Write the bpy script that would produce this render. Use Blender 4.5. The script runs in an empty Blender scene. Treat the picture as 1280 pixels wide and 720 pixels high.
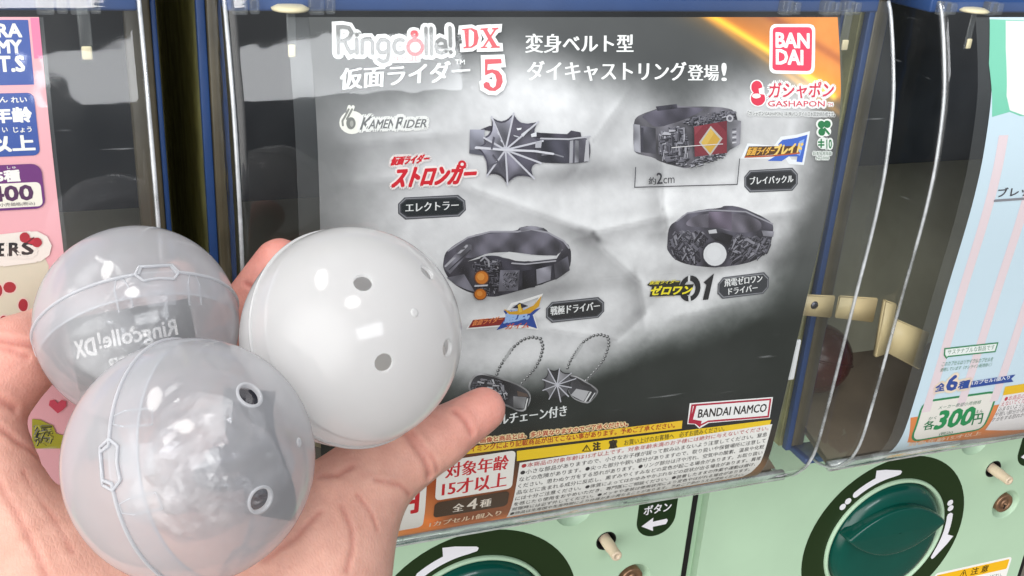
import bpy, bmesh, math, random
import numpy as np
from mathutils import Vector, Matrix
from mathutils.geometry import tessellate_polygon
# All coordinates below are written in centimetres and scaled by U to metres.
U = 0.01
S = bpy.context.scene
COL = S.collection
# ------------------------------------------------------------------ camera
cam_d = bpy.data.cameras.new('camera'); cam = bpy.data.objects.new('camera', cam_d); COL.objects.link(cam)
S.camera = cam
RX = Vector((0.93637, -0.34577, 0.06048)); RY = Vector((-0.08695, -0.39540, -0.91439)); RZ = Vector((0.34008, 0.85094, -0.40030))
m = Matrix.Identity(4)
for i in range(3):
    m[i][0] = RX[i]; m[i][1] = -RY[i]; m[i][2] = -RZ[i]
m.translation = Vector((-17.417, -36.665, 6.413)) * U
cam.matrix_world = m
cam_d.sensor_width = 36; cam_d.lens = 37.18; cam_d.clip_start = 0.01; cam_d.clip_end = 100
# ------------------------------------------------------------------ world (dim shop surroundings)
world = bpy.data.worlds.new('World'); S.world = world; world.use_nodes = True
nt = world.node_tree; bg = nt.nodes['Background']
tc = nt.nodes.new('ShaderNodeTexCoord'); sx = nt.nodes.new('ShaderNodeSeparateXYZ'); rp = nt.nodes.new('ShaderNodeValToRGB'); mr = nt.nodes.new('ShaderNodeMapRange')
nt.links.new(tc.outputs['Generated'], sx.inputs[0]); nt.links.new(sx.outputs['Z'], mr.inputs['Value'])
mr.inputs['From Min'].default_value = -1; mr.inputs['From Max'].default_value = 1
nt.links.new(mr.outputs[0], rp.inputs[0]); nt.links.new(rp.outputs[0], bg.inputs['Color'])
el = rp.color_ramp.elements
el[0].position = 0.0; el[0].color = (.30, .27, .22, 1)
el[1].position = 1.0; el[1].color = (.95, .97, 1.0, 1)
for p, col_ in ((.31, (.20, .18, .15, 1)), (.43, (.20, .19, .175, 1)), (.50, (.20, .21, .23, 1)), (.62, (.30, .33, .38, 1)), (.8, (.7, .73, .78, 1))):
    e = el.new(p); e.color = col_
bg.inputs['Strength'].default_value = 0.92
# added broad soft glow, off to the left behind the camera, to brighten the cards
dp = nt.nodes.new('ShaderNodeVectorMath'); dp.operation = 'DOT_PRODUCT'; dp.inputs[1].default_value = (-.73, -.62, .28)
nt.links.new(tc.outputs['Generated'], dp.inputs[0])
gw = nt.nodes.new('ShaderNodeMapRange'); gw.interpolation_type = 'SMOOTHSTEP'; gw.inputs['From Min'].default_value = .66; gw.inputs['From Max'].default_value = 1.0; gw.inputs['To Max'].default_value = 4.5
nt.links.new(dp.outputs['Value'], gw.inputs['Value'])
gm = nt.nodes.new('ShaderNodeVectorMath'); gm.operation = 'SCALE'; gm.inputs[0].default_value = (1.0, .99, .97); nt.links.new(gw.outputs[0], gm.inputs['Scale'])
ga = nt.nodes.new('ShaderNodeVectorMath'); ga.operation = 'ADD'; nt.links.new(rp.outputs[0], ga.inputs[0]); nt.links.new(gm.outputs[0], ga.inputs[1]); nt.links.new(ga.outputs[0], bg.inputs['Color'])
# ------------------------------------------------------------------ ceiling lamps of the shop
def lamp(name, loc, target, sx_, sy_, rad, color=(1, .97, .93), shape='RECTANGLE', roll=0):
    L = bpy.data.lights.new(name, 'AREA'); L.shape = shape; L.size = sx_ * U; L.size_y = sy_ * U
    L.energy = math.pi * rad * sx_ * sy_ * U * U; L.color = color
    o = bpy.data.objects.new(name, L); COL.objects.link(o)
    o.location = Vector(loc) * U
    d = (Vector(target) - Vector(loc)).normalized()
    o.rotation_euler = (d.to_track_quat('-Z', 'Y').to_matrix() @ Matrix.Rotation(math.radians(roll), 3, 'Z')).to_euler()
    return o
lamp('ceiling_lamp', (-95, 15, 175), (-12, -10, -8), 85, 38, 12, shape='ELLIPSE')
lamp('ceiling_lamp', (-28, -95, 150), (-12, -8, -8), 44, 40, 13, shape='ELLIPSE')
lamp('ceiling_lamp', (10, -150, 76), (-5, 0, -3), 76, 36, 9.0, (.95, .97, 1), roll=5)
S.view_settings.view_transform = 'Standard'; S.view_settings.look = 'None'
S.view_settings.exposure = -0.13; S.view_settings.gamma = 1.0
S.render.engine = 'CYCLES'
S.cycles.max_bounces = 12; S.cycles.transparent_max_bounces = 32; S.cycles.transmission_bounces = 10
S.cycles.diffuse_bounces = 5; S.cycles.caustics_reflective = False; S.cycles.caustics_refractive = False
S.cycles.use_denoising = True; S.cycles.sample_clamp_indirect = 6.0
# ------------------------------------------------------------------ helpers
def lin(h):
    v = [int(h[i:i + 2], 16) / 255 for i in (0, 2, 4)]
    return tuple((x / 12.92 if x <= .04045 else ((x + .055) / 1.055) ** 2.4) for x in v)
def thing(name, label, cat, base=(0, 0, 0), group=None):
    o = bpy.data.objects.new(name, None); COL.objects.link(o); o.location = Vector(base) * U
    o.empty_display_size = .02
    o['label'] = label; o['category'] = cat
    if group: o['group'] = group
    return o
BASES = {}
def obj(name, verts, faces, mat, parent=None, smooth=True, base=None, label=None, cols=None):
    """link one mesh object; VERTS in world cm"""
    b = Vector((0, 0, 0))
    if base is not None: b = Vector(base)
    p = parent
    while p is not None:
        b = b + p.location / U; p = p.parent
    me = bpy.data.meshes.new(name)
    va = np.asarray(verts, dtype=float).reshape(-1, 3)
    va = (va - np.array(b)) * U
    me.from_pydata([tuple(v) for v in va], [], [list(map(int, f_)) for f_ in faces])
    if cols is not None:
        at = me.color_attributes.new('Col', 'FLOAT_COLOR', 'POINT')
        ca = np.ones((len(va), 4)); ca[:, :3] = np.asarray(cols)[:, :3]
        at.data.foreach_set('color', ca.ravel())
    me.validate(); me.update()
    if smooth: me.polygons.foreach_set('use_smooth', [True] * len(me.polygons))
    for mm in (mat if isinstance(mat, (list, tuple)) else [mat]): me.materials.append(mm)
    o = bpy.data.objects.new(name, me); COL.objects.link(o)
    if base is not None: o.location = Vector(base) * U
    if parent is not None: o.parent = parent
    if label: o['label'] = label
    return o
class MB:
    def __init__(s): s.v = []; s.f = []
    def add(s, v, f):
        n = len(s.v); s.v += [tuple(x) for x in v]; s.f += [tuple(i + n for i in q) for q in f]; return s
    def box(s, a, b, bev=0.0, seg=2):
        bm = bmesh.new(); bmesh.ops.create_cube(bm, size=1)
        for v in bm.verts:
            v.co = Vector([(a[i] + b[i]) / 2 + v.co[i] * (b[i] - a[i]) for i in range(3)])
        if bev: bmesh.ops.bevel(bm, geom=bm.edges[:], offset=bev, segments=seg, affect='EDGES', profile=.5)
        s.bm(bm); return s
    def bm(s, bm):
        bm.verts.index_update(); s.add([v.co[:] for v in bm.verts], [[v.index for v in f_.verts] for f_ in bm.faces]); bm.free(); return s
    def tube(s, pts, r, n=8, closed=False, cap=True):
        P = [Vector(p) for p in pts]; N = len(P); rs = r if isinstance(r, (list, tuple)) else [r] * N
        vs = []; up = None
        for i in range(N):
            a = P[i - 1] if (i > 0 or closed) else P[i]; b = P[(i + 1) % N] if (i < N - 1 or closed) else P[i]
            t = (b - a).normalized()
            if up is None:
                up = t.orthogonal().normalized()
            up = (up - t * up.dot(t))
            if up.length < 1e-6: up = t.orthogonal()
            up.normalize(); w = t.cross(up)
            for k in range(n):
                an = 2 * math.pi * k / n; vs.append(P[i] + (up * math.cos(an) + w * math.sin(an)) * rs[i])
        fs = []
        for i in range(N if closed else N - 1):
            for k in range(n):
                j = (i + 1) % N; fs.append((i * n + k, i * n + (k + 1) % n, j * n + (k + 1) % n, j * n + k))
        if cap and not closed:
            fs.append(tuple(range(n - 1, -1, -1))); fs.append(tuple((N - 1) * n + k for k in range(n)))
        return s.add(vs, fs)
    def lathe(s, prof, cen, ax=(0, -1, 0), n=64, cap0=False, cap1=False):
        """prof: list of (radius, height along ax)"""
        A = Vector(ax).normalized(); e1 = A.orthogonal().normalized(); e2 = A.cross(e1); c0 = Vector(cen)
        vs = []; fs = []
        for r, h in prof:
            for k in range(n):
                an = 2 * math.pi * k / n; vs.append(c0 + A * h + (e1 * math.cos(an) + e2 * math.sin(an)) * r)
        for i in range(len(prof) - 1):
            for k in range(n): fs.append((i * n + k, i * n + (k + 1) % n, (i + 1) * n + (k + 1) % n, (i + 1) * n + k))
        if cap0: fs.append(tuple(range(n - 1, -1, -1)))
        if cap1: fs.append(tuple((len(prof) - 1) * n + k for k in range(n)))
        return s.add(vs, fs)
    def obj(s, name, mat, parent=None, **k): return obj(name, s.v, s.f, mat, parent, **k)
# ------------------------------------------------------------------ materials
def new_mat(name):
    mt = bpy.data.materials.new(name); mt.use_nodes = True; n = mt.node_tree
    return mt, n, n.nodes['Principled BSDF'], n.nodes['Material Output']
def noise_nodes(n, scale, detail=4, rough=.55, coord='Object'):
    t = n.nodes.new('ShaderNodeTexCoord'); z = n.nodes.new('ShaderNodeTexNoise')
    z.inputs['Scale'].default_value = scale; z.inputs['Detail'].default_value = detail; z.inputs['Roughness'].default_value = rough
    n.links.new(t.outputs[coord], z.inputs['Vector']); return z
def fresnel_sheet(n, ior):
    # the same reflectance from either side of a thin wall (no total reflection from within)
    fr = n.nodes.new('ShaderNodeFresnel'); ge = n.nodes.new('ShaderNodeNewGeometry'); mr_ = n.nodes.new('ShaderNodeMapRange')
    mr_.inputs['To Min'].default_value = ior; mr_.inputs['To Max'].default_value = 1 / ior
    n.links.new(ge.outputs['Backfacing'], mr_.inputs['Value']); n.links.new(mr_.outputs[0], fr.inputs['IOR']); return fr
def plastic(name, col, rough=.35, var=.12, scale=60, bump=0.0, bscale=900, coat=0.0, spec=.5, metal=0.0, sss=0.0, trans=0.0):
    mt, n, b, out = new_mat(name)
    z = noise_nodes(n, scale)
    r = n.nodes.new('ShaderNodeValToRGB'); e = r.color_ramp.elements
    e[0].position = .3; e[1].position = .7
    e[0].color = tuple(c_ * (1 - var) for c_ in col) + (1,); e[1].color = tuple(min(1, c_ * (1 + var)) for c_ in col) + (1,)
    n.links.new(z.outputs['Fac'], r.inputs[0]); n.links.new(r.outputs[0], b.inputs['Base Color'])
    z2 = noise_nodes(n, scale * 3.1, 6)
    mp = n.nodes.new('ShaderNodeMapRange'); mp.inputs['To Min'].default_value = max(.02, rough - .1); mp.inputs['To Max'].default_value = rough + .1
    n.links.new(z2.outputs['Fac'], mp.inputs['Value']); n.links.new(mp.outputs[0], b.inputs['Roughness'])
    b.inputs['Specular IOR Level'].default_value = spec; b.inputs['Metallic'].default_value = metal
    b.inputs['Coat Weight'].default_value = coat; b.inputs['Coat Roughness'].default_value = .08
    b.inputs['Transmission Weight'].default_value = trans
    if sss:
        b.inputs['Subsurface Weight'].default_value = sss; b.inputs['Subsurface Radius'].default_value = (.01, .01, .01); b.inputs['Subsurface Scale'].default_value = .4
    if bump:
        z3 = noise_nodes(n, bscale, 5); bp = n.nodes.new('ShaderNodeBump'); bp.inputs['Strength'].default_value = bump; bp.inputs['Distance'].default_value = .0004
        n.links.new(z3.outputs['Fac'], bp.inputs['Height']); n.links.new(bp.outputs[0], b.inputs['Normal'])
    return mt
def clear_sheet(name, gain=1.0, rough=.03, tint=(.97, .985, .98), scratch=True, haze=.02, bump=.12, vary=False):
    """thin clear acrylic: transparent plus a fresnel reflection, fine scratches, a little haze"""
    mt, n, b, out = new_mat(name); n.nodes.remove(b)
    tr = n.nodes.new('ShaderNodeBsdfTransparent'); tr.inputs[0].default_value = tint + (1,)
    gl = n.nodes.new('ShaderNodeBsdfGlossy'); gl.inputs['Roughness'].default_value = rough
    fr = fresnel_sheet(n, 1.5)
    mu = n.nodes.new('ShaderNodeMath'); mu.operation = 'MULTIPLY'; mu.inputs[1].default_value = gain; mu.use_clamp = True
    n.links.new(fr.outputs[0], mu.inputs[0])
    mx = n.nodes.new('ShaderNodeMixShader'); n.links.new(mu.outputs[0], mx.inputs[0]); n.links.new(tr.outputs[0], mx.inputs[1]); n.links.new(gl.outputs[0], mx.inputs[2])
    df = n.nodes.new('ShaderNodeBsdfDiffuse'); df.inputs[0].default_value = (.75, .78, .8, 1)
    mx2 = n.nodes.new('ShaderNodeMixShader'); n.links.new(mx.outputs[0], mx2.inputs[1]); n.links.new(df.outputs[0], mx2.inputs[2])
    z = noise_nodes(n, 9, 5)
    if scratch:
        t = n.nodes.new('ShaderNodeTexCoord'); sc = []
        for rot, scl, thr in (((0, .75, 0), (26, 60, 420), .73), ((0, -.5, 0), (30, 60, 520), .72), ((0, .9, 0), (24, 60, 380), .71)):
            mp = n.nodes.new('ShaderNodeMapping'); mp.inputs['Rotation'].default_value = rot; mp.inputs['Scale'].default_value = scl
            zz = n.nodes.new('ShaderNodeTexNoise'); zz.inputs['Scale'].default_value = 1; zz.inputs['Detail'].default_value = 3
            n.links.new(t.outputs['Object'], mp.inputs[0]); n.links.new(mp.outputs[0], zz.inputs['Vector'])
            g = n.nodes.new('ShaderNodeMapRange'); g.inputs['From Min'].default_value = thr; g.inputs['From Max'].default_value = thr + .06; g.inputs['To Max'].default_value = .22
            n.links.new(zz.outputs['Fac'], g.inputs['Value']); sc.append(g)
        a = n.nodes.new('ShaderNodeMath'); a.operation = 'MAXIMUM'; n.links.new(sc[0].outputs[0], a.inputs[0]); n.links.new(sc[1].outputs[0], a.inputs[1])
        a2 = n.nodes.new('ShaderNodeMath'); a2.operation = 'MAXIMUM'; n.links.new(a.outputs[0], a2.inputs[0]); n.links.new(sc[2].outputs[0], a2.inputs[1])
        hz = n.nodes.new('ShaderNodeMapRange'); hz.inputs['From Min'].default_value = .35; hz.inputs['From Max'].default_value = .75; hz.inputs['To Max'].default_value = haze * 2
        n.links.new(z.outputs['Fac'], hz.inputs['Value'])
        ad = n.nodes.new('ShaderNodeMath'); n.links.new(hz.outputs[0], ad.inputs[0])
        # scratches show only in patches
        pm = n.nodes.new('ShaderNodeMath'); pm.operation = 'MULTIPLY'; pt = n.nodes.new('ShaderNodeMapRange'); z9 = noise_nodes(n, 14, 3)
        pt.inputs['From Min'].default_value = .5; pt.inputs['From Max'].default_value = .66; n.links.new(z9.outputs['Fac'], pt.inputs['Value'])
        n.links.new(a2.outputs[0], pm.inputs[0]); n.links.new(pt.outputs[0], pm.inputs[1]); n.links.new(pm.outputs[0], ad.inputs[1])
        n.links.new(ad.outputs[0], mx2.inputs[0])
    elif vary:
        ze = noise_nodes(n, 38, 5, .65); ve = n.nodes.new('ShaderNodeMapRange'); ve.inputs['From Min'].default_value = .36; ve.inputs['From Max'].default_value = .66
        ve.inputs['To Min'].default_value = haze * .25; ve.inputs['To Max'].default_value = min(1, haze * 1.7); n.links.new(ze.outputs['Fac'], ve.inputs['Value']); n.links.new(ve.outputs[0], mx2.inputs[0])
    else:
        mx2.inputs[0].default_value = haze
    if bump:
        zb = noise_nodes(n, 22, 3); bp = n.nodes.new('ShaderNodeBump'); bp.inputs['Strength'].default_value = bump; bp.inputs['Distance'].default_value = .002
        n.links.new(zb.outputs['Fac'], bp.inputs['Height']); n.links.new(bp.outputs[0], gl.inputs['Normal'])
    n.links.new(mx2.outputs[0], out.inputs[0])
    return mt
def milky(name, clear, col=(.86, .87, .89), rough=.12, edge=.35, gloss=1.0, tlf=.5):
    """translucent polypropylene wall: part see-through, part milky, glossy skin; denser where seen edge-on"""
    mt, n, b, out = new_mat(name); n.nodes.remove(b)
    tr = n.nodes.new('ShaderNodeBsdfTransparent'); tr.inputs[0].default_value = (.97, .975, .985, 1)
    rf = n.nodes.new('ShaderNodeBsdfRefraction'); rf.inputs['IOR'].default_value = 1.02; rf.inputs['Roughness'].default_value = .35; rf.inputs[0].default_value = (.97, .975, .985, 1)
    m0 = n.nodes.new('ShaderNodeMixShader'); m0.inputs[0].default_value = .25; n.links.new(tr.outputs[0], m0.inputs[1]); n.links.new(rf.outputs[0], m0.inputs[2])
    df = n.nodes.new('ShaderNodeBsdfDiffuse'); df.inputs[0].default_value = col + (1,)
    tl = n.nodes.new('ShaderNodeBsdfTranslucent'); tl.inputs[0].default_value = col + (1,)
    m1 = n.nodes.new('ShaderNodeMixShader'); m1.inputs[0].default_value = tlf; n.links.new(df.outputs[0], m1.inputs[1]); n.links.new(tl.outputs[0], m1.inputs[2])
    lw = n.nodes.new('ShaderNodeLayerWeight'); lw.inputs['Blend'].default_value = .35
    z = noise_nodes(n, 45, 5)
    mp = n.nodes.new('ShaderNodeMapRange'); mp.inputs['From Min'].default_value = 0; mp.inputs['From Max'].default_value = 1
    mp.inputs['To Min'].default_value = 1 - clear; mp.inputs['To Max'].default_value = min(1, 1 - clear + edge); n.links.new(lw.outputs['Facing'], mp.inputs['Value'])
    ad = n.nodes.new('ShaderNodeMath'); ad.operation = 'MULTIPLY_ADD'; ad.inputs[1].default_value = .10; n.links.new(z.outputs['Fac'], ad.inputs[0]); n.links.new(mp.outputs[0], ad.inputs[2]); ad.use_clamp = True
    m2 = n.nodes.new('ShaderNodeMixShader'); n.links.new(ad.outputs[0], m2.inputs[0]); n.links.new(m0.outputs[0], m2.inputs[1]); n.links.new(m1.outputs[0], m2.inputs[2])
    gl = n.nodes.new('ShaderNodeBsdfGlossy'); gl.inputs['Roughness'].default_value = rough
    fr = fresnel_sheet(n, 1.48)
    mu = n.nodes.new('ShaderNodeMath'); mu.operation = 'MULTIPLY'; mu.inputs[1].default_value = gloss; mu.use_clamp = True; n.links.new(fr.outputs[0], mu.inputs[0])
    m3 = n.nodes.new('ShaderNodeMixShader'); n.links.new(mu.outputs[0], m3.inputs[0]); n.links.new(m2.outputs[0], m3.inputs[1]); n.links.new(gl.outputs[0], m3.inputs[2])
    zb = noise_nodes(n, 130, 3); bp = n.nodes.new('ShaderNodeBump'); bp.inputs['Strength'].default_value = .10; bp.inputs['Distance'].default_value = .0006
    n.links.new(zb.outputs['Fac'], bp.inputs['Height']); n.links.new(bp.outputs[0], gl.inputs['Normal'])
    n.links.new(m3.outputs[0], out.inputs[0])
    return mt
def print_mat():
    mt, n, b, out = new_mat('printed_card')
    a = n.nodes.new('ShaderNodeAttribute'); a.attribute_name = 'Col'; n.links.new(a.outputs['Color'], b.inputs['Base Color'])
    b.inputs['Roughness'].default_value = .45; b.inputs['Specular IOR Level'].default_value = .25
    return mt
def film_mat(lo=.38, hi=.52):
    mt, n, b, out = new_mat('crinkled_bag_film'); n.nodes.remove(b)
    tr = n.nodes.new('ShaderNodeBsdfTransparent'); tr.inputs[0].default_value = (.97, .97, .98, 1)
    gl = n.nodes.new('ShaderNodeBsdfGlossy'); gl.inputs['Roughness'].default_value = .22
    df = n.nodes.new('ShaderNodeBsdfTranslucent'); df.inputs[0].default_value = (.9, .92, .95, 1)
    z = noise_nodes(n, 70, 3); r = n.nodes.new('ShaderNodeMapRange'); r.inputs['From Min'].default_value = .35; r.inputs['From Max'].default_value = .65; r.inputs['To Min'].default_value = lo; r.inputs['To Max'].default_value = hi
    n.links.new(z.outputs['Fac'], r.inputs['Value'])
    a = n.nodes.new('ShaderNodeMixShader'); n.links.new(r.outputs[0], a.inputs[0]); n.links.new(tr.outputs[0], a.inputs[1]); n.links.new(gl.outputs[0], a.inputs[2])
    c_ = n.nodes.new('ShaderNodeMixShader'); c_.inputs[0].default_value = .08; n.links.new(a.outputs[0], c_.inputs[1]); n.links.new(df.outputs[0], c_.inputs[2]); n.links.new(c_.outputs[0], out.inputs[0])
    return mt
M_PRINT = print_mat()
M_MINT = plastic('mint_panel_plastic', (.46, .64, .455), .38, .05, 14, .05, 1500)
M_OLIVE = plastic('dark_olive_print', (.018, .034, .010), .4, .1)
M_WHITEP = plastic('white_print', (.82, .82, .84), .4, .02)
M_KNOB = plastic('dark_green_knob_plastic', (.002, .070, .052), .2, .06, 40, .03, 1200, coat=.25, spec=.35)
M_BLUE = plastic('blue_frame_plastic', (.026, .075, .235), .35, .06)
M_BODY = plastic('dark_cabinet_side', (.55, .53, .25), .5, .35, 45, .05)
M_UPPER = plastic('dark_green_cabinet', (.006, .05, .03), .4, .1)
M_HOP = plastic('dark_hopper_plastic', (.020, .030, .045), .55, .35, 20)
M_TRAY = plastic('hopper_tray_plastic', (.17, .13, .09), .6, .25, 20)
M_BEIGE = plastic('beige_latch_plastic', (.56, .45, .25), .4, .06, sss=0)
M_IVORY = plastic('ivory_pin_plastic', (.72, .58, .42), .35, .08, coat=.2)
M_LINER = plastic('beige_hopper_liner', (.30, .29, .22), .5, .3, 12)
M_BLACK = plastic('black_recess', (.006, .006, .006), .6, .1)
M_BRASS = plastic('brown_lock_metal', (.30, .17, .10), .35, .25, 300, metal=.6)
M_LUG = plastic('clear_lug_plastic', (.55, .6, .66), .2, .1, trans=.7)
M_CLIPTIP = plastic('cream_clip_plastic', (.80, .70, .45), .3, .05)
M_SIDEP = plastic('gold_grey_trim', (.12, .10, .062), .35, .2, 60, coat=.3)
M_COVER = clear_sheet('clear_cover_acrylic', 1.3, .045, bump=.3)
M_EDGE = clear_sheet('cover_edge_acrylic', 7.0, .10, (.92, .94, .97), False, .46, vary=True)
M_SLEEVE = clear_sheet('card_sleeve_film', 1.0, .15, (.95, .96, .96), False, .05, .2)
M_MILKW = milky('milky_white_shell', .10, (.90, .90, .90), .10, .1, tlf=.66)
M_MILKC = milky('clear_milky_shell', .74, (.90, .915, .95), .09, .34)
M_MILKC2 = milky('clear_milky_shell_outer', .66, (.90, .915, .95), .09, .36)
M_RIM = milky('clear_shell_rim', .52, (.90, .91, .94), .12, .5)
M_BAG = film_mat(.16, .32)
M_BAG2 = film_mat(.10, .26)
M_METAL = plastic('dark_ring_metal', (.10, .10, .12), .28, .2, 200, metal=.85)
# ------------------------------------------------------------------ window profile (Y, Z), slightly bulged acrylic
PZ = [2.0, .6, 0, -1.8, -3.4, -5.7, -7.5, -9.4, -12.6, -16.2, -18.5, -20.6, -21.8, -22.5, -23.2, -23.6]
PY = [1.2, .35, 0, -.72, -1.2, -1.52, -1.6, -1.55, -1.35, -1.17, -1.03, -.85, -.5, -.04, .6, 1.4]
def catmull(pts, n=12):
    pts = np.array(pts, float); out = []; P = np.vstack([2 * pts[0] - pts[1], pts, 2 * pts[-1] - pts[-2]])
    for i in range(1, len(P) - 2):
        p0, p1, p2, p3 = P[i - 1:i + 3]
        for k in range(n):
            t = k / n; out.append(.5 * ((2 * p1) + (-p0 + p2) * t + (2 * p0 - 5 * p1 + 4 * p2 - p3) * t * t + (-p0 + 3 * p1 - 3 * p2 + p3) * t ** 3))
    out.append(pts[-1]); return np.array(out)
Q0 = catmull(list(zip(PY, PZ)))
TG = np.gradient(Q0, axis=0); TG /= np.linalg.norm(TG, axis=1)[:, None]
NIN = np.stack([-TG[:, 1], TG[:, 0]], 1)          # into the machine
CQ = Q0 + .2 * NIN                                 # the card lies 2 mm behind the acrylic
CS = np.concatenate([[0], np.cumsum(np.linalg.norm(np.diff(CQ, axis=0), axis=1))]); CS -= np.interp(0, -CQ[:, 1], CS)
CN = -NIN
def card_pos(u, v, h=0.0):
    u = np.asarray(u, float); v = np.asarray(v, float); h = np.asarray(h, float)
    vv = np.clip(v, CS[0], CS[-1]); y = np.interp(vv, CS, CQ[:, 0]); z = np.interp(vv, CS, CQ[:, 1]); z = z - (v - vv)
    ny = np.interp(vv, CS, CN[:, 0]); nz = np.interp(vv, CS, CN[:, 1])
    return np.stack([u + 0 * v, y + ny * h, z + nz * h], -1)
# ------------------------------------------------------------------ printing on a sheet: text, shapes, lines as thin layers of ink
def text_mesh(t):
    cu = bpy.data.curves.new('lettering', 'FONT'); cu.body = t; cu.resolution_u = 2
    o = bpy.data.objects.new('lettering', cu); COL.objects.link(o)
    dg = bpy.context.evaluated_depsgraph_get(); me = o.evaluated_get(dg).to_mesh()
    v = np.array([x.co[:2] for x in me.vertices]) if len(me.vertices) else np.zeros((0, 2)); f = [list(p.vertices) for p in me.polygons]
    o.evaluated_get(dg).to_mesh_clear(); bpy.data.objects.remove(o); bpy.data.curves.remove(cu)
    if len(v):
        mn = v.min(0); mx = v.max(0); v = (v - mn) / np.maximum(mx - mn, 1e-6)
    return v, f
TCACHE = {}
STEP = .0020
class Ink:
    """collects flat ink shapes in (u, v) cm, each a hair above the one before"""
    def __init__(s, h0=.004): s.v = []; s.h = []; s.c = []; s.f = []; s.cur = h0
    def raw(s, pts, faces, col, h=None):
        if h is None: s.cur += STEP; h = s.cur
        n = len(s.v); s.v += [tuple(p) for p in pts]; s.h += [h] * len(pts); s.c += [col] * len(pts); s.f += [[i + n for i in q] for q in faces]
    def poly(s, pts, col):
        tri = tessellate_polygon([[Vector((p[0], p[1], 0)) for p in pts]]); s.raw(pts, tri, lin(col))
    def metal(s, pts, col, seed):
        """a printed patch of polished metal: greys that swing in soft bands across the shape"""
        bm = bmesh.new(); vs = [bm.verts.new((p[0], p[1], 0)) for p in pts]
        for t in tessellate_polygon([[Vector((p[0], p[1], 0)) for p in pts]]):
            try: bm.faces.new([vs[i] for i in t])
            except ValueError: pass
        P = np.array(pts); mn = P.min(0); mx = P.max(0); st = max(.10, (mx - mn).max() / 26)
        for ax in (0, 1):
            q = mn[ax] + st
            while q < mx[ax]:
                n_ = [0, 0, 0]; n_[ax] = 1; c_ = [0, 0, 0]; c_[ax] = q
                bmesh.ops.bisect_plane(bm, geom=bm.verts[:] + bm.edges[:] + bm.faces[:], plane_co=c_, plane_no=n_); q += st
        bm.verts.index_update(); s.cur += STEP; n = len(s.v); b0 = np.array([int(col[i:i + 2], 16) / 255 for i in (0, 2, 4)]) * .86
        for v in bm.verts:
            x, y = v.co.x, v.co.y
            w = math.tanh(2.2 * math.sin(3.1 * x + 1.7 * math.sin(2.3 * y + seed) + seed * 1.7)) * .5 + .5 * math.sin(7.3 * x - 4.1 * y + seed) * math.sin(2.9 * y + 2 * seed)
            g = (y - mn[1]) / max(mx[1] - mn[1], 1e-3)
            k = 1 + .36 * w + .22 * (.5 - g)
            cc = np.clip(b0 * k, 0, 1); cc = np.where(cc <= .04045, cc / 12.92, ((cc + .055) / 1.055) ** 2.4)
            s.v.append((x, y)); s.h.append(s.cur); s.c.append(tuple(cc))
        s.f += [[q.index + n for q in f_.verts] for f_ in bm.faces]; bm.free()
    def line(s, pts, w, col, closed=0):
        P = np.array(pts, float)
        keep = [0] + [i for i in range(1, len(P)) if np.linalg.norm(P[i] - P[i - 1]) > 1e-3]; P = P[keep]; N = len(P)
        if N < 2: return
        c_ = lin(col); L_ = []; R_ = []
        for i in range(N):
            a = P[i - 1] if (i > 0 or closed) else P[i]; b = P[(i + 1) % N] if (i < N - 1 or closed) else P[i]
            d1 = P[i] - a; d2 = b - P[i]
            n1 = np.array([-d1[1], d1[0]]); n2 = np.array([-d2[1], d2[0]])
            n1 = n1 / (np.linalg.norm(n1) or 1); n2 = n2 / (np.linalg.norm(n2) or 1); nn = n1 + n2; l = np.linalg.norm(nn)
            nn = nn / l if l > .2 else n2
            k = 1 / max(.6, abs(nn.dot(n2 if np.linalg.norm(n2) else n1)))
            L_.append(P[i] + nn * w / 2 * k); R_.append(P[i] - nn * w / 2 * k)
        idx = [(i, (i + 1) % N) for i in range(N if closed else N - 1)]
        for k_, (i, j) in enumerate(idx):
            s.cur += STEP * .12
            s.raw([L_[i], L_[j], R_[j], R_[i]], [(0, 1, 2, 3)], c_, s.cur)
        s.cur += STEP * .3
        if not closed:
            for q in (0, -1): s.raw([P[q] + w / 2 * np.array([math.cos(t), math.sin(t)]) for t in np.linspace(0, 2 * math.pi, 10, endpoint=False)], [tuple(range(10))], c_, s.cur)
        s.cur += STEP * .5
    def text(s, t, bl, br, tl, col, st='g', ol=None):
        if t not in TCACHE: TCACHE[t] = text_mesh(t)
        v, f = TCACHE[t]
        if not len(v): return
        bl = np.array(bl, float); ex = np.array(br, float) - bl; ey = np.array(tl, float) - bl
        p = bl + v[:, :1] * ex + v[:, 1:] * ey; h = np.linalg.norm(ey)
        if ol:
            for k in range(10):
                a = 2 * math.pi * k / 10; s.cur += STEP * .15; s.raw(p + np.array([math.cos(a), math.sin(a)]) * ol[1], f, lin(ol[0]), s.cur)
            s.cur += STEP * .5
        d = {'g': [(0, 0)], 'b': [(-.022, -.016), (.022, .016), (.022, -.016), (-.022, .016)], 'bb': [(-.05, -.04), (.05, .04), (.05, -.04), (-.05, .04), (0, 0), (0, .045), (0, -.045), (.05, 0), (-.05, 0)],
             'm': [(-.032, 0), (0, 0), (.032, 0)]}[st]
        c_ = lin(col)
        for dx, dy in d:
            s.cur += STEP * .15; s.raw(p + np.array([dx, dy]) * h, f, c_, s.cur)
        s.cur += STEP * .4
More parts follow.
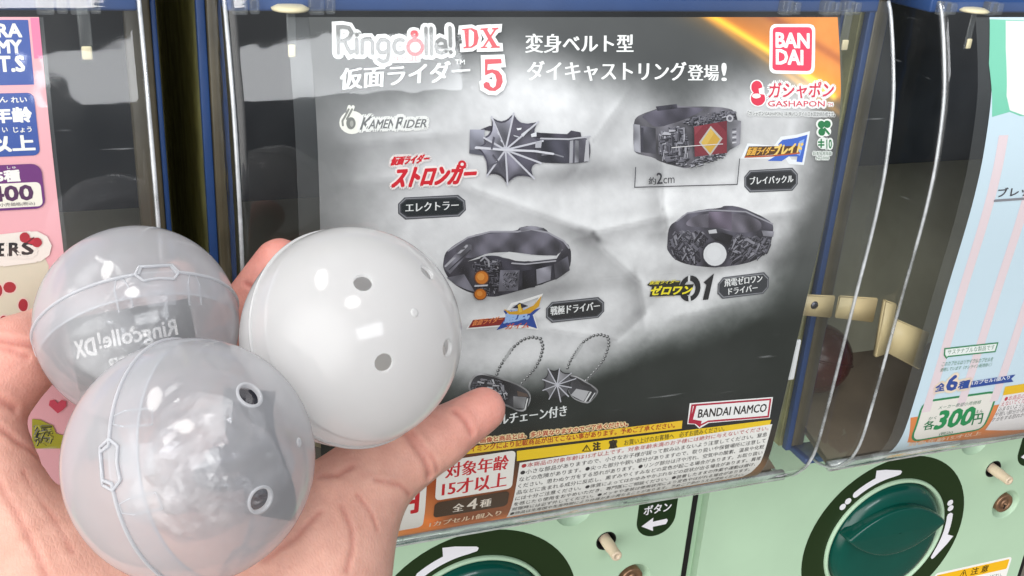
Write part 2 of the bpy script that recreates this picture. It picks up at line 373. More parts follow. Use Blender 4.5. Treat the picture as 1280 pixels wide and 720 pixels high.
    def shards(s, pts, n, cols, smin, smax, seed, ang):
        rnd = random.Random(seed); P = np.array(pts); mn = P.min(0); mx = P.max(0)
        def inside(x, y):
            r = False; j = len(P) - 1
            for i in range(len(P)):
                if ((P[i][1] > y) != (P[j][1] > y)) and x < (P[j][0] - P[i][0]) * (y - P[i][1]) / (P[j][1] - P[i][1]) + P[i][0]: r = not r
                j = i
            return r
        k = 0; tries = 0
        while k < n and tries < n * 20:
            tries += 1; x = rnd.uniform(mn[0], mx[0]); y = rnd.uniform(mn[1], mx[1])
            if not inside(x, y): continue
            a = rnd.choice(ang) + rnd.uniform(-.14, .14); l = rnd.uniform(smin, smax) * .5; w = l * rnd.uniform(.14, .34)
            d = np.array([math.cos(a), math.sin(a)]); e = np.array([-d[1], d[0]])
            q = [d * l + e * w * rnd.uniform(.3, 1), -d * l + e * w, -d * l * rnd.uniform(.5, 1) - e * w, d * l - e * w * rnd.uniform(.3, 1)]
            q = [np.array([x, y]) + t for t in q]
            if all(inside(*t) for t in q):
                s.cur += STEP * .05; s.raw([t + np.array((.025, .035)) for t in q], [(0, 1, 2, 3)], lin('201f26'), s.cur)
                s.cur += STEP * .05; s.raw([t - np.array((.012, .018)) for t in q], [(0, 1, 2, 3)], lin('7d7b85'), s.cur)
                s.cur += STEP * .05; s.raw(q, [(0, 1, 2, 3)], lin(rnd.choice(cols)), s.cur); k += 1
        s.cur += STEP
    def beads(s, path, n, r):
        P = np.array(path, float); L_ = np.concatenate([[0], np.cumsum(np.linalg.norm(np.diff(P, axis=0), axis=1))])
        for k in range(n):
            t = L_[-1] * k / (n - 1); c_ = np.array([np.interp(t, L_, P[:, 0]), np.interp(t, L_, P[:, 1])])
            for rr, co in ((r * 1.12, '8c8c8e'), (r * .85, '4a4a4c'), (r * .4, 'd6d6d8')):
                s.cur += STEP * .1
                s.raw([c_ + rr * np.array([math.cos(a), math.sin(a)]) - (.3 * r if rr < r * .5 else 0) for a in np.linspace(0, 2 * math.pi, 10, endpoint=False)], [tuple(range(10))], lin(co), s.cur)
    def items(s, items):
        for it in items:
            k = it[0]
            if k == 'P': s.poly(it[1], it[2])
            elif k == 'L': s.line(*it[1:])
            elif k == 'M': s.metal(*it[1:])
            elif k == 'T': s.text(*it[1:])
            elif k == 'J': s.shards(*it[1:])
            elif k == 'B': s.beads(*it[1:])
    def build(s, name, mat, parent, pos, cut=.3, label=None):
        bm = bmesh.new(); lay = bm.verts.layers.float_color.new('Col')
        vs = []
        for (x, y), h, c_ in zip(s.v, s.h, s.c):
            v = bm.verts.new((x, y, h)); v[lay] = (*c_, 1); vs.append(v)
        for q in s.f:
            try: bm.faces.new([vs[i] for i in q])
            except ValueError: pass
        if cut:
            ys = [p[1] for p in s.v]; y = math.floor(min(ys) / cut) * cut + cut
            while y < max(ys):
                bmesh.ops.bisect_plane(bm, geom=bm.verts[:] + bm.edges[:] + bm.faces[:], plane_co=(0, y, 0), plane_no=(0, 1, 0)); y += cut
        bm.verts.index_update()
        co = np.array([v.co[:] for v in bm.verts]); cc = np.array([v[lay][:3] for v in bm.verts]); fs = [[v.index for v in f_.verts] for f_ in bm.faces]; bm.free()
        return obj(name, pos(co[:, 0], co[:, 1], co[:, 2]), fs, mat, parent, smooth=False, cols=cc, label=label)
# ------------------------------------------------------------------ printed backgrounds: colour fields given at a few points, blended, with grain
rng = np.random.RandomState(5)
def vnoise(shape, cell, seed):
    r = np.random.RandomState(seed); h, w = shape; gy, gx = h // cell + 3, w // cell + 3; g = r.rand(gy, gx)
    y = np.arange(h) / cell; x = np.arange(w) / cell; iy = y.astype(int); ix = x.astype(int); fy = (y - iy)[:, None]; fx = (x - ix)[None]
    fy = fy * fy * (3 - 2 * fy); fx = fx * fx * (3 - 2 * fx)
    a = g[iy][:, ix]; b = g[iy][:, ix + 1]; c_ = g[iy + 1][:, ix]; d = g[iy + 1][:, ix + 1]
    return (a * (1 - fx) + b * fx) * (1 - fy) + (c_ * (1 - fx) + d * fx) * fy
def fbm(shape, cell, seed):
    o = 0; a = 1; t = 0
    while cell >= 1:
        o = o + a * vnoise(shape, cell, seed); t += a; a *= .55; cell //= 2; seed += 1
    return o / t
def card_sheet(name, parent, u0, u1, v0, v1, d, paint):
    us = np.arange(u0, u1 + 1e-6, (u1 - u0) / round((u1 - u0) / d)); vs = np.arange(v0, v1 + 1e-6, (v1 - v0) / round((v1 - v0) / d))
    Ug, Vg = np.meshgrid(us, vs); c_ = paint(Ug, Vg)
    c_ = np.clip(c_, 0, 1); c_ = np.where(c_ <= .04045, c_ / 12.92, ((c_ + .055) / 1.055) ** 2.4)
    h, w = Ug.shape; i = np.arange(h * w).reshape(h, w)
    fs = np.stack([i[:-1, :-1], i[1:, :-1], i[1:, 1:], i[:-1, 1:]], -1).reshape(-1, 4)
    p = card_pos(Ug.ravel() + XC, Vg.ravel())
    # a thin paper back, so that the card has a thickness
    return obj(name, p, fs, M_PRINT, parent, cols=c_.reshape(-1, 3))
def seg_dist(U_, V_, a, b):
    ax, ay = a; bx, by = b; dx, dy = bx - ax, by - ay
    t = np.clip(((U_ - ax) * dx + (V_ - ay) * dy) / (dx * dx + dy * dy), 0, 1)
    return np.hypot(U_ - ax - t * dx, V_ - ay - t * dy)
# ---- printed layout of the cards: (kind, ... points in cm across and down the card ...)
PRINT={'mid': [
['title_lettering',None,[('L',[(-9.91,1.27),(-9.85,0.37),(-9.68,0.36),(-9.47,0.4),(-9.39,0.55),(-9.47,0.73),(-9.67,0.84),(-9.8,0.84)],0.4,'fdfdfd',0),('L',[(-9.67,0.84),(-9.58,1.09),(-9.49,1.25),(-9.37,1.2)],0.4,'fdfdfd',0),('L',[(-9.23,0.81),(-9.26,1.27)],0.4,'fdfdfd',0),('L',[(-9.21,0.65),(-9.21,0.64)],0.4,'fdfdfd',0),('L',[(-9.08,1.28),(-9.04,0.84),(-8.92,0.79),(-8.76,0.79),(-8.68,0.9),(-8.71,1.29)],0.4,'fdfdfd',0),('L',[(-8.1,0.9),(-8.23,0.81),(-8.39,0.82),(-8.49,0.95),(-8.51,1.13),(-8.43,1.26),(-8.27,1.26),(-8.12,1.16),(-8.1,0.85),(-8.14,1.34),(-8.21,1.53),(-8.37,1.58),(-8.51,1.5)],0.4,'fdfdfd',0),('L',[(-7.57,0.85),(-7.69,0.81),(-7.83,0.85),(-7.92,0.98),(-7.93,1.14),(-7.86,1.26),(-7.73,1.3),(-7.58,1.24)],0.4,'fdfdfd',0),('L',[(-6.71,0.43),(-6.77,1.33)],0.4,'fdfdfd',0),('L',[(-6.52,0.43),(-6.58,1.34)],0.4,'fdfdfd',0),('L',[(-6.39,1.09),(-6.03,1.08),(-6.04,0.89),(-6.2,0.82),(-6.35,0.91),(-6.4,1.1),(-6.35,1.26),(-6.21,1.31),(-6.04,1.25)],0.4,'fdfdfd',0),('L',[(-5.82,0.41),(-5.85,1.05)],0.4,'fdfdfd',0),('L',[(-5.86,1.28),(-5.85,1.29)],0.4,'fdfdfd',0),('L',[(-6.9,1.09),(-6.91,1.16),(-6.95,1.22),(-6.99,1.27),(-7.05,1.31),(-7.12,1.34),(-7.18,1.34),(-7.25,1.34),(-7.31,1.31),(-7.36,1.27),(-7.4,1.22),(-7.42,1.16),(-7.43,1.09),(-7.41,1.02),(-7.38,0.96),(-7.34,0.91),(-7.28,0.87),(-7.21,0.85),(-7.14,0.84),(-7.08,0.85),(-7.01,0.87),(-6.96,0.91),(-6.93,0.97),(-6.9,1.03)],0.4,'fdfdfd',1),('L',[(-7.06,0.64),(-7.07,0.68),(-7.1,0.71),(-7.14,0.73),(-7.18,0.73),(-7.22,0.71),(-7.24,0.68),(-7.25,0.64),(-7.24,0.6),(-7.21,0.57),(-7.17,0.56),(-7.13,0.56),(-7.09,0.57),(-7.07,0.61)],0.34,'fdfdfd',1),('P',[(-6.9,1.09),(-6.92,1.17),(-6.96,1.24),(-7.03,1.3),(-7.1,1.33),(-7.18,1.34),(-7.26,1.33),(-7.34,1.29),(-7.39,1.24),(-7.42,1.17),(-7.43,1.09),(-7.41,1.01),(-7.37,0.94),(-7.3,0.89),(-7.23,0.85),(-7.14,0.84),(-7.06,0.85),(-6.99,0.89),(-6.94,0.95),(-6.91,1.02)],'fdf6f4'),('P',[(-8.0,1.36),(-6.99,1.35),(-7.0,1.62),(-8.02,1.63)],'fdfdfd'),('L',[(-9.91,1.27),(-9.85,0.37),(-9.68,0.36),(-9.47,0.4),(-9.39,0.55),(-9.47,0.73),(-9.67,0.84),(-9.8,0.84)],0.13,'8d8d8d',0),('L',[(-9.67,0.84),(-9.58,1.09),(-9.49,1.25),(-9.37,1.2)],0.13,'8d8d8d',0),('L',[(-9.23,0.81),(-9.26,1.27)],0.13,'8d8d8d',0),('L',[(-9.21,0.65),(-9.21,0.64)],0.13,'8d8d8d',0),('L',[(-9.08,1.28),(-9.04,0.84),(-8.92,0.79),(-8.76,0.79),(-8.68,0.9),(-8.71,1.29)],0.13,'8d8d8d',0),('L',[(-8.1,0.9),(-8.23,0.81),(-8.39,0.82),(-8.49,0.95),(-8.51,1.13),(-8.43,1.26),(-8.27,1.26),(-8.12,1.16),(-8.1,0.85),(-8.14,1.34),(-8.21,1.53),(-8.37,1.58),(-8.51,1.5)],0.13,'8d8d8d',0),('L',[(-7.57,0.85),(-7.69,0.81),(-7.83,0.85),(-7.92,0.98),(-7.93,1.14),(-7.86,1.26),(-7.73,1.3),(-7.58,1.24)],0.13,'8d8d8d',0),('L',[(-6.71,0.43),(-6.77,1.33)],0.13,'8d8d8d',0),('L',[(-6.52,0.43),(-6.58,1.34)],0.13,'8d8d8d',0),('L',[(-6.39,1.09),(-6.03,1.08),(-6.04,0.89),(-6.2,0.82),(-6.35,0.91),(-6.4,1.1),(-6.35,1.26),(-6.21,1.31),(-6.04,1.25)],0.13,'8d8d8d',0),('L',[(-5.82,0.41),(-5.85,1.05)],0.13,'8d8d8d',0),('L',[(-5.86,1.28),(-5.85,1.29)],0.13,'8d8d8d',0),('L',[(-6.9,1.09),(-6.91,1.16),(-6.95,1.22),(-6.99,1.27),(-7.05,1.31),(-7.12,1.34),(-7.18,1.34),(-7.25,1.34),(-7.31,1.31),(-7.36,1.27),(-7.4,1.22),(-7.42,1.16),(-7.43,1.09),(-7.41,1.02),(-7.38,0.96),(-7.34,0.91),(-7.28,0.87),(-7.21,0.85),(-7.14,0.84),(-7.08,0.85),(-7.01,0.87),(-6.96,0.91),(-6.93,0.97),(-6.9,1.03)],0.13,'e0636b',1),('L',[(-7.06,0.64),(-7.07,0.68),(-7.1,0.71),(-7.14,0.73),(-7.18,0.73),(-7.22,0.71),(-7.24,0.68),(-7.25,0.64),(-7.24,0.6),(-7.21,0.57),(-7.17,0.56),(-7.13,0.56),(-7.09,0.57),(-7.07,0.61)],0.11,'e0636b',1),('T','リンコレ',(-7.96,1.58),(-7.03,1.58),(-7.95,1.41),'e0636b','b',None),('T','TM',(-5.73,1.72),(-5.37,1.73),(-5.72,1.55),'f4f4f4','b',None),('L',[(-5.38,0.47),(-5.01,0.44),(-4.82,0.52),(-4.78,0.79),(-4.86,1.03),(-5.07,1.14),(-5.38,1.16),(-5.38,1.11),(-5.29,1.1),(-5.3,0.51),(-5.39,0.52)],0.26,'fdfdfd',1),('P',[(-5.38,0.47),(-5.01,0.44),(-4.82,0.52),(-4.78,0.79),(-4.86,1.03),(-5.07,1.14),(-5.38,1.16),(-5.38,1.11),(-5.29,1.1),(-5.3,0.51),(-5.39,0.52)],'fdfdfd'),('L',[(-4.69,0.46),(-4.4,0.44),(-4.4,0.49),(-4.44,0.5),(-4.1,1.09),(-4.0,1.1),(-4.0,1.15),(-4.35,1.16),(-4.35,1.12),(-4.29,1.11),(-4.59,0.51),(-4.69,0.51)],0.26,'fdfdfd',1),('P',[(-4.69,0.46),(-4.4,0.44),(-4.4,0.49),(-4.44,0.5),(-4.1,1.09),(-4.0,1.1),(-4.0,1.15),(-4.35,1.16),(-4.35,1.12),(-4.29,1.11),(-4.59,0.51),(-4.69,0.51)],'fdfdfd'),('L',[(-4.24,0.44),(-3.99,0.43),(-4.0,0.48),(-4.08,0.5),(-4.57,1.11),(-4.48,1.11),(-4.48,1.16),(-4.73,1.16),(-4.72,1.12),(-4.64,1.1),(-4.17,0.5),(-4.24,0.5)],0.26,'fdfdfd',1),('P',[(-4.24,0.44),(-3.99,0.43),(-4.0,0.48),(-4.08,0.5),(-4.57,1.11),(-4.48,1.11),(-4.48,1.16),(-4.73,1.16),(-4.72,1.12),(-4.64,1.1),(-4.17,0.5),(-4.24,0.5)],'fdfdfd'),('P',[(-5.38,0.47),(-5.01,0.44),(-4.82,0.52),(-4.78,0.79),(-4.86,1.03),(-5.07,1.14),(-5.38,1.16),(-5.38,1.11),(-5.29,1.1),(-5.3,0.51),(-5.39,0.52)],'e0616a'),('P',[(-5.13,0.5),(-5.05,0.5),(-4.95,0.59),(-4.96,0.79),(-5.0,1.01),(-5.09,1.09),(-5.18,1.1)],'fdfdfd'),('P',[(-4.24,0.44),(-3.99,0.43),(-4.0,0.48),(-4.08,0.5),(-4.57,1.11),(-4.48,1.11),(-4.48,1.16),(-4.73,1.16),(-4.72,1.12),(-4.64,1.1),(-4.17,0.5),(-4.24,0.5)],'e0616a'),('P',[(-4.69,0.46),(-4.4,0.44),(-4.4,0.49),(-4.44,0.5),(-4.1,1.09),(-4.0,1.1),(-4.0,1.15),(-4.35,1.16),(-4.35,1.12),(-4.29,1.11),(-4.59,0.51),(-4.69,0.51)],'e0616a'),('L',[(-4.61,1.56),(-3.98,1.55),(-3.97,1.71),(-4.51,1.74),(-4.54,1.95),(-4.35,1.92),(-4.12,1.98),(-3.99,2.15),(-3.97,2.37),(-4.07,2.57),(-4.28,2.7),(-4.51,2.68),(-4.71,2.56),(-4.72,2.43),(-4.61,2.36),(-4.5,2.4),(-4.46,2.52),(-4.36,2.59),(-4.26,2.52),(-4.21,2.31),(-4.25,2.12),(-4.36,2.04),(-4.49,2.08),(-4.64,2.14)],0.3,'fdfdfd',1),('P',[(-4.61,1.56),(-3.98,1.55),(-3.97,1.71),(-4.51,1.74),(-4.54,1.95),(-4.35,1.92),(-4.12,1.98),(-3.99,2.15),(-3.97,2.37),(-4.07,2.57),(-4.28,2.7),(-4.51,2.68),(-4.71,2.56),(-4.72,2.43),(-4.61,2.36),(-4.5,2.4),(-4.46,2.52),(-4.36,2.59),(-4.26,2.52),(-4.21,2.31),(-4.25,2.12),(-4.36,2.04),(-4.49,2.08),(-4.64,2.14)],'e0616a'),('T','仮面ライダー',(-9.97,2.53),(-5.26,2.3),(-9.88,1.8),'ffffff','m',None)]],
['headline_lettering',None,[('T','変身ベルト型',(-2.96,1.33),(1.44,1.37),(-2.9,0.63),'f8f8f8','m',None),('T','ダイキャストリング',(-2.96,2.35),(3.67,2.48),(-2.91,1.62),'f8f8f8','m',None),('T','登場',(3.77,2.48),(5.14,2.51),(3.8,1.86),'f8f8f8','m',None),('T','!',(5.28,2.51),(5.5,2.52),(5.31,1.82),'f8f8f8','b',None)]],
['maker_logo',None,[('P',[(7.61,0.59),(7.65,0.46),(7.72,0.37),(7.83,0.31),(7.99,0.3),(9.47,0.3),(9.62,0.32),(9.73,0.37),(9.79,0.47),(9.79,0.6),(9.68,2.05),(9.65,2.17),(9.58,2.26),(9.46,2.32),(9.31,2.33),(7.82,2.28),(7.67,2.26),(7.57,2.2),(7.51,2.11),(7.5,1.98)],'fbfbfb'),('P',[(7.75,0.61),(7.77,0.53),(7.81,0.47),(7.89,0.44),(7.99,0.42),(9.43,0.43),(9.53,0.44),(9.6,0.48),(9.63,0.54),(9.64,0.62),(9.52,2.02),(9.5,2.1),(9.46,2.16),(9.38,2.19),(9.28,2.2),(7.86,2.15),(7.76,2.14),(7.69,2.1),(7.65,2.04),(7.65,1.96)],'e8385a'),('T','BAN',(7.87,1.22),(9.44,1.27),(7.91,0.65),'ffffff','bb',None),('T','DAI',(7.84,1.89),(9.1,1.94),(7.87,1.32),'ffffff','bb',None),('P',[(7.2,2.8),(7.18,2.9),(7.13,2.98),(7.06,3.04),(6.97,3.08),(6.88,3.1),(6.78,3.08),(6.69,3.03),(6.62,2.97),(6.58,2.88),(6.56,2.79),(6.58,2.7),(6.63,2.61),(6.7,2.55),(6.79,2.51),(6.89,2.5),(6.99,2.51),(7.07,2.56),(7.14,2.62),(7.18,2.71)],'fbfbfb'),('P',[(7.33,3.25),(7.31,3.35),(7.26,3.44),(7.17,3.52),(7.06,3.56),(6.94,3.57),(6.82,3.55),(6.71,3.5),(6.62,3.43),(6.56,3.33),(6.54,3.23),(6.56,3.13),(6.61,3.04),(6.7,2.97),(6.81,2.92),(6.93,2.91),(7.05,2.93),(7.16,2.98),(7.25,3.05),(7.31,3.15)],'fbfbfb'),('P',[(7.14,2.8),(7.13,2.88),(7.09,2.95),(7.03,3.0),(6.96,3.04),(6.88,3.05),(6.8,3.03),(6.72,3.0),(6.66,2.94),(6.63,2.87),(6.62,2.79),(6.63,2.71),(6.67,2.64),(6.73,2.59),(6.81,2.55),(6.89,2.54),(6.97,2.56),(7.04,2.59),(7.09,2.65),(7.13,2.72)],'e0314f'),('P',[(7.27,3.25),(7.26,3.34),(7.21,3.41),(7.14,3.48),(7.05,3.51),(6.94,3.53),(6.84,3.51),(6.74,3.47),(6.66,3.4),(6.61,3.32),(6.6,3.23),(6.61,3.14),(6.66,3.07),(6.73,3.0),(6.83,2.97),(6.93,2.96),(7.04,2.97),(7.13,3.01),(7.21,3.08),(7.25,3.16)],'e0314f'),('P',[(6.96,2.86),(7.23,2.79),(7.23,3.1),(6.99,3.06)],'fbfbfb'),('P',[(7.06,3.15),(7.05,3.18),(7.02,3.2),(6.98,3.22),(6.92,3.23),(6.86,3.24),(6.79,3.23),(6.74,3.22),(6.69,3.19),(6.66,3.17),(6.65,3.14),(6.66,3.11),(6.69,3.08),(6.74,3.06),(6.79,3.05),(6.86,3.05),(6.92,3.05),(6.98,3.07),(7.02,3.09),(7.05,3.12)],'fbfbfb'),('T','ガシャポン',(7.42,3.25),(10.52,3.3),(7.5,2.62),'d8304e','b',('fbfbfb',0.13)),('T','GASHAPON',(7.4,3.57),(10.14,3.65),(7.39,3.35),'d8304e','b',('fbfbfb',0.1)),('T','TM',(10.3,3.62),(10.54,3.63),(10.29,3.52),'d8304e','g',('fbfbfb',0.06)),('T','「ガシャポン\\GASHAPON」は(株)バンダイの日本国登録商標です。',(6.47,3.92),(10.66,4.09),(6.46,3.73),'4a4a4a','g',('e8e8e8',0.06)),('P',[(10.26,4.37),(10.25,4.44),(10.22,4.5),(10.17,4.54),(10.11,4.57),(10.03,4.58),(9.95,4.56),(9.88,4.53),(9.82,4.48),(9.78,4.42),(9.76,4.36),(9.77,4.29),(9.8,4.23),(9.85,4.19),(9.91,4.16),(9.99,4.15),(10.06,4.17),(10.14,4.2),(10.2,4.25),(10.24,4.31)],'f2f5f0'),('P',[(10.58,4.37),(10.57,4.43),(10.54,4.49),(10.49,4.54),(10.43,4.57),(10.35,4.57),(10.27,4.56),(10.2,4.53),(10.14,4.48),(10.1,4.42),(10.08,4.35),(10.09,4.29),(10.12,4.23),(10.17,4.18),(10.23,4.16),(10.31,4.15),(10.39,4.16),(10.46,4.19),(10.52,4.24),(10.56,4.3)],'f2f5f0'),('P',[(10.31,4.7),(10.3,4.77),(10.28,4.82),(10.23,4.87),(10.16,4.9),(10.09,4.91),(10.01,4.89),(9.94,4.86),(9.88,4.81),(9.83,4.75),(9.81,4.68),(9.82,4.62),(9.85,4.56),(9.9,4.51),(9.96,4.49),(10.04,4.48),(10.12,4.49),(10.19,4.52),(10.25,4.57),(10.29,4.63)],'f2f5f0'),('P',[(10.55,4.67),(10.55,4.74),(10.52,4.8),(10.47,4.84),(10.4,4.87),(10.33,4.88),(10.25,4.86),(10.18,4.83),(10.12,4.78),(10.07,4.72),(10.05,4.65),(10.06,4.59),(10.09,4.53),(10.14,4.49),(10.2,4.46),(10.28,4.45),(10.36,4.46),(10.43,4.5),(10.49,4.55),(10.53,4.61)],'f2f5f0'),('P',[(10.2,4.39),(10.2,4.43),(10.18,4.48),(10.14,4.51),(10.1,4.53),(10.04,4.54),(9.99,4.53),(9.94,4.5),(9.9,4.47),(9.87,4.42),(9.85,4.37),(9.86,4.32),(9.88,4.28),(9.91,4.25),(9.96,4.23),(10.01,4.22),(10.07,4.23),(10.12,4.25),(10.16,4.29),(10.19,4.34)],'1f7a45'),('P',[(10.49,4.38),(10.49,4.43),(10.47,4.47),(10.43,4.51),(10.38,4.53),(10.33,4.53),(10.28,4.52),(10.22,4.5),(10.18,4.46),(10.15,4.42),(10.14,4.37),(10.14,4.32),(10.16,4.28),(10.2,4.24),(10.24,4.22),(10.3,4.22),(10.35,4.23),(10.4,4.25),(10.45,4.29),(10.48,4.33)],'1f7a45'),('P',[(10.25,4.69),(10.25,4.74),(10.23,4.78),(10.2,4.82),(10.15,4.84),(10.1,4.84),(10.04,4.83),(9.99,4.81),(9.95,4.77),(9.92,4.73),(9.9,4.68),(9.91,4.63),(9.93,4.59),(9.96,4.55),(10.01,4.53),(10.06,4.53),(10.12,4.53),(10.17,4.56),(10.21,4.6),(10.24,4.64)],'1f7a45'),('L',[(10.2,4.55),(10.45,4.78)],0.09,'1f7a45',0),('P',[(10.49,5.17),(10.48,5.25),(10.45,5.31),(10.39,5.37),(10.31,5.4),(10.22,5.41),(10.12,5.39),(10.04,5.35),(9.96,5.29),(9.91,5.22),(9.89,5.14),(9.89,5.07),(9.93,5.0),(9.99,4.94),(10.06,4.91),(10.16,4.9),(10.25,4.92),(10.34,4.96),(10.41,5.02),(10.46,5.09)],'e8ece8'),('L',[(9.96,5.1),(10.22,5.11)],0.07,'1f7a45',0),('L',[(9.98,5.22),(10.24,5.23)],0.07,'1f7a45',0),('L',[(10.08,5.0),(10.12,5.33)],0.07,'1f7a45',0),('T','10',(10.39,5.38),(10.65,5.39),(10.34,5.01),'1f7a45','b',('e8ece8',0.09)),('T','日本玩具協会',(9.76,5.62),(10.68,5.66),(9.74,5.5),'44604c','g',('e8ece8',0.06)),('T','No.10000',(9.94,5.81),(10.55,5.84),(9.93,5.71),'44604c','g',('e8ece8',0.06))]],
['series_logo',None,[('P',[(-9.13,3.66),(-9.16,3.78),(-9.22,3.89),(-9.33,3.98),(-9.46,4.03),(-9.6,4.05),(-9.74,4.02),(-9.86,3.96),(-9.96,3.87),(-10.02,3.75),(-10.03,3.63),(-10.0,3.51),(-9.93,3.4),(-9.83,3.31),(-9.7,3.26),(-9.56,3.24),(-9.42,3.27),(-9.3,3.33),(-9.2,3.42),(-9.15,3.53)],'efeee6'),('L',[(-9.65,3.1),(-9.76,3.46),(-9.89,3.52)],0.12,'efeee6',0),('L',[(-9.52,3.11),(-9.66,3.4)],0.12,'efeee6',0),('L',[(-9.91,3.73),(-9.92,3.58),(-9.82,3.43),(-9.68,3.19)],0.07,'8a8a86',0),('L',[(-9.76,3.52),(-9.56,3.19)],0.07,'8a8a86',0),('P',[(-9.46,3.67),(-9.47,3.74),(-9.5,3.8),(-9.54,3.84),(-9.58,3.87),(-9.63,3.88),(-9.68,3.87),(-9.73,3.84),(-9.76,3.79),(-9.78,3.73),(-9.79,3.66),(-9.78,3.6),(-9.75,3.54),(-9.71,3.5),(-9.67,3.47),(-9.62,3.46),(-9.57,3.47),(-9.52,3.5),(-9.49,3.55),(-9.47,3.61)],'7f807d'),('P',[(-9.54,3.69),(-9.54,3.72),(-9.55,3.75),(-9.57,3.77),(-9.58,3.79),(-9.6,3.79),(-9.62,3.79),(-9.64,3.77),(-9.65,3.75),(-9.66,3.72),(-9.66,3.68),(-9.66,3.65),(-9.65,3.62),(-9.63,3.59),(-9.61,3.58),(-9.59,3.57),(-9.57,3.58),(-9.56,3.6),(-9.54,3.62),(-9.54,3.65)],'a9a9a4'),('T','K',(-9.31,3.9),(-8.99,3.87),(-9.16,3.49),'77787a','b',('f0f0ee',0.12)),('T','AMEN',(-9.02,3.88),(-8.1,3.88),(-8.92,3.58),'77787a','b',('f0f0ee',0.12)),('T','R',(-8.04,3.91),(-7.75,3.87),(-7.93,3.53),'77787a','b',('f0f0ee',0.12)),('T','IDER',(-7.75,3.9),(-6.92,3.89),(-7.65,3.62),'77787a','b',('f0f0ee',0.12))]],
['series_logo',None,[('T','仮面ライダー',(-8.27,5.21),(-6.88,5.17),(-8.15,4.91),'d3202f','bb',('f4e8e6',0.1)),('T','ストロンガー',(-8.22,6.01),(-5.16,6.0),(-7.98,5.3),'d3202f','bb',('f4e8e6',0.12)),('P',[(-5.42,5.3),(-5.42,5.35),(-5.45,5.39),(-5.48,5.42),(-5.52,5.44),(-5.57,5.44),(-5.62,5.43),(-5.66,5.41),(-5.69,5.38),(-5.72,5.33),(-5.72,5.29),(-5.72,5.24),(-5.7,5.2),(-5.66,5.17),(-5.62,5.15),(-5.57,5.15),(-5.52,5.16),(-5.48,5.18),(-5.45,5.21),(-5.42,5.26)],'d3202f'),('P',[(-5.51,5.3),(-5.51,5.32),(-5.52,5.33),(-5.53,5.34),(-5.55,5.35),(-5.57,5.35),(-5.59,5.35),(-5.61,5.34),(-5.62,5.33),(-5.63,5.31),(-5.63,5.29),(-5.63,5.27),(-5.62,5.26),(-5.61,5.24),(-5.59,5.24),(-5.57,5.23),(-5.55,5.24),(-5.53,5.25),(-5.52,5.26),(-5.51,5.28)],'f4e8e6')]],
['series_logo',None,[('L',[(6.46,5.55),(6.64,5.13),(7.89,5.29),(8.19,4.91),(8.9,4.86),(9.43,4.76),(9.32,5.94),(8.72,5.88),(8.52,5.65),(7.76,5.61)],0.2,'eef0f4',1),('P',[(8.04,5.12),(8.23,4.95),(8.9,4.89),(9.43,4.78),(9.31,5.93),(9.02,5.89),(9.04,5.67),(8.61,5.65),(8.29,5.83),(7.61,5.79),(8.24,5.45)],'3f68c8'),('P',[(9.05,5.05),(9.3,4.95),(9.16,5.64),(8.99,5.59)],'8fb0ee'),('P',[(6.5,5.56),(6.64,5.15),(8.99,5.23),(9.11,5.53)],'5a3a18'),('T','仮面ライダー',(6.54,5.51),(7.83,5.53),(6.65,5.19),'f2b84a','b',None),('T','ブレイド',(7.84,5.6),(9.19,5.53),(7.91,5.14),'f6d070','bb',None),('L',[(6.5,5.58),(7.75,5.59),(9.11,5.53)],0.06,'b8572a',0)]],
['series_logo',None,[('L',[(-4.98,12.06),(-4.82,11.72),(-3.55,11.73),(-3.22,11.19),(-2.92,11.14),(-2.02,10.91),(-2.34,11.69),(-2.05,12.42),(-3.52,12.09)],0.14,'f0eeee',1),('P',[(-4.99,12.06),(-4.82,11.72),(-3.4,11.75),(-3.52,12.09)],'8f2a28'),('P',[(-3.8,12.3),(-3.4,11.73),(-3.57,11.43),(-2.35,11.56),(-1.97,11.48),(-2.29,11.77),(-2.03,12.43),(-2.6,12.19),(-3.21,12.16)],'2a4a9c'),('T','仮面ライダー',(-4.87,11.98),(-3.63,11.94),(-4.75,11.71),'e88a50','b',None),('T','鎧武',(-3.52,12.03),(-2.47,11.93),(-3.4,11.5),'9fc0f0','bb',None),('T','ガイム',(-3.43,12.3),(-2.43,12.34),(-3.35,12.05),'d85a30','b',None),('P',[(-3.57,11.35),(-3.27,11.51),(-2.97,11.5),(-2.92,11.22),(-2.8,11.23),(-2.74,11.5),(-2.3,11.33),(-2.0,10.91),(-2.06,11.39),(-2.42,11.68),(-2.87,11.69),(-3.33,11.62)],'d9a32a'),('P',[(-3.21,11.35),(-2.92,11.14),(-2.53,11.33),(-2.82,11.41)],'2c2a3c'),('P',[(-2.99,11.25),(-2.88,11.18),(-2.77,11.56),(-2.9,11.59)],'e8c050')]],
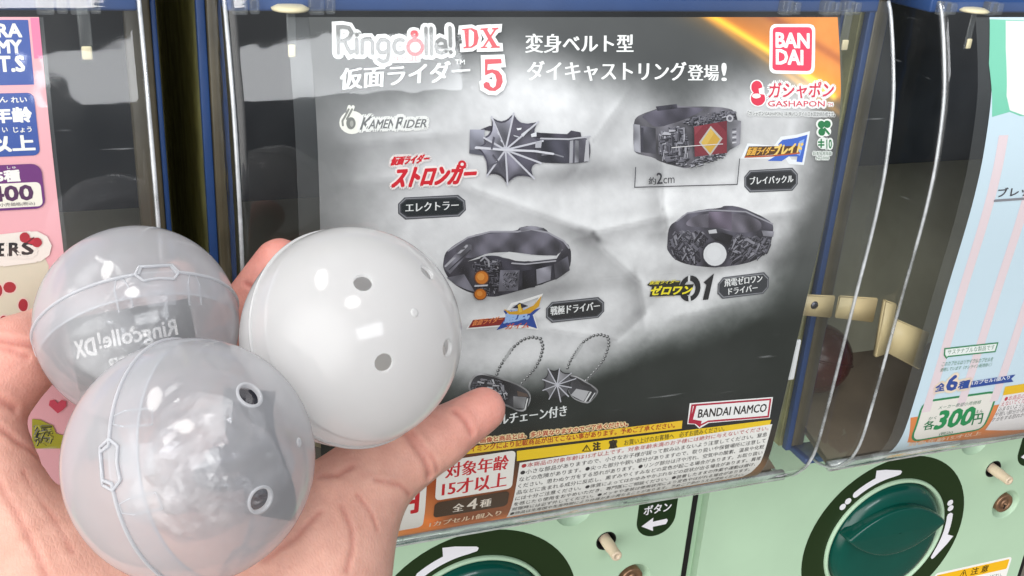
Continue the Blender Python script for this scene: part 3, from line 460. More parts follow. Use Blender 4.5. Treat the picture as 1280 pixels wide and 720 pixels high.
['series_logo',None,[('L',[(5.18,11.3),(5.18,11.44),(5.15,11.56),(5.09,11.66),(5.0,11.73),(4.9,11.76),(4.78,11.75),(4.67,11.7),(4.56,11.61),(4.48,11.49),(4.41,11.36),(4.38,11.22),(4.38,11.08),(4.41,10.96),(4.47,10.86),(4.56,10.79),(4.66,10.76),(4.78,10.77),(4.89,10.82),(5.0,10.91),(5.08,11.02),(5.15,11.16)],0.24,'2a2a2e',1),('P',[(5.4,11.02),(5.83,10.64),(5.79,11.89),(5.52,11.88),(5.56,11.16)],'2a2a2e'),('L',[(4.64,10.66),(4.67,10.91)],0.1,'d8d8da',0),('L',[(4.82,11.64),(4.89,11.88)],0.1,'d8d8da',0),('P',[(2.69,10.89),(2.83,10.75),(4.26,10.83),(4.23,11.04),(4.94,11.06),(4.8,11.56),(2.9,11.45),(2.95,11.0)],'2a2a20'),('T','仮面ライダー',(2.77,10.87),(4.17,10.95),(2.85,10.7),'f0e040','b',None),('T','ゼロワン',(2.88,11.37),(4.84,11.51),(2.97,10.97),'f2e22e','bb',None),('T','ZERO-ONE',(3.17,11.53),(4.09,11.57),(3.16,11.48),'c8b060','g',None)]],
['name_plate',None,[('P',[(-7.74,6.42),(-5.69,6.44),(-5.41,6.68),(-5.37,7.05),(-5.61,7.29),(-7.7,7.27),(-7.97,7.02),(-7.98,6.65)],'55565c'),('P',[(-7.7,6.45),(-5.73,6.49),(-5.45,6.7),(-5.42,7.03),(-5.65,7.25),(-7.66,7.22),(-7.92,7.0),(-7.94,6.66)],'8b8c92'),('P',[(-7.68,6.49),(-5.75,6.52),(-5.49,6.72),(-5.45,7.02),(-5.68,7.21),(-7.64,7.18),(-7.89,6.98),(-7.9,6.67)],'3c3d43'),('P',[(-7.64,6.53),(-5.79,6.58),(-5.54,6.74),(-5.5,7.01),(-5.72,7.17),(-7.6,7.13),(-7.84,6.96),(-7.85,6.69)],'1d2428'),('T','エレクトラー',(-7.69,6.98),(-5.67,7.0),(-7.69,6.64),'e9e9ea','m',None)]],
['name_plate',None,[('P',[(6.78,6.14),(8.85,6.13),(9.16,6.41),(9.23,6.85),(9.01,7.13),(6.92,7.09),(6.62,6.82),(6.56,6.4)],'55565c'),('P',[(6.82,6.18),(8.82,6.18),(9.11,6.43),(9.18,6.83),(8.97,7.08),(6.94,7.04),(6.66,6.79),(6.61,6.42)],'8b8c92'),('P',[(6.85,6.21),(8.8,6.22),(9.08,6.45),(9.14,6.82),(8.93,7.05),(6.96,7.0),(6.69,6.77),(6.64,6.43)],'3c3d43'),('P',[(6.9,6.27),(8.77,6.29),(9.04,6.49),(9.09,6.8),(8.88,6.99),(6.99,6.94),(6.74,6.74),(6.69,6.45)],'25272b'),('T','ブレイバックル',(6.88,6.76),(8.98,6.77),(6.83,6.42),'e9e9ea','m',None)]],
['name_plate',None,[('P',[(-1.52,11.26),(0.54,11.24),(0.84,11.51),(0.9,11.95),(0.67,12.23),(-1.41,12.24),(-1.7,11.96),(-1.74,11.54)],'55565c'),('P',[(-1.48,11.3),(0.51,11.3),(0.8,11.54),(0.85,11.94),(0.63,12.19),(-1.39,12.18),(-1.66,11.93),(-1.7,11.55)],'8b8c92'),('P',[(-1.45,11.34),(0.49,11.34),(0.77,11.57),(0.82,11.93),(0.6,12.15),(-1.36,12.13),(-1.63,11.91),(-1.67,11.56)],'3c3d43'),('P',[(-1.41,11.38),(0.46,11.41),(0.72,11.61),(0.77,11.91),(0.55,12.1),(-1.33,12.06),(-1.58,11.87),(-1.61,11.57)],'26272b'),('T','戦極ドライバー',(-1.5,11.88),(0.67,11.86),(-1.54,11.47),'e9e9ea','m',None)]],
['name_plate',None,[('P',[(6.33,10.88),(8.36,10.82),(8.67,11.11),(8.76,11.59),(8.56,11.9),(6.5,11.94),(6.2,11.65),(6.13,11.18)],'55565c'),('P',[(6.37,10.92),(8.33,10.88),(8.63,11.15),(8.71,11.57),(8.51,11.85),(6.53,11.88),(6.24,11.61),(6.18,11.19)],'8b8c92'),('P',[(6.41,10.96),(8.32,10.93),(8.61,11.18),(8.68,11.57),(8.48,11.82),(6.54,11.83),(6.27,11.58),(6.21,11.2)],'3c3d43'),('P',[(6.46,11.01),(8.29,11.01),(8.56,11.22),(8.62,11.55),(8.42,11.76),(6.57,11.75),(6.31,11.54),(6.26,11.22)],'393b40'),('T','飛電ゼロワン',(6.49,11.35),(8.36,11.3),(6.41,10.96),'e9e9ea','m',None),('T','ドライバー',(6.77,11.76),(8.21,11.71),(6.7,11.43),'e9e9ea','m',None)]],
['product_picture',None,[('M',[(-4.86,4.05),(-4.5,3.93),(-2.5,4.26),(-1.41,4.35),(-1.25,4.22),(-0.86,4.3),(-0.8,4.55),(-2.49,4.48)],'4b4753',1),('M',[(-2.6,4.47),(-2.49,4.47),(-2.35,4.47),(-2.17,4.49),(-1.96,4.5),(-1.72,4.51),(-1.48,4.52),(-1.24,4.52),(-1.01,4.51),(-0.78,4.49),(-0.61,4.54),(-0.5,4.65),(-0.44,4.82),(-0.42,5.08),(-0.44,5.26),(-0.48,5.39),(-0.55,5.45),(-0.64,5.46),(-0.73,5.46),(-0.84,5.47),(-0.96,5.47),(-1.09,5.47),(-1.26,5.46),(-1.48,5.46),(-1.73,5.44),(-2.02,5.42),(-2.26,5.4),(-2.45,5.36),(-2.57,5.33),(-2.64,5.29),(-2.69,5.21),(-2.72,5.1),(-2.74,4.94),(-2.76,4.76),(-2.73,4.61),(-2.68,4.52)],'57555f',2),('M',[(-2.49,4.53),(-1.35,4.58),(-1.29,5.45),(-2.47,5.34)],'45444f',3),('P',[(-1.29,4.61),(-1.16,4.59),(-1.15,5.45),(-1.29,5.46)],'a3a2aa'),('M',[(-1.07,4.59),(-0.93,4.62),(-0.9,5.44),(-1.07,5.45)],'9b9aa3',4),('P',[(-0.63,4.61),(-0.52,4.51),(-0.46,5.42),(-0.68,5.42)],'b5b4ba'),('L',[(-2.49,4.47),(-1.35,4.54),(-0.46,4.47)],0.06,'b9b8c0',0),('L',[(-2.42,5.09),(-1.99,5.06),(-1.55,5.2)],0.05,'8a8992',0),('M',[(-5.27,4.04),(-4.71,4.06),(-4.75,4.94),(-5.3,4.91)],'9a9aa8',5),('P',[(-5.28,4.77),(-4.75,4.81),(-4.75,5.01),(-5.3,4.91)],'5d5d68'),('M',[(-4.37,3.66),(-4.32,3.69),(-4.28,3.71),(-4.24,3.73),(-4.2,3.75),(-4.15,3.76),(-4.11,3.77),(-4.06,3.78),(-4.02,3.78),(-3.98,3.76),(-3.94,3.76),(-3.89,3.74),(-3.85,3.73),(-3.81,3.7),(-3.77,3.68),(-3.73,3.64),(-3.69,3.61),(-3.64,3.57),(-3.6,3.55),(-3.58,3.56),(-3.54,3.58),(-3.52,3.63),(-3.48,3.67),(-3.46,3.71),(-3.42,3.75),(-3.39,3.78),(-3.35,3.81),(-3.3,3.84),(-3.26,3.86),(-3.2,3.87),(-3.15,3.88),(-3.1,3.89),(-3.04,3.9),(-2.98,3.9),(-2.92,3.89),(-2.85,3.88),(-2.78,3.88),(-2.71,3.86),(-2.66,3.87),(-2.64,3.88),(-2.64,3.92),(-2.68,3.97),(-2.7,4.03),(-2.72,4.07),(-2.74,4.12),(-2.74,4.17),(-2.75,4.21),(-2.75,4.25),(-2.74,4.29),(-2.74,4.32),(-2.72,4.36),(-2.7,4.39),(-2.68,4.42),(-2.65,4.45),(-2.62,4.47),(-2.58,4.5),(-2.54,4.52),(-2.48,4.53),(-2.46,4.56),(-2.46,4.58),(-2.48,4.62),(-2.52,4.65),(-2.56,4.69),(-2.59,4.73),(-2.62,4.77),(-2.65,4.81),(-2.66,4.85),(-2.68,4.89),(-2.68,4.93),(-2.69,4.97),(-2.68,5.01),(-2.68,5.06),(-2.66,5.1),(-2.65,5.14),(-2.62,5.18),(-2.6,5.24),(-2.56,5.28),(-2.53,5.32),(-2.51,5.36),(-2.52,5.39),(-2.54,5.4),(-2.6,5.4),(-2.64,5.41),(-2.68,5.41),(-2.72,5.43),(-2.74,5.45),(-2.77,5.47),(-2.79,5.49),(-2.81,5.52),(-2.82,5.54),(-2.83,5.58),(-2.84,5.61),(-2.84,5.65),(-2.82,5.69),(-2.81,5.73),(-2.8,5.78),(-2.78,5.83),(-2.76,5.89),(-2.75,5.92),(-2.78,5.94),(-2.83,5.93),(-2.9,5.9),(-2.97,5.88),(-3.04,5.86),(-3.1,5.85),(-3.17,5.84),(-3.23,5.84),(-3.28,5.84),(-3.34,5.84),(-3.39,5.85),(-3.44,5.86),(-3.5,5.88),(-3.54,5.9),(-3.58,5.93),(-3.62,5.96),(-3.66,5.98),(-3.7,6.02),(-3.74,6.07),(-3.78,6.1),(-3.8,6.09),(-3.84,6.06),(-3.87,6.02),(-3.91,5.97),(-3.94,5.92),(-3.98,5.89),(-4.01,5.86),(-4.05,5.82),(-4.09,5.8),(-4.13,5.77),(-4.18,5.75),(-4.22,5.74),(-4.26,5.72),(-4.3,5.72),(-4.36,5.71),(-4.4,5.71),(-4.45,5.72),(-4.5,5.73),(-4.54,5.75),(-4.58,5.74),(-4.61,5.72),(-4.62,5.67),(-4.6,5.6),(-4.6,5.54),(-4.61,5.47),(-4.61,5.41),(-4.62,5.35),(-4.63,5.29),(-4.64,5.23),(-4.66,5.18),(-4.69,5.12),(-4.72,5.07),(-4.74,5.02),(-4.78,4.97),(-4.8,4.92),(-4.84,4.88),(-4.88,4.83),(-4.93,4.79),(-4.97,4.74),(-5.0,4.71),(-5.0,4.68),(-4.98,4.67),(-4.93,4.66),(-4.89,4.66),(-4.86,4.64),(-4.83,4.63),(-4.8,4.62),(-4.78,4.6),(-4.75,4.59),(-4.74,4.57),(-4.72,4.56),(-4.72,4.54),(-4.7,4.52),(-4.7,4.5),(-4.7,4.48),(-4.7,4.46),(-4.71,4.44),(-4.72,4.42),(-4.73,4.39),(-4.74,4.37),(-4.72,4.35),(-4.7,4.33),(-4.67,4.31),(-4.64,4.29),(-4.61,4.28),(-4.58,4.26),(-4.55,4.23),(-4.53,4.2),(-4.51,4.17),(-4.49,4.13),(-4.47,4.1),(-4.46,4.06),(-4.44,4.01),(-4.44,3.97),(-4.43,3.92),(-4.43,3.87),(-4.43,3.82),(-4.43,3.76),(-4.44,3.7),(-4.43,3.66),(-4.4,3.65)],'4d4a57',6),('M',[(-3.9,4.83),(-4.41,3.69),(-4.24,3.8),(-4.07,3.85),(-3.91,3.83),(-3.76,3.75),(-3.61,3.6)],'a09eac',7),('M',[(-3.9,4.83),(-3.61,3.6),(-3.51,3.78),(-3.37,3.9),(-3.19,3.96),(-2.96,3.97),(-2.69,3.91)],'5d5966',8),('M',[(-3.9,4.83),(-2.69,3.91),(-2.8,4.11),(-2.84,4.27),(-2.8,4.41),(-2.7,4.51),(-2.52,4.58)],'6b6875',9),('M',[(-3.9,4.83),(-2.52,4.58),(-2.68,4.72),(-2.77,4.86),(-2.78,5.02),(-2.71,5.18),(-2.57,5.35)],'4d4a56',10),('M',[(-3.9,4.83),(-2.57,5.35),(-2.76,5.37),(-2.87,5.43),(-2.92,5.53),(-2.9,5.69),(-2.81,5.88)],'565361',11),('M',[(-3.9,4.83),(-2.81,5.88),(-3.07,5.79),(-3.31,5.75),(-3.5,5.79),(-3.67,5.88),(-3.8,6.05)],'7c7987',12),('M',[(-3.9,4.83),(-3.8,6.05),(-3.92,5.86),(-4.06,5.73),(-4.21,5.66),(-4.38,5.65),(-4.57,5.7)],'6b6975',13),('M',[(-3.9,4.83),(-4.57,5.7),(-4.55,5.45),(-4.58,5.23),(-4.66,5.03),(-4.79,4.85),(-4.96,4.69)],'9391a0',14),('M',[(-3.9,4.83),(-4.96,4.69),(-4.81,4.66),(-4.7,4.61),(-4.65,4.55),(-4.64,4.47),(-4.69,4.38)],'8d8b99',15),('M',[(-3.9,4.83),(-4.69,4.38),(-4.56,4.33),(-4.47,4.24),(-4.41,4.1),(-4.39,3.92),(-4.41,3.69)],'aaa8b6',16),('L',[(-3.9,4.83),(-4.44,3.61)],0.07,'c9c8d2',0),('L',[(-3.9,4.83),(-3.58,3.51)],0.07,'c9c8d2',0),('L',[(-3.9,4.83),(-2.6,3.84)],0.07,'c9c8d2',0),('L',[(-3.9,4.83),(-2.41,4.56)],0.07,'c9c8d2',0),('L',[(-3.9,4.83),(-2.47,5.39)],0.07,'c9c8d2',0),('L',[(-3.9,4.83),(-2.72,5.97)],0.07,'c9c8d2',0),('L',[(-3.9,4.83),(-3.79,6.14)],0.07,'c9c8d2',0),('L',[(-3.9,4.83),(-4.62,5.77)],0.07,'c9c8d2',0),('L',[(-3.9,4.83),(-5.04,4.68)],0.07,'c9c8d2',0),('L',[(-3.9,4.83),(-4.75,4.35)],0.07,'c9c8d2',0),('P',[(-3.48,4.05),(-3.27,4.04),(-3.3,4.11),(-3.43,4.13)],'e9e9ef'),('P',[(-3.3,4.28),(-2.98,4.07),(-2.95,4.12),(-3.22,4.38)],'d4d4dc'),('P',[(-2.91,4.29),(-2.68,4.2),(-2.68,4.38),(-2.88,4.4)],'dedee5'),('P',[(-2.71,4.58),(-2.46,4.56),(-2.49,4.81),(-2.73,4.8)],'b3b2bb'),('P',[(-3.61,4.29),(-3.4,4.35),(-3.37,4.4),(-3.56,4.34)],'d0d0d8'),('L',[(-5.07,4.7),(-3.9,4.83),(-2.75,4.92),(-1.99,5.06)],0.08,'d5d4dd',0),('P',[(-4.4,4.31),(-4.32,4.36),(-4.42,4.8),(-4.49,4.78)],'5b5965'),('L',[(-4.39,5.0),(-3.91,5.62)],0.06,'57555f',0),('L',[(-4.52,5.39),(-4.08,5.22),(-4.05,5.42)],0.05,'5d5b66',0)]],
['product_picture',None,[('M',[(1.44,3.9),(1.5,3.83),(1.58,3.77),(1.71,3.72),(1.87,3.66),(2.07,3.61),(2.23,3.56),(2.34,3.53),(2.41,3.5),(2.44,3.47),(2.5,3.45),(2.6,3.43),(2.74,3.41),(2.91,3.38),(3.05,3.37),(3.16,3.38),(3.23,3.39),(3.26,3.42),(3.41,3.44),(3.68,3.46),(4.06,3.48),(4.55,3.49),(4.97,3.52),(5.31,3.55),(5.57,3.6),(5.75,3.65),(5.9,3.78),(6.0,3.96),(6.08,4.22),(6.11,4.53),(6.11,4.78),(6.08,4.98),(6.0,5.1),(5.9,5.17),(5.8,5.23),(5.73,5.3),(5.67,5.36),(5.62,5.42),(5.48,5.49),(5.25,5.58),(4.93,5.67),(4.5,5.77),(4.17,5.85),(3.93,5.9),(3.78,5.91),(3.72,5.9),(3.61,5.87),(3.45,5.83),(3.24,5.77),(2.98,5.7),(2.77,5.63),(2.61,5.57),(2.5,5.52),(2.43,5.47),(2.34,5.43),(2.2,5.38),(2.04,5.34),(1.83,5.29),(1.67,5.25),(1.56,5.2),(1.49,5.15),(1.46,5.1),(1.44,4.99),(1.42,4.84),(1.4,4.64),(1.39,4.38),(1.39,4.18),(1.41,4.02)],'6f6c74',17),('M',[(1.96,3.68),(2.17,3.6),(2.46,3.55),(2.83,3.52),(3.3,3.5),(3.84,3.51),(4.22,3.53),(4.4,3.57),(4.42,3.63),(4.28,3.7),(4.11,3.78),(3.94,3.84),(3.75,3.91),(3.56,3.98),(3.35,4.04),(3.15,4.09),(2.92,4.14),(2.7,4.2),(2.5,4.21),(2.33,4.2),(2.2,4.15),(2.11,4.08),(2.01,4.01),(1.92,3.94),(1.84,3.89),(1.77,3.84),(1.76,3.79),(1.83,3.74)],'5a5663',18),('M',[(2.33,3.43),(3.25,3.36),(3.29,3.53),(2.41,3.6)],'4c4955',19),('M',[(1.37,4.07),(1.66,4.11),(1.75,5.2),(1.45,5.12)],'a09fa8',20),('M',[(1.7,4.15),(2.35,4.27),(2.41,5.27),(1.75,5.17)],'57555f',21),('P',[(1.7,4.22),(1.82,4.22),(1.85,5.17),(1.75,5.16)],'3c3a44'),('J',[(2.39,4.31),(2.9,4.39),(2.81,4.12),(3.67,4.29),(3.98,5.34),(3.79,5.89),(2.58,5.55)],210,['4a4850','6a6871','36343c','8f8d96','57555f','b3b1ba'],0.12,0.42,1,[0.0,1.5]),('J',[(3.26,4.0),(5.3,3.62),(5.95,3.74),(5.96,4.02),(3.98,4.3)],160,['4a4850','6a6871','36343c','8f8d96','57555f','b3b1ba'],0.06,0.24,2,[-0.1,1.45]),('J',[(3.79,5.89),(4.06,5.45),(5.49,5.26),(5.73,5.2),(5.44,5.54),(3.95,5.94)],90,['4a4850','6a6871','36343c','8f8d96','57555f','b3b1ba'],0.06,0.24,3,[-0.15,0.3]),('P',[(3.96,4.24),(5.44,4.07),(5.54,5.34),(4.08,5.43)],'7e2e38'),('P',[(3.96,4.24),(4.37,4.21),(4.04,4.57)],'8c3c46'),('P',[(5.0,4.12),(5.42,4.1),(5.44,4.49)],'6a2630'),('P',[(4.04,5.13),(4.46,5.41),(4.08,5.43)],'782c38'),('P',[(4.71,4.24),(5.29,4.76),(4.78,5.43),(4.22,4.87)],'b9b3ae'),('P',[(4.71,4.34),(5.18,4.78),(4.77,5.33),(4.32,4.88)],'c9a040'),('P',[(4.71,4.34),(4.87,4.54),(4.51,5.08),(4.32,4.88)],'d4b056'),('M',[(5.44,4.07),(5.64,4.01),(6.09,4.09),(6.12,5.01),(5.73,5.2),(5.53,5.26)],'8a8890',22),('P',[(5.7,4.39),(5.89,4.38),(5.88,4.43),(5.7,4.44)],'55535b'),('P',[(5.71,4.5),(5.9,4.48),(5.89,4.53),(5.71,4.55)],'d0ced4'),('P',[(5.72,4.6),(5.9,4.59),(5.9,4.64),(5.71,4.65)],'55535b'),('P',[(5.73,4.71),(5.91,4.69),(5.91,4.74),(5.72,4.76)],'d0ced4'),('P',[(5.74,4.81),(5.92,4.8),(5.92,4.85),(5.73,4.86)],'55535b'),('P',[(5.74,4.92),(5.93,4.91),(5.93,4.95),(5.74,4.97)],'d0ced4'),('P',[(5.72,3.98),(5.71,4.02),(5.69,4.06),(5.66,4.09),(5.61,4.11),(5.56,4.11),(5.51,4.1),(5.46,4.08),(5.42,4.05),(5.4,4.01),(5.39,3.96),(5.39,3.92),(5.42,3.88),(5.45,3.85),(5.5,3.83),(5.55,3.83),(5.6,3.84),(5.64,3.86),(5.68,3.89),(5.71,3.93)],'b9b7be'),('P',[(5.65,3.97),(5.64,4.0),(5.63,4.02),(5.61,4.04),(5.59,4.05),(5.56,4.05),(5.53,4.04),(5.5,4.03),(5.48,4.01),(5.47,3.99),(5.46,3.97),(5.46,3.94),(5.48,3.92),(5.5,3.9),(5.52,3.89),(5.55,3.89),(5.58,3.9),(5.6,3.91),(5.63,3.93),(5.64,3.95)],'5d5b64'),('L',[(3.01,5.02),(3.95,4.99),(5.3,4.97)],0.03,'d8d4d6',0),('L',[(1.47,5.73),(1.49,6.51),(6.15,6.65),(6.14,5.61)],0.045,'55555a',0),('T','約',(2.1,6.43),(2.42,6.45),(2.07,6.14),'3c3c40','m',None),('T','2',(2.45,6.43),(2.7,6.43),(2.41,5.99),'3c3c40','b',None),('T','cm',(2.74,6.43),(3.24,6.43),(2.72,6.2),'3c3c40','g',None)]],
['product_picture',None,[('M',[(-6.11,8.74),(-6.07,8.66),(-5.99,8.59),(-5.88,8.49),(-5.73,8.39),(-5.54,8.28),(-5.35,8.18),(-5.15,8.11),(-4.94,8.05),(-4.74,8.02),(-4.5,8.0),(-4.26,7.98),(-3.99,7.99),(-3.69,8.01),(-3.47,8.02),(-3.32,8.0),(-3.24,7.98),(-3.22,7.95),(-3.18,7.92),(-3.11,7.89),(-3.01,7.88),(-2.88,7.86),(-2.75,7.87),(-2.61,7.88),(-2.46,7.91),(-2.31,7.96),(-2.18,8.0),(-2.09,8.05),(-2.03,8.09),(-2.0,8.14),(-1.94,8.2),(-1.84,8.26),(-1.71,8.34),(-1.54,8.43),(-1.4,8.52),(-1.26,8.6),(-1.15,8.7),(-1.05,8.79),(-0.98,8.92),(-0.92,9.07),(-0.89,9.26),(-0.87,9.49),(-0.88,9.68),(-0.94,9.84),(-1.01,9.96),(-1.11,10.06),(-1.21,10.13),(-1.32,10.2),(-1.44,10.25),(-1.55,10.28),(-1.7,10.32),(-1.91,10.38),(-2.16,10.43),(-2.45,10.49),(-2.73,10.55),(-2.99,10.6),(-3.23,10.65),(-3.45,10.7),(-3.68,10.73),(-3.92,10.74),(-4.17,10.72),(-4.43,10.68),(-4.68,10.62),(-4.92,10.53),(-5.16,10.42),(-5.38,10.29),(-5.58,10.15),(-5.76,9.99),(-5.9,9.84),(-6.0,9.67),(-6.09,9.51),(-6.15,9.36),(-6.18,9.21),(-6.17,9.06),(-6.16,8.93),(-6.14,8.82)],'55525d',23),('P',[(-5.21,9.14),(-4.29,8.81),(-3.49,8.84),(-2.59,9.08),(-1.52,9.21),(-1.29,8.94),(-1.51,9.34),(-2.56,9.37),(-3.47,9.18),(-4.28,8.98)],'cfced2'),('M',[(-5.59,8.46),(-5.4,8.34),(-5.21,8.24),(-5.02,8.17),(-4.82,8.11),(-4.64,8.08),(-4.42,8.06),(-4.19,8.05),(-3.93,8.06),(-3.66,8.08),(-3.42,8.09),(-3.21,8.08),(-3.04,8.07),(-2.89,8.05),(-2.75,8.04),(-2.6,8.05),(-2.45,8.07),(-2.3,8.11),(-2.14,8.17),(-1.99,8.24),(-1.83,8.34),(-1.67,8.45),(-1.54,8.56),(-1.43,8.65),(-1.36,8.74),(-1.32,8.82),(-1.31,8.9),(-1.32,8.97),(-1.35,9.05),(-1.42,9.12),(-1.54,9.17),(-1.7,9.18),(-1.92,9.17),(-2.19,9.14),(-2.44,9.1),(-2.7,9.05),(-2.93,9.0),(-3.15,8.95),(-3.38,8.91),(-3.62,8.88),(-3.87,8.87),(-4.13,8.86),(-4.36,8.87),(-4.57,8.9),(-4.75,8.94),(-4.9,8.99),(-5.07,9.0),(-5.24,8.98),(-5.41,8.91),(-5.6,8.8),(-5.69,8.69),(-5.68,8.58)],'716e7b',24),('P',[(-3.88,9.01),(-3.56,8.87),(-3.27,8.93),(-2.89,9.07),(-2.36,9.17),(-1.79,9.24),(-1.6,9.21),(-1.66,9.32),(-2.27,9.33),(-2.86,9.34),(-3.24,9.28),(-3.62,9.13)],'dcdbde'),('L',[(-6.01,8.63),(-5.26,8.15),(-4.35,7.98),(-3.26,8.06),(-2.68,8.0),(-1.99,8.19),(-1.28,8.6),(-1.02,8.92)],0.07,'a5a3ad',0),('M',[(-3.2,7.9),(-2.69,7.86),(-2.16,7.99),(-2.08,8.11),(-2.68,8.01),(-3.11,8.07)],'8b8994',25),('M',[(-4.68,9.0),(-4.53,8.98),(-4.38,8.96),(-4.23,8.97),(-4.1,8.99),(-3.96,9.02),(-3.84,9.07),(-3.73,9.12),(-3.62,9.19),(-3.53,9.26),(-3.34,9.32),(-3.07,9.35),(-2.7,9.37),(-2.26,9.38),(-1.91,9.44),(-1.68,9.56),(-1.54,9.74),(-1.52,9.97),(-1.58,10.16),(-1.76,10.31),(-2.02,10.42),(-2.37,10.48),(-2.68,10.55),(-2.97,10.6),(-3.23,10.65),(-3.45,10.7),(-3.65,10.73),(-3.82,10.76),(-3.98,10.77),(-4.11,10.76),(-4.23,10.74),(-4.36,10.71),(-4.5,10.65),(-4.63,10.58),(-4.74,10.43),(-4.81,10.22),(-4.86,9.94),(-4.89,9.59),(-4.86,9.31),(-4.8,9.12)],'413f4a',26),('M',[(-6.19,9.28),(-5.32,8.39),(-5.09,8.45),(-5.08,8.67),(-5.89,9.6)],'7b7984',27),('L',[(-6.08,9.25),(-5.28,8.48)],0.09,'b5b3bc',0),('L',[(-5.93,9.41),(-5.13,8.67)],0.05,'3e3c46',0),('M',[(-6.02,9.74),(-5.32,9.66),(-4.83,10.47),(-5.13,10.36),(-5.65,10.08)],'807e8a',28),('J',[(-5.03,9.16),(-3.84,9.11),(-3.71,10.66),(-4.37,10.75),(-4.83,10.47)],110,['34323b','6a6873','a3a1ab','4a4852'],0.06,0.26,4,[0.2,1.3]),('M',[(-3.87,9.6),(-3.06,9.67),(-3.05,10.57),(-3.87,10.53)],'6d6b76',29),('J',[(-3.76,9.66),(-3.11,9.7),(-3.1,10.5),(-3.75,10.46)],60,['3a3842','8f8d98','56545e','7a7883'],0.05,0.18,5,[0.8,2.3]),('M',[(-2.94,9.72),(-2.42,9.65),(-2.34,10.48),(-2.87,10.49)],'2e2c36',30),('M',[(-2.37,9.69),(-1.73,9.58),(-1.71,10.22),(-2.28,10.37)],'8f8d98',31),('M',[(-1.64,9.53),(-1.07,9.23),(-0.92,9.86),(-1.49,10.24)],'63616c',32),('L',[(-1.34,9.47),(-1.27,10.03)],0.04,'3a3842',0),('L',[(-3.42,9.33),(-2.86,9.42),(-1.58,9.39)],0.06,'b3b1ba',0),('P',[(-4.31,9.86),(-4.32,9.96),(-4.35,10.05),(-4.42,10.12),(-4.5,10.16),(-4.6,10.17),(-4.7,10.14),(-4.79,10.08),(-4.86,10.01),(-4.91,9.91),(-4.93,9.81),(-4.92,9.71),(-4.89,9.62),(-4.82,9.55),(-4.74,9.51),(-4.64,9.51),(-4.55,9.53),(-4.46,9.59),(-4.38,9.66),(-4.33,9.76)],'6b4430'),('P',[(-4.36,9.86),(-4.36,9.94),(-4.4,10.02),(-4.45,10.07),(-4.52,10.11),(-4.6,10.11),(-4.68,10.09),(-4.76,10.05),(-4.82,9.98),(-4.86,9.9),(-4.88,9.81),(-4.88,9.73),(-4.84,9.65),(-4.79,9.6),(-4.72,9.57),(-4.64,9.56),(-4.56,9.58),(-4.48,9.63),(-4.42,9.69),(-4.38,9.77)],'d07a2a'),('P',[(-4.51,9.81),(-4.52,9.85),(-4.53,9.9),(-4.56,9.93),(-4.6,9.95),(-4.65,9.95),(-4.7,9.94),(-4.74,9.91),(-4.77,9.87),(-4.8,9.83),(-4.81,9.78),(-4.8,9.73),(-4.79,9.69),(-4.76,9.66),(-4.72,9.64),(-4.67,9.64),(-4.62,9.65),(-4.58,9.68),(-4.55,9.71),(-4.52,9.76)],'e59a48'),('P',[(-4.35,10.58),(-4.35,10.66),(-4.39,10.73),(-4.45,10.79),(-4.52,10.82),(-4.61,10.82),(-4.7,10.8),(-4.78,10.75),(-4.84,10.69),(-4.89,10.61),(-4.91,10.53),(-4.9,10.45),(-4.87,10.38),(-4.81,10.32),(-4.73,10.29),(-4.65,10.29),(-4.56,10.31),(-4.48,10.36),(-4.41,10.42),(-4.37,10.5)],'6b4430'),('P',[(-4.4,10.58),(-4.4,10.65),(-4.43,10.71),(-4.48,10.75),(-4.54,10.78),(-4.61,10.78),(-4.68,10.77),(-4.75,10.73),(-4.81,10.67),(-4.84,10.6),(-4.86,10.53),(-4.85,10.46),(-4.82,10.4),(-4.78,10.35),(-4.72,10.33),(-4.64,10.32),(-4.57,10.34),(-4.51,10.38),(-4.45,10.44),(-4.41,10.5)],'c8701f'),('P',[(-4.54,10.53),(-4.54,10.57),(-4.56,10.6),(-4.58,10.62),(-4.61,10.64),(-4.65,10.64),(-4.69,10.63),(-4.72,10.61),(-4.75,10.58),(-4.77,10.55),(-4.78,10.51),(-4.78,10.47),(-4.76,10.44),(-4.74,10.42),(-4.7,10.4),(-4.67,10.4),(-4.63,10.41),(-4.6,10.43),(-4.57,10.46),(-4.55,10.49)],'dd8f40'),('L',[(-4.87,10.17),(-4.38,10.19)],0.07,'c8c6ce',0),('L',[(-4.71,9.11),(-4.57,8.97),(-4.4,9.13),(-4.36,9.36)],0.07,'a5a3ac',0)]],
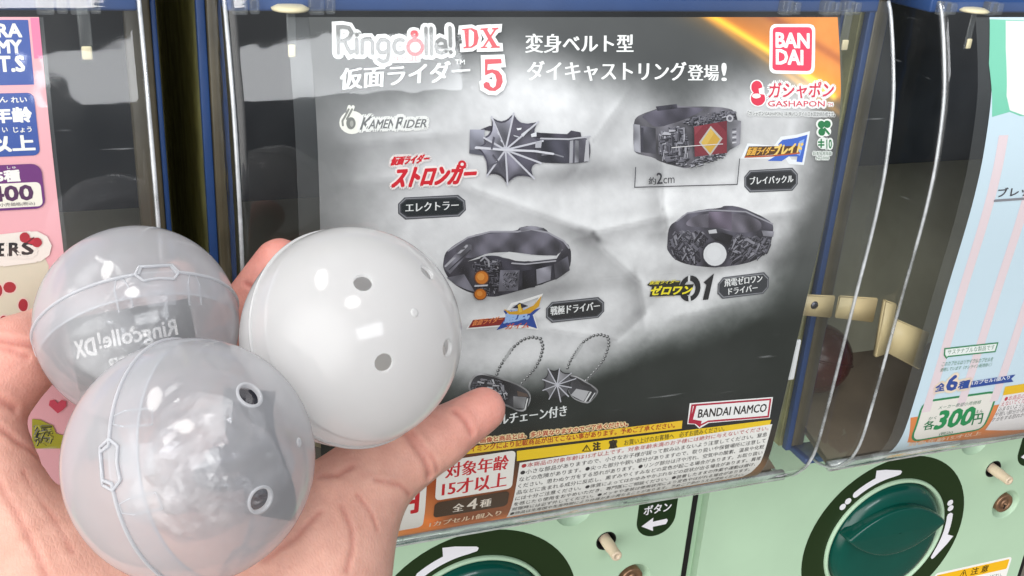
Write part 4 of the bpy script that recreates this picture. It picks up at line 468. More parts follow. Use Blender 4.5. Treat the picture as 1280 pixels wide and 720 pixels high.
['product_picture',None,[('M',[(3.35,8.88),(3.33,8.65),(3.34,8.46),(3.38,8.32),(3.44,8.23),(3.52,8.18),(3.6,8.13),(3.7,8.06),(3.78,7.99),(3.88,7.9),(4.0,7.83),(4.18,7.78),(4.38,7.74),(4.62,7.71),(4.85,7.7),(5.06,7.68),(5.24,7.68),(5.41,7.68),(5.54,7.67),(5.64,7.66),(5.71,7.64),(5.75,7.61),(5.82,7.6),(5.91,7.6),(6.04,7.61),(6.18,7.62),(6.33,7.65),(6.47,7.68),(6.61,7.72),(6.75,7.77),(6.92,7.83),(7.11,7.92),(7.34,8.02),(7.6,8.13),(7.82,8.24),(8.0,8.34),(8.14,8.43),(8.23,8.5),(8.31,8.59),(8.36,8.68),(8.39,8.79),(8.4,8.9),(8.4,9.04),(8.41,9.18),(8.41,9.35),(8.4,9.53),(8.36,9.69),(8.3,9.84),(8.19,9.96),(8.06,10.07),(7.9,10.15),(7.74,10.22),(7.54,10.28),(7.33,10.32),(7.1,10.35),(6.87,10.37),(6.62,10.38),(6.36,10.39),(6.09,10.38),(5.8,10.36),(5.51,10.33),(5.2,10.28),(4.92,10.23),(4.65,10.16),(4.41,10.09),(4.18,10.0),(3.99,9.91),(3.83,9.81),(3.7,9.7),(3.59,9.58),(3.51,9.48),(3.45,9.4),(3.41,9.34),(3.4,9.3),(3.38,9.21),(3.37,9.07)],'5a5763',33),('M',[(4.12,8.2),(4.19,8.12),(4.29,8.04),(4.44,7.97),(4.62,7.92),(4.85,7.9),(5.12,7.88),(5.45,7.89),(5.82,7.91),(6.26,7.96),(6.63,8.02),(6.95,8.1),(7.22,8.18),(7.43,8.27),(7.6,8.37),(7.7,8.46),(7.76,8.56),(7.78,8.67),(7.74,8.75),(7.65,8.81),(7.52,8.84),(7.33,8.86),(7.15,8.86),(6.97,8.86),(6.79,8.85),(6.62,8.82),(6.44,8.79),(6.26,8.75),(6.08,8.7),(5.9,8.63),(5.72,8.58),(5.55,8.55),(5.38,8.52),(5.2,8.51),(5.02,8.49),(4.82,8.46),(4.6,8.43),(4.36,8.4),(4.2,8.35),(4.12,8.28)],'77727f',34),('M',[(5.09,7.8),(6.19,7.87),(6.34,8.71),(5.63,8.54),(5.2,8.51)],'6a6171',35),('L',[(3.65,8.12),(4.1,7.79),(5.16,7.73),(6.88,7.92),(8.31,8.57)],0.06,'9a98a2',0),('J',[(3.38,8.77),(3.63,8.51),(4.97,8.61),(5.28,8.99),(4.96,9.53),(5.15,10.12),(4.74,10.18),(3.84,9.84),(3.42,9.32)],170,['34323b','4a4852','6a6873','45434d','8b8993','2c2a33'],0.16,0.55,6,[0.7,2.2,1.2]),('J',[(6.15,9.06),(6.71,8.86),(7.61,9.01),(8.38,9.15),(8.35,9.81),(7.85,10.19),(6.48,10.32),(6.26,9.64)],170,['34323b','4a4852','6a6873','45434d','8b8993','2c2a33'],0.16,0.55,7,[-0.6,0.5,1.9]),('M',[(5.26,8.83),(5.83,8.73),(6.37,8.91),(6.29,9.39),(6.08,9.17),(5.55,9.05)],'2c2a32',36),('P',[(5.13,8.58),(5.5,8.55),(5.58,8.73),(5.2,8.73)],'c4c3c9'),('P',[(6.31,9.75),(6.32,9.94),(6.26,10.11),(6.14,10.23),(5.98,10.31),(5.79,10.32),(5.58,10.27),(5.38,10.17),(5.21,10.02),(5.09,9.83),(5.03,9.64),(5.02,9.45),(5.08,9.29),(5.2,9.17),(5.36,9.1),(5.55,9.08),(5.76,9.13),(5.95,9.23),(6.12,9.38),(6.24,9.55)],'3a3842'),('P',[(6.22,9.74),(6.22,9.91),(6.17,10.05),(6.07,10.17),(5.92,10.23),(5.75,10.24),(5.57,10.2),(5.4,10.11),(5.25,9.97),(5.14,9.82),(5.09,9.65),(5.08,9.48),(5.14,9.34),(5.24,9.23),(5.38,9.17),(5.55,9.15),(5.73,9.19),(5.9,9.28),(6.05,9.41),(6.16,9.57)],'d9d9dd'),('P',[(5.94,9.68),(5.94,9.78),(5.91,9.87),(5.85,9.94),(5.76,9.98),(5.65,9.99),(5.54,9.96),(5.43,9.9),(5.34,9.82),(5.28,9.72),(5.24,9.62),(5.24,9.52),(5.27,9.43),(5.33,9.36),(5.42,9.32),(5.53,9.31),(5.64,9.34),(5.75,9.39),(5.84,9.47),(5.9,9.57)],'dfdfe3'),('M',[(7.73,8.77),(8.37,8.86),(8.37,9.11),(7.87,9.03)],'8b8993',37)]],
['product_picture',None,[('B',[(-3.6,14.4),(-3.55,14.15),(-3.35,13.76),(-2.97,13.18),(-2.61,12.89),(-2.23,12.81),(-1.83,12.94),(-1.67,13.34),(-1.74,13.88),(-1.93,14.32),(-2.22,14.67),(-2.57,15.11)],30,0.075),('L',[(-3.32,13.73),(-3.08,13.25)],0.12,'b9b9bb',0),('M',[(-4.82,14.79),(-4.8,14.65),(-4.76,14.53),(-4.71,14.43),(-4.66,14.35),(-4.59,14.29),(-4.51,14.25),(-4.41,14.23),(-4.3,14.24),(-4.16,14.26),(-3.97,14.34),(-3.71,14.44),(-3.38,14.6),(-2.99,14.78),(-2.68,14.96),(-2.42,15.14),(-2.24,15.29),(-2.11,15.44),(-2.03,15.59),(-2.0,15.76),(-2.01,15.93),(-2.06,16.11),(-2.13,16.24),(-2.2,16.34),(-2.29,16.38),(-2.39,16.37),(-2.5,16.34),(-2.61,16.3),(-2.73,16.22),(-2.86,16.13),(-3.02,16.04),(-3.21,15.94),(-3.44,15.86),(-3.7,15.77),(-3.94,15.67),(-4.17,15.55),(-4.38,15.41),(-4.58,15.24),(-4.72,15.08),(-4.8,14.93)],'a9a8ab',38),('M',[(-4.74,14.8),(-4.72,14.68),(-4.68,14.58),(-4.64,14.49),(-4.59,14.42),(-4.54,14.37),(-4.46,14.33),(-4.38,14.32),(-4.27,14.32),(-4.14,14.35),(-3.96,14.42),(-3.7,14.52),(-3.39,14.67),(-3.01,14.85),(-2.7,15.02),(-2.46,15.19),(-2.28,15.34),(-2.17,15.47),(-2.09,15.61),(-2.06,15.76),(-2.07,15.91),(-2.12,16.06),(-2.17,16.18),(-2.24,16.25),(-2.33,16.29),(-2.42,16.28),(-2.52,16.26),(-2.62,16.2),(-2.74,16.13),(-2.87,16.04),(-3.03,15.94),(-3.22,15.86),(-3.45,15.77),(-3.71,15.69),(-3.95,15.59),(-4.16,15.48),(-4.36,15.34),(-4.53,15.2),(-4.65,15.06),(-4.72,14.92)],'3f3e43',39),('J',[(-4.72,14.97),(-4.63,14.55),(-4.41,14.33),(-3.14,14.84),(-2.99,15.73),(-4.11,15.48)],60,['55545a','8f8e94','c3c2c8','2e2d32'],0.1,0.4,8,[0.3,1.2]),('M',[(-2.81,15.54),(-2.21,15.67),(-2.28,16.23),(-2.76,16.11)],'a8a7ab',40),('L',[(-2.16,15.76),(-2.23,16.28)],0.06,'d9d9da',0),('L',[(-2.08,15.68),(-2.15,16.25)],0.04,'2e2d32',0),('P',[(-2.67,15.29),(-2.22,15.49),(-2.13,15.66),(-2.61,15.56)],'5f4f48')]],
['product_picture',None,[('B',[(-0.45,14.51),(-0.38,14.22),(-0.15,13.78),(0.16,13.3),(0.5,13.09),(0.86,13.05),(1.26,13.22),(1.35,13.62),(1.22,14.25),(0.98,14.66),(0.66,15.05),(0.48,15.25)],30,0.075),('L',[(-0.2,14.03),(0.08,13.46)],0.12,'b9b9bb',0),('M',[(-0.39,14.81),(-0.24,14.86),(-0.1,14.92),(0.05,14.99),(0.18,15.07),(0.32,15.16),(0.45,15.26),(0.59,15.36),(0.73,15.46),(0.87,15.57),(0.98,15.66),(1.06,15.75),(1.11,15.82),(1.12,15.88),(1.12,15.95),(1.08,16.04),(1.03,16.14),(0.94,16.25),(0.86,16.34),(0.78,16.39),(0.7,16.42),(0.61,16.4),(0.5,16.37),(0.38,16.32),(0.22,16.23),(0.04,16.12),(-0.12,15.96),(-0.25,15.75),(-0.37,15.5),(-0.47,15.2),(-0.5,14.99),(-0.48,14.86)],'a9a8ab',41),('M',[(-0.35,14.9),(-0.22,14.94),(-0.08,14.99),(0.05,15.05),(0.18,15.13),(0.3,15.22),(0.43,15.32),(0.55,15.41),(0.68,15.51),(0.82,15.62),(0.92,15.7),(0.99,15.78),(1.04,15.83),(1.05,15.88),(1.04,15.94),(1.02,16.0),(0.97,16.09),(0.9,16.19),(0.83,16.26),(0.76,16.31),(0.68,16.34),(0.6,16.32),(0.5,16.3),(0.36,16.24),(0.21,16.17),(0.04,16.06),(-0.12,15.92),(-0.24,15.74),(-0.35,15.52),(-0.43,15.24),(-0.46,15.05),(-0.43,14.94)],'56555b',42),('P',[(0.06,15.59),(0.75,15.82),(0.47,16.28),(-0.16,15.87)],'b4b3b7'),('M',[(0.67,15.81),(1.03,15.91),(0.81,16.3),(0.51,16.28)],'4a494f',43),('L',[(0.76,15.87),(0.56,16.29)],0.09,'d3d3d5',0),('L',[(0.97,15.93),(0.77,16.29)],0.05,'d3d3d5',0),('P',[(-0.0,15.05),(0.71,15.5),(0.91,15.71),(0.29,15.4)],'2e2d31'),('M',[(-1.52,14.87),(-1.5,14.86),(-1.47,14.84),(-1.45,14.83),(-1.43,14.81),(-1.42,14.8),(-1.4,14.78),(-1.4,14.76),(-1.38,14.74),(-1.38,14.71),(-1.37,14.69),(-1.36,14.66),(-1.36,14.63),(-1.35,14.6),(-1.35,14.56),(-1.36,14.53),(-1.36,14.49),(-1.37,14.45),(-1.36,14.42),(-1.35,14.42),(-1.32,14.42),(-1.29,14.45),(-1.25,14.47),(-1.23,14.48),(-1.19,14.5),(-1.16,14.51),(-1.14,14.52),(-1.11,14.53),(-1.08,14.53),(-1.06,14.54),(-1.03,14.54),(-1.01,14.53),(-0.98,14.53),(-0.96,14.52),(-0.93,14.52),(-0.91,14.5),(-0.89,14.49),(-0.87,14.47),(-0.85,14.46),(-0.83,14.48),(-0.81,14.5),(-0.79,14.52),(-0.77,14.55),(-0.75,14.58),(-0.72,14.6),(-0.7,14.63),(-0.67,14.65),(-0.64,14.67),(-0.62,14.69),(-0.59,14.7),(-0.56,14.72),(-0.54,14.72),(-0.5,14.73),(-0.47,14.74),(-0.43,14.74),(-0.4,14.75),(-0.37,14.75),(-0.34,14.75),(-0.31,14.76),(-0.3,14.76),(-0.29,14.78),(-0.3,14.81),(-0.3,14.83),(-0.3,14.85),(-0.3,14.87),(-0.29,14.89),(-0.29,14.91),(-0.28,14.92),(-0.27,14.94),(-0.26,14.95),(-0.24,14.97),(-0.23,14.98),(-0.21,15.0),(-0.19,15.0),(-0.17,15.02),(-0.14,15.02),(-0.12,15.03),(-0.08,15.04),(-0.07,15.05),(-0.07,15.06),(-0.08,15.08),(-0.11,15.1),(-0.13,15.12),(-0.16,15.14),(-0.18,15.16),(-0.19,15.18),(-0.21,15.2),(-0.22,15.22),(-0.23,15.24),(-0.24,15.27),(-0.24,15.29),(-0.25,15.31),(-0.25,15.33),(-0.24,15.35),(-0.24,15.37),(-0.23,15.39),(-0.22,15.41),(-0.22,15.44),(-0.21,15.46),(-0.22,15.47),(-0.23,15.48),(-0.25,15.5),(-0.27,15.5),(-0.28,15.52),(-0.3,15.53),(-0.3,15.55),(-0.31,15.57),(-0.32,15.58),(-0.32,15.6),(-0.34,15.63),(-0.34,15.65),(-0.34,15.68),(-0.34,15.7),(-0.32,15.73),(-0.32,15.76),(-0.31,15.79),(-0.3,15.82),(-0.3,15.85),(-0.3,15.88),(-0.3,15.88),(-0.32,15.89),(-0.35,15.88),(-0.37,15.88),(-0.4,15.87),(-0.42,15.87),(-0.45,15.87),(-0.47,15.87),(-0.49,15.88),(-0.51,15.89),(-0.52,15.9),(-0.54,15.92),(-0.55,15.93),(-0.57,15.95),(-0.58,15.97),(-0.59,15.99),(-0.6,16.02),(-0.6,16.05),(-0.62,16.08),(-0.63,16.09),(-0.64,16.09),(-0.66,16.08),(-0.69,16.05),(-0.71,16.02),(-0.75,15.99),(-0.77,15.97),(-0.8,15.95),(-0.82,15.93),(-0.86,15.92),(-0.88,15.9),(-0.91,15.9),(-0.94,15.89),(-0.96,15.88),(-0.99,15.88),(-1.02,15.87),(-1.04,15.87),(-1.08,15.88),(-1.1,15.88),(-1.14,15.89),(-1.16,15.88),(-1.17,15.87),(-1.18,15.84),(-1.19,15.82),(-1.19,15.78),(-1.2,15.75),(-1.21,15.72),(-1.23,15.69),(-1.24,15.66),(-1.25,15.64),(-1.27,15.61),(-1.28,15.59),(-1.3,15.57),(-1.32,15.54),(-1.34,15.52),(-1.37,15.5),(-1.39,15.48),(-1.42,15.47),(-1.44,15.45),(-1.47,15.44),(-1.48,15.42),(-1.5,15.41),(-1.49,15.39),(-1.48,15.35),(-1.46,15.33),(-1.45,15.31),(-1.45,15.29),(-1.44,15.26),(-1.44,15.23),(-1.43,15.2),(-1.43,15.18),(-1.44,15.15),(-1.44,15.12),(-1.45,15.1),(-1.46,15.07),(-1.47,15.04),(-1.49,15.01),(-1.5,14.99),(-1.52,14.96),(-1.53,14.93),(-1.54,14.91),(-1.54,14.89)],'2b2a2f',44),('M',[(-0.88,15.24),(-1.51,14.91),(-1.42,14.87),(-1.36,14.81),(-1.33,14.72),(-1.32,14.6),(-1.33,14.45)],'6f6e74',45),('M',[(-0.88,15.24),(-1.33,14.45),(-1.22,14.53),(-1.11,14.58),(-1.01,14.59),(-0.92,14.56),(-0.84,14.5)],'45444a',46),('M',[(-0.88,15.24),(-0.84,14.5),(-0.77,14.62),(-0.68,14.7),(-0.57,14.76),(-0.45,14.79),(-0.32,14.79)],'8f8e94',47),('P',[(-0.88,15.24),(-0.32,14.79),(-0.34,14.87),(-0.33,14.94),(-0.29,15.0),(-0.21,15.04),(-0.1,15.06)],'55545a'),('P',[(-0.88,15.24),(-0.1,15.06),(-0.2,15.14),(-0.26,15.21),(-0.29,15.29),(-0.29,15.37),(-0.25,15.45)],'39383e'),('P',[(-0.88,15.24),(-0.25,15.45),(-0.32,15.49),(-0.36,15.55),(-0.38,15.63),(-0.36,15.73),(-0.32,15.85)],'605f66'),('M',[(-0.88,15.24),(-0.32,15.85),(-0.42,15.82),(-0.51,15.83),(-0.57,15.87),(-0.62,15.95),(-0.64,16.05)],'6f6e74',48),('M',[(-0.88,15.24),(-0.64,16.05),(-0.74,15.95),(-0.84,15.87),(-0.95,15.83),(-1.05,15.83),(-1.16,15.86)],'45444a',49),('M',[(-0.88,15.24),(-1.16,15.86),(-1.18,15.73),(-1.22,15.62),(-1.28,15.53),(-1.36,15.46),(-1.46,15.4)],'8f8e94',50),('P',[(-0.88,15.24),(-1.46,15.4),(-1.41,15.31),(-1.4,15.22),(-1.41,15.12),(-1.44,15.02),(-1.51,14.91)],'55545a'),('L',[(-0.88,15.24),(-1.56,14.89)],0.05,'c9c8d2',0),('L',[(-0.88,15.24),(-1.37,14.39)],0.05,'c9c8d2',0),('L',[(-0.88,15.24),(-0.84,14.45)],0.05,'c9c8d2',0),('L',[(-0.88,15.24),(-0.28,14.75)],0.05,'c9c8d2',0),('L',[(-0.88,15.24),(-0.04,15.05)],0.05,'c9c8d2',0),('L',[(-0.88,15.24),(-0.2,15.47)],0.05,'c9c8d2',0),('L',[(-0.88,15.24),(-0.28,15.9)],0.05,'c9c8d2',0),('L',[(-0.88,15.24),(-0.62,16.12)],0.05,'c9c8d2',0),('L',[(-0.88,15.24),(-1.18,15.9)],0.05,'c9c8d2',0),('L',[(-0.88,15.24),(-1.51,15.42)],0.05,'c9c8d2',0)]],
['caption_lettering',None,[('T','※ボールチェーン付き',(-4.51,16.93),(-0.24,16.94),(-4.55,16.36),'e6e8e8','m',None),('T','イメージです。\u3000※画像と商品とは、多少異なりますのでご了承ください。',(-6.55,17.63),(2.82,17.94),(-6.57,17.37),'b93a22','b',('f3d9a8',0.07))]],
['warning_panel',None,[('P',[(-6.89,17.74),(5.62,18.08),(5.66,18.53),(-6.88,18.1)],'f2c530'),('T','※お求めのタイミングにより記載商品が出てこない事があります。予めご了承ください。',(-6.19,18.04),(5.27,18.42),(-6.21,17.73),'a8321c','b',None),('P',[(-2.39,18.4),(10.51,18.8),(10.47,19.41),(-2.34,18.94)],'f1ca1f'),('P',[(-2.2,19.06),(10.62,19.06),(10.55,21.4),(10.3,22.1),(10.0,22.45),(-2.35,22.5)],'efece8'),('P',[(0.92,18.61),(1.2,19.04),(0.72,18.96)],'3a2c10'),('P',[(0.93,18.71),(1.12,18.98),(0.81,18.93)],'f1ca1f'),('T','!',(0.93,18.92),(0.98,18.93),(0.91,18.74),'3a2c10','g',None),('T','注',(1.28,19.01),(1.63,19.0),(1.22,18.57),'33291a','bb',None),('T','意',(2.07,19.03),(2.46,19.04),(2.0,18.57),'33291a','bb',None),('T','お買い上げのお客様へ\u3000必ずお読みください。',(2.81,18.99),(7.99,19.04),(2.77,18.67),'40361f','g',None),('T','●本商品の対象年齢は15才以上です。対象年齢未満のお子様には絶対に与えないでください。',(-2.1,19.37),(10.45,19.37),(-2.1,19.12),'b8323a','g',None),('T','●小さな部品がありますので、小さなお子様が誤って飲み込まないよう注意してください。窒息',(-2.12,19.73),(10.45,19.73),(-2.12,19.48),'3d3a3c','g',None),('T','などの危険があります。●尖った部分や鋭い部分がありますので、取り扱いや保管場所に注意して',(-2.14,20.09),(10.45,20.09),(-2.14,19.84),'3d3a3c','g',None),('T','ください。思わぬケガをする恐れがあります。●リング部分は汗や汚れ、空気中の酸素、温泉や化粧',(-2.16,20.45),(10.45,20.45),(-2.16,20.2),'3d3a3c','g',None),('T','品などに含まれる成分に反応し、黒ずみやくすみなどの変色が起こる場合があります。お取り扱い',(-2.18,20.81),(10.45,20.81),(-2.18,20.56),'3d3a3c','g',None),('T','には十分ご注意ください。●体質によってはかゆみやかぶれなどの症状が出る場合があります。異常',(-2.2,21.17),(10.45,21.17),(-2.2,20.92),'3d3a3c','g',None),('T','を感じたら使用をおやめいただき、専門医にご相談ください。●装着したままの作業や運動は避け、',(-2.22,21.53),(10.28,21.53),(-2.22,21.28),'3d3a3c','g',None),('T','就寝時には必ず外してください。●メッキや塗装は使用状況により変色やはがれる場合があります。',(-2.24,21.89),(10.1,21.89),(-2.24,21.64),'3d3a3c','g',None),('T','●商品は生産国や生産時期により仕様が多少異なることがあります。予めご了承のうえお求めください。',(-2.2600000000000002,22.25),(9.92,22.25),(-2.2600000000000002,22.0),'3d3a3c','g',None)]],
['age_label',None,[('P',[(-2.67,18.33),(-2.586,18.347),(-2.514,18.394),(-2.467,18.466),(-2.45,18.55),(-2.45,20.16),(-2.467,20.244),(-2.514,20.316),(-2.586,20.363),(-2.67,20.38),(-5.73,20.38),(-5.814,20.363),(-5.886,20.316),(-5.933,20.244),(-5.95,20.16),(-5.95,18.55),(-5.933,18.466),(-5.886,18.394),(-5.814,18.347),(-5.73,18.33)],'f1ece6'),('T','対象年齢',(-5.55,19.28),(-2.75,19.28),(-5.55,18.5),'c9202c','m',None),('T','15才以上',(-5.65,20.23),(-2.75,20.23),(-5.65,19.41),'c9202c','m',None),('P',[(-2.75,20.5),(-2.673,20.515),(-2.609,20.559),(-2.565,20.623),(-2.55,20.7),(-2.55,21.2),(-2.565,21.277),(-2.609,21.341),(-2.673,21.385),(-2.75,21.4),(-5.75,21.4),(-5.827,21.385),(-5.891,21.341),(-5.935,21.277),(-5.95,21.2),(-5.95,20.7),(-5.935,20.623),(-5.891,20.559),(-5.827,20.515),(-5.75,20.5)],'4a3626'),('T','全',(-5.1,21.23),(-4.6,21.23),(-5.1,20.76),'e9ddd0','m',None),('T','4',(-4.45,21.23),(-4.0,21.23),(-4.45,20.62),'e9ddd0','b',None),('T','種',(-3.85,21.23),(-3.35,21.23),(-3.85,20.76),'e9ddd0','m',None),('T','1カプセル1個入り',(-6.05,22.05),(-2.75,22.05),(-6.05,21.65),'f0d0b0','m',None)]],
['price_label',None,[('P',[(-6.6,18.7),(-6.504,18.719),(-6.423,18.773),(-6.369,18.854),(-6.35,18.95),(-6.35,21.75),(-6.369,21.846),(-6.423,21.927),(-6.504,21.981),(-6.6,22.0),(-10.15,22.0),(-10.246,21.981),(-10.327,21.927),(-10.381,21.846),(-10.4,21.75),(-10.4,18.95),(-10.381,18.854),(-10.327,18.773),(-10.246,18.719),(-10.15,18.7)],'f1ece6'),('T','各500円',(-9.9,20.9),(-6.7,20.9),(-9.9,19.6),'c9202c','bb',None),('T','メーカー希望小売価格',(-9.9,19.35),(-6.8,19.35),(-9.9,19.0),'4a3626','g',None)]],
['company_logo',None,[('P',[(5.83,17.18),(10.3,17.49),(10.39,18.67),(7.06,18.44),(6.6,18.68),(6.3,18.39),(5.91,18.32)],'f6f4f4'),('L',[(5.98,17.31),(10.19,17.6),(10.28,18.58),(7.0,18.34),(6.61,18.5),(6.36,18.29),(6.0,18.23)],0.1,'b3203e',1),('P',[(5.99,18.29),(6.09,17.26),(6.22,17.28),(6.16,18.1),(6.65,18.26),(6.63,18.62),(6.34,18.37)],'b3203e'),('T','BANDAI NAMCO',(6.4,18.05),(10.08,18.28),(6.38,17.59),'2b2326','b',None)]]],'left': [
['maker_logo',None,[('P',[(10.21,0.11),(10.218,0.112),(10.224,0.116),(10.228,0.122),(10.23,0.13),(10.23,2.11),(10.228,2.118),(10.224,2.124),(10.218,2.128),(10.21,2.13),(-0.75,2.13),(-0.758,2.128),(-0.764,2.124),(-0.768,2.118),(-0.77,2.11),(-0.77,0.13),(-0.768,0.122),(-0.764,0.116),(-0.758,0.112),(-0.75,0.11)],'2f4f9e'),('T','TAKARA',(7.85,0.64),(10.0,0.64),(7.85,0.24),'f1efe6','bb',None),('T','TOMY',(8.520000000000001,1.14),(9.97,1.14),(8.520000000000001,0.74),'f1efe6','bb',None),('T','A.R.T.S',(8.24,1.71),(9.99,1.71),(8.24,1.24),'f1efe6','bb',None),('P',[(10.299999999999999,0.05),(10.55,0.05),(10.55,1.32),(10.299999999999999,1.32)],'e87aa0')]],
['age_label',None,[('P',[(9.99,2.38),(10.067,2.395),(10.131,2.439),(10.175,2.503),(10.19,2.58),(10.19,4.14),(10.175,4.217),(10.131,4.281),(10.067,4.325),(9.99,4.34),(-0.61,4.34),(-0.687,4.325),(-0.751,4.281),(-0.795,4.217),(-0.81,4.14),(-0.81,2.58),(-0.795,2.503),(-0.751,2.439),(-0.687,2.395),(-0.61,2.38)],'2f4f9e'),('T','対象年齢',(7.800000000000001,3.28),(10.05,3.28),(7.800000000000001,2.83),'f4f1ea','bb',None),('T','6才以上',(7.700000000000001,4.18),(10.05,4.18),(7.700000000000001,3.7),'f4f1ea','bb',None),('T','れい',(9.520000000000001,2.68),(9.97,2.68),(9.520000000000001,2.5),'f4f1ea','b',None),('T','ねん',(8.92,2.66),(9.42,2.66),(8.92,2.49),'f4f1ea','b',None),('T','じょう',(9.5,3.6),(10.02,3.6),(9.5,3.43),'f4f1ea','b',None),('T','い',(9.18,3.58),(9.33,3.58),(9.18,3.43),'f4f1ea','b',None)]],
['price_label',None,[('P',[(9.88,4.6),(9.995,4.623),(10.092,4.688),(10.157,4.785),(10.18,4.9),(10.18,5.76),(10.157,5.875),(10.092,5.972),(9.995,6.037),(9.88,6.06),(3.48,6.06),(3.365,6.037),(3.268,5.972),(3.203,5.875),(3.18,5.76),(3.18,4.9),(3.203,4.785),(3.268,4.688),(3.365,4.623),(3.48,4.6)],'6a2372'),('P',[(9.95,5.19),(10.007,5.201),(10.056,5.234),(10.089,5.283),(10.1,5.34),(10.1,5.83),(10.089,5.887),(10.056,5.936),(10.007,5.969),(9.95,5.98),(3.35,5.98),(3.293,5.969),(3.244,5.936),(3.211,5.887),(3.2,5.83),(3.2,5.34),(3.211,5.283),(3.244,5.234),(3.293,5.201),(3.35,5.19)],'efe9dc'),('T','全5種',(8.37,5.13),(9.52,5.13),(8.37,4.77),'f4f1ea','bb',None),('T','しゅ',(9.19,4.73),(9.44,4.73),(9.19,4.64),'f4f1ea','g',None),('T','400',(8.59,5.75),(9.84,5.75),(8.59,5.28),'4e2050','bb',None),('T','メーカー希望小売価格(税込)',(7.919999999999999,5.95),(9.87,5.95),(7.919999999999999,5.81),'4a3a44','g',None)]],
['character_lettering',None,[('L',[(8.67,7.39),(9.67,7.33)],1.1,'eee4dc',0),('P',[(9.9,7.21),(9.88,7.29),(9.82,7.35),(9.74,7.4),(9.65,7.43),(9.54,7.44),(9.44,7.42),(9.35,7.37),(9.29,7.31),(9.25,7.24),(9.24,7.16),(9.26,7.09),(9.32,7.02),(9.4,6.97),(9.49,6.95),(9.6,6.94),(9.7,6.96),(9.79,7.0),(9.85,7.06),(9.89,7.14)],'eee4dc'),('T','E',(8.6,7.56),(8.87,7.57),(8.65,7.14),'17141a','bb',('eee4dc',0.16)),('T','R',(8.93,7.57),(9.25,7.57),(8.98,7.15),'17141a','bb',('eee4dc',0.16)),('T','S',(9.31,7.57),(9.63,7.57),(9.36,7.16),'17141a','bb',('eee4dc',0.16)),('P',[(9.6,7.0),(9.59,7.05),(9.56,7.1),(9.52,7.14),(9.48,7.16),(9.43,7.16),(9.38,7.15),(9.34,7.12),(9.31,7.08),(9.3,7.03),(9.3,6.97),(9.31,6.92),(9.34,6.87),(9.38,6.84),(9.42,6.81),(9.47,6.81),(9.52,6.82),(9.55,6.85),(9.58,6.89),(9.6,6.94)],'b01c30'),('P',[(9.94,7.19),(9.93,7.24),(9.9,7.28),(9.86,7.32),(9.82,7.34),(9.77,7.34),(9.72,7.33),(9.68,7.3),(9.65,7.26),(9.63,7.22),(9.63,7.16),(9.64,7.11),(9.67,7.07),(9.71,7.04),(9.75,7.02),(9.8,7.01),(9.85,7.02),(9.89,7.05),(9.92,7.09),(9.94,7.14)],'b01c30'),('P',[(9.72,7.12),(9.71,7.15),(9.69,7.18),(9.67,7.2),(9.64,7.22),(9.6,7.22),(9.57,7.21),(9.54,7.19),(9.52,7.17),(9.51,7.13),(9.51,7.1),(9.52,7.07),(9.53,7.04),(9.56,7.02),(9.59,7.0),(9.63,7.0),(9.66,7.01),(9.69,7.02),(9.71,7.05),(9.72,7.08)],'c02438'),('L',[(9.5,7.16),(9.71,7.01)],0.05,'6a0e1c',0)]],
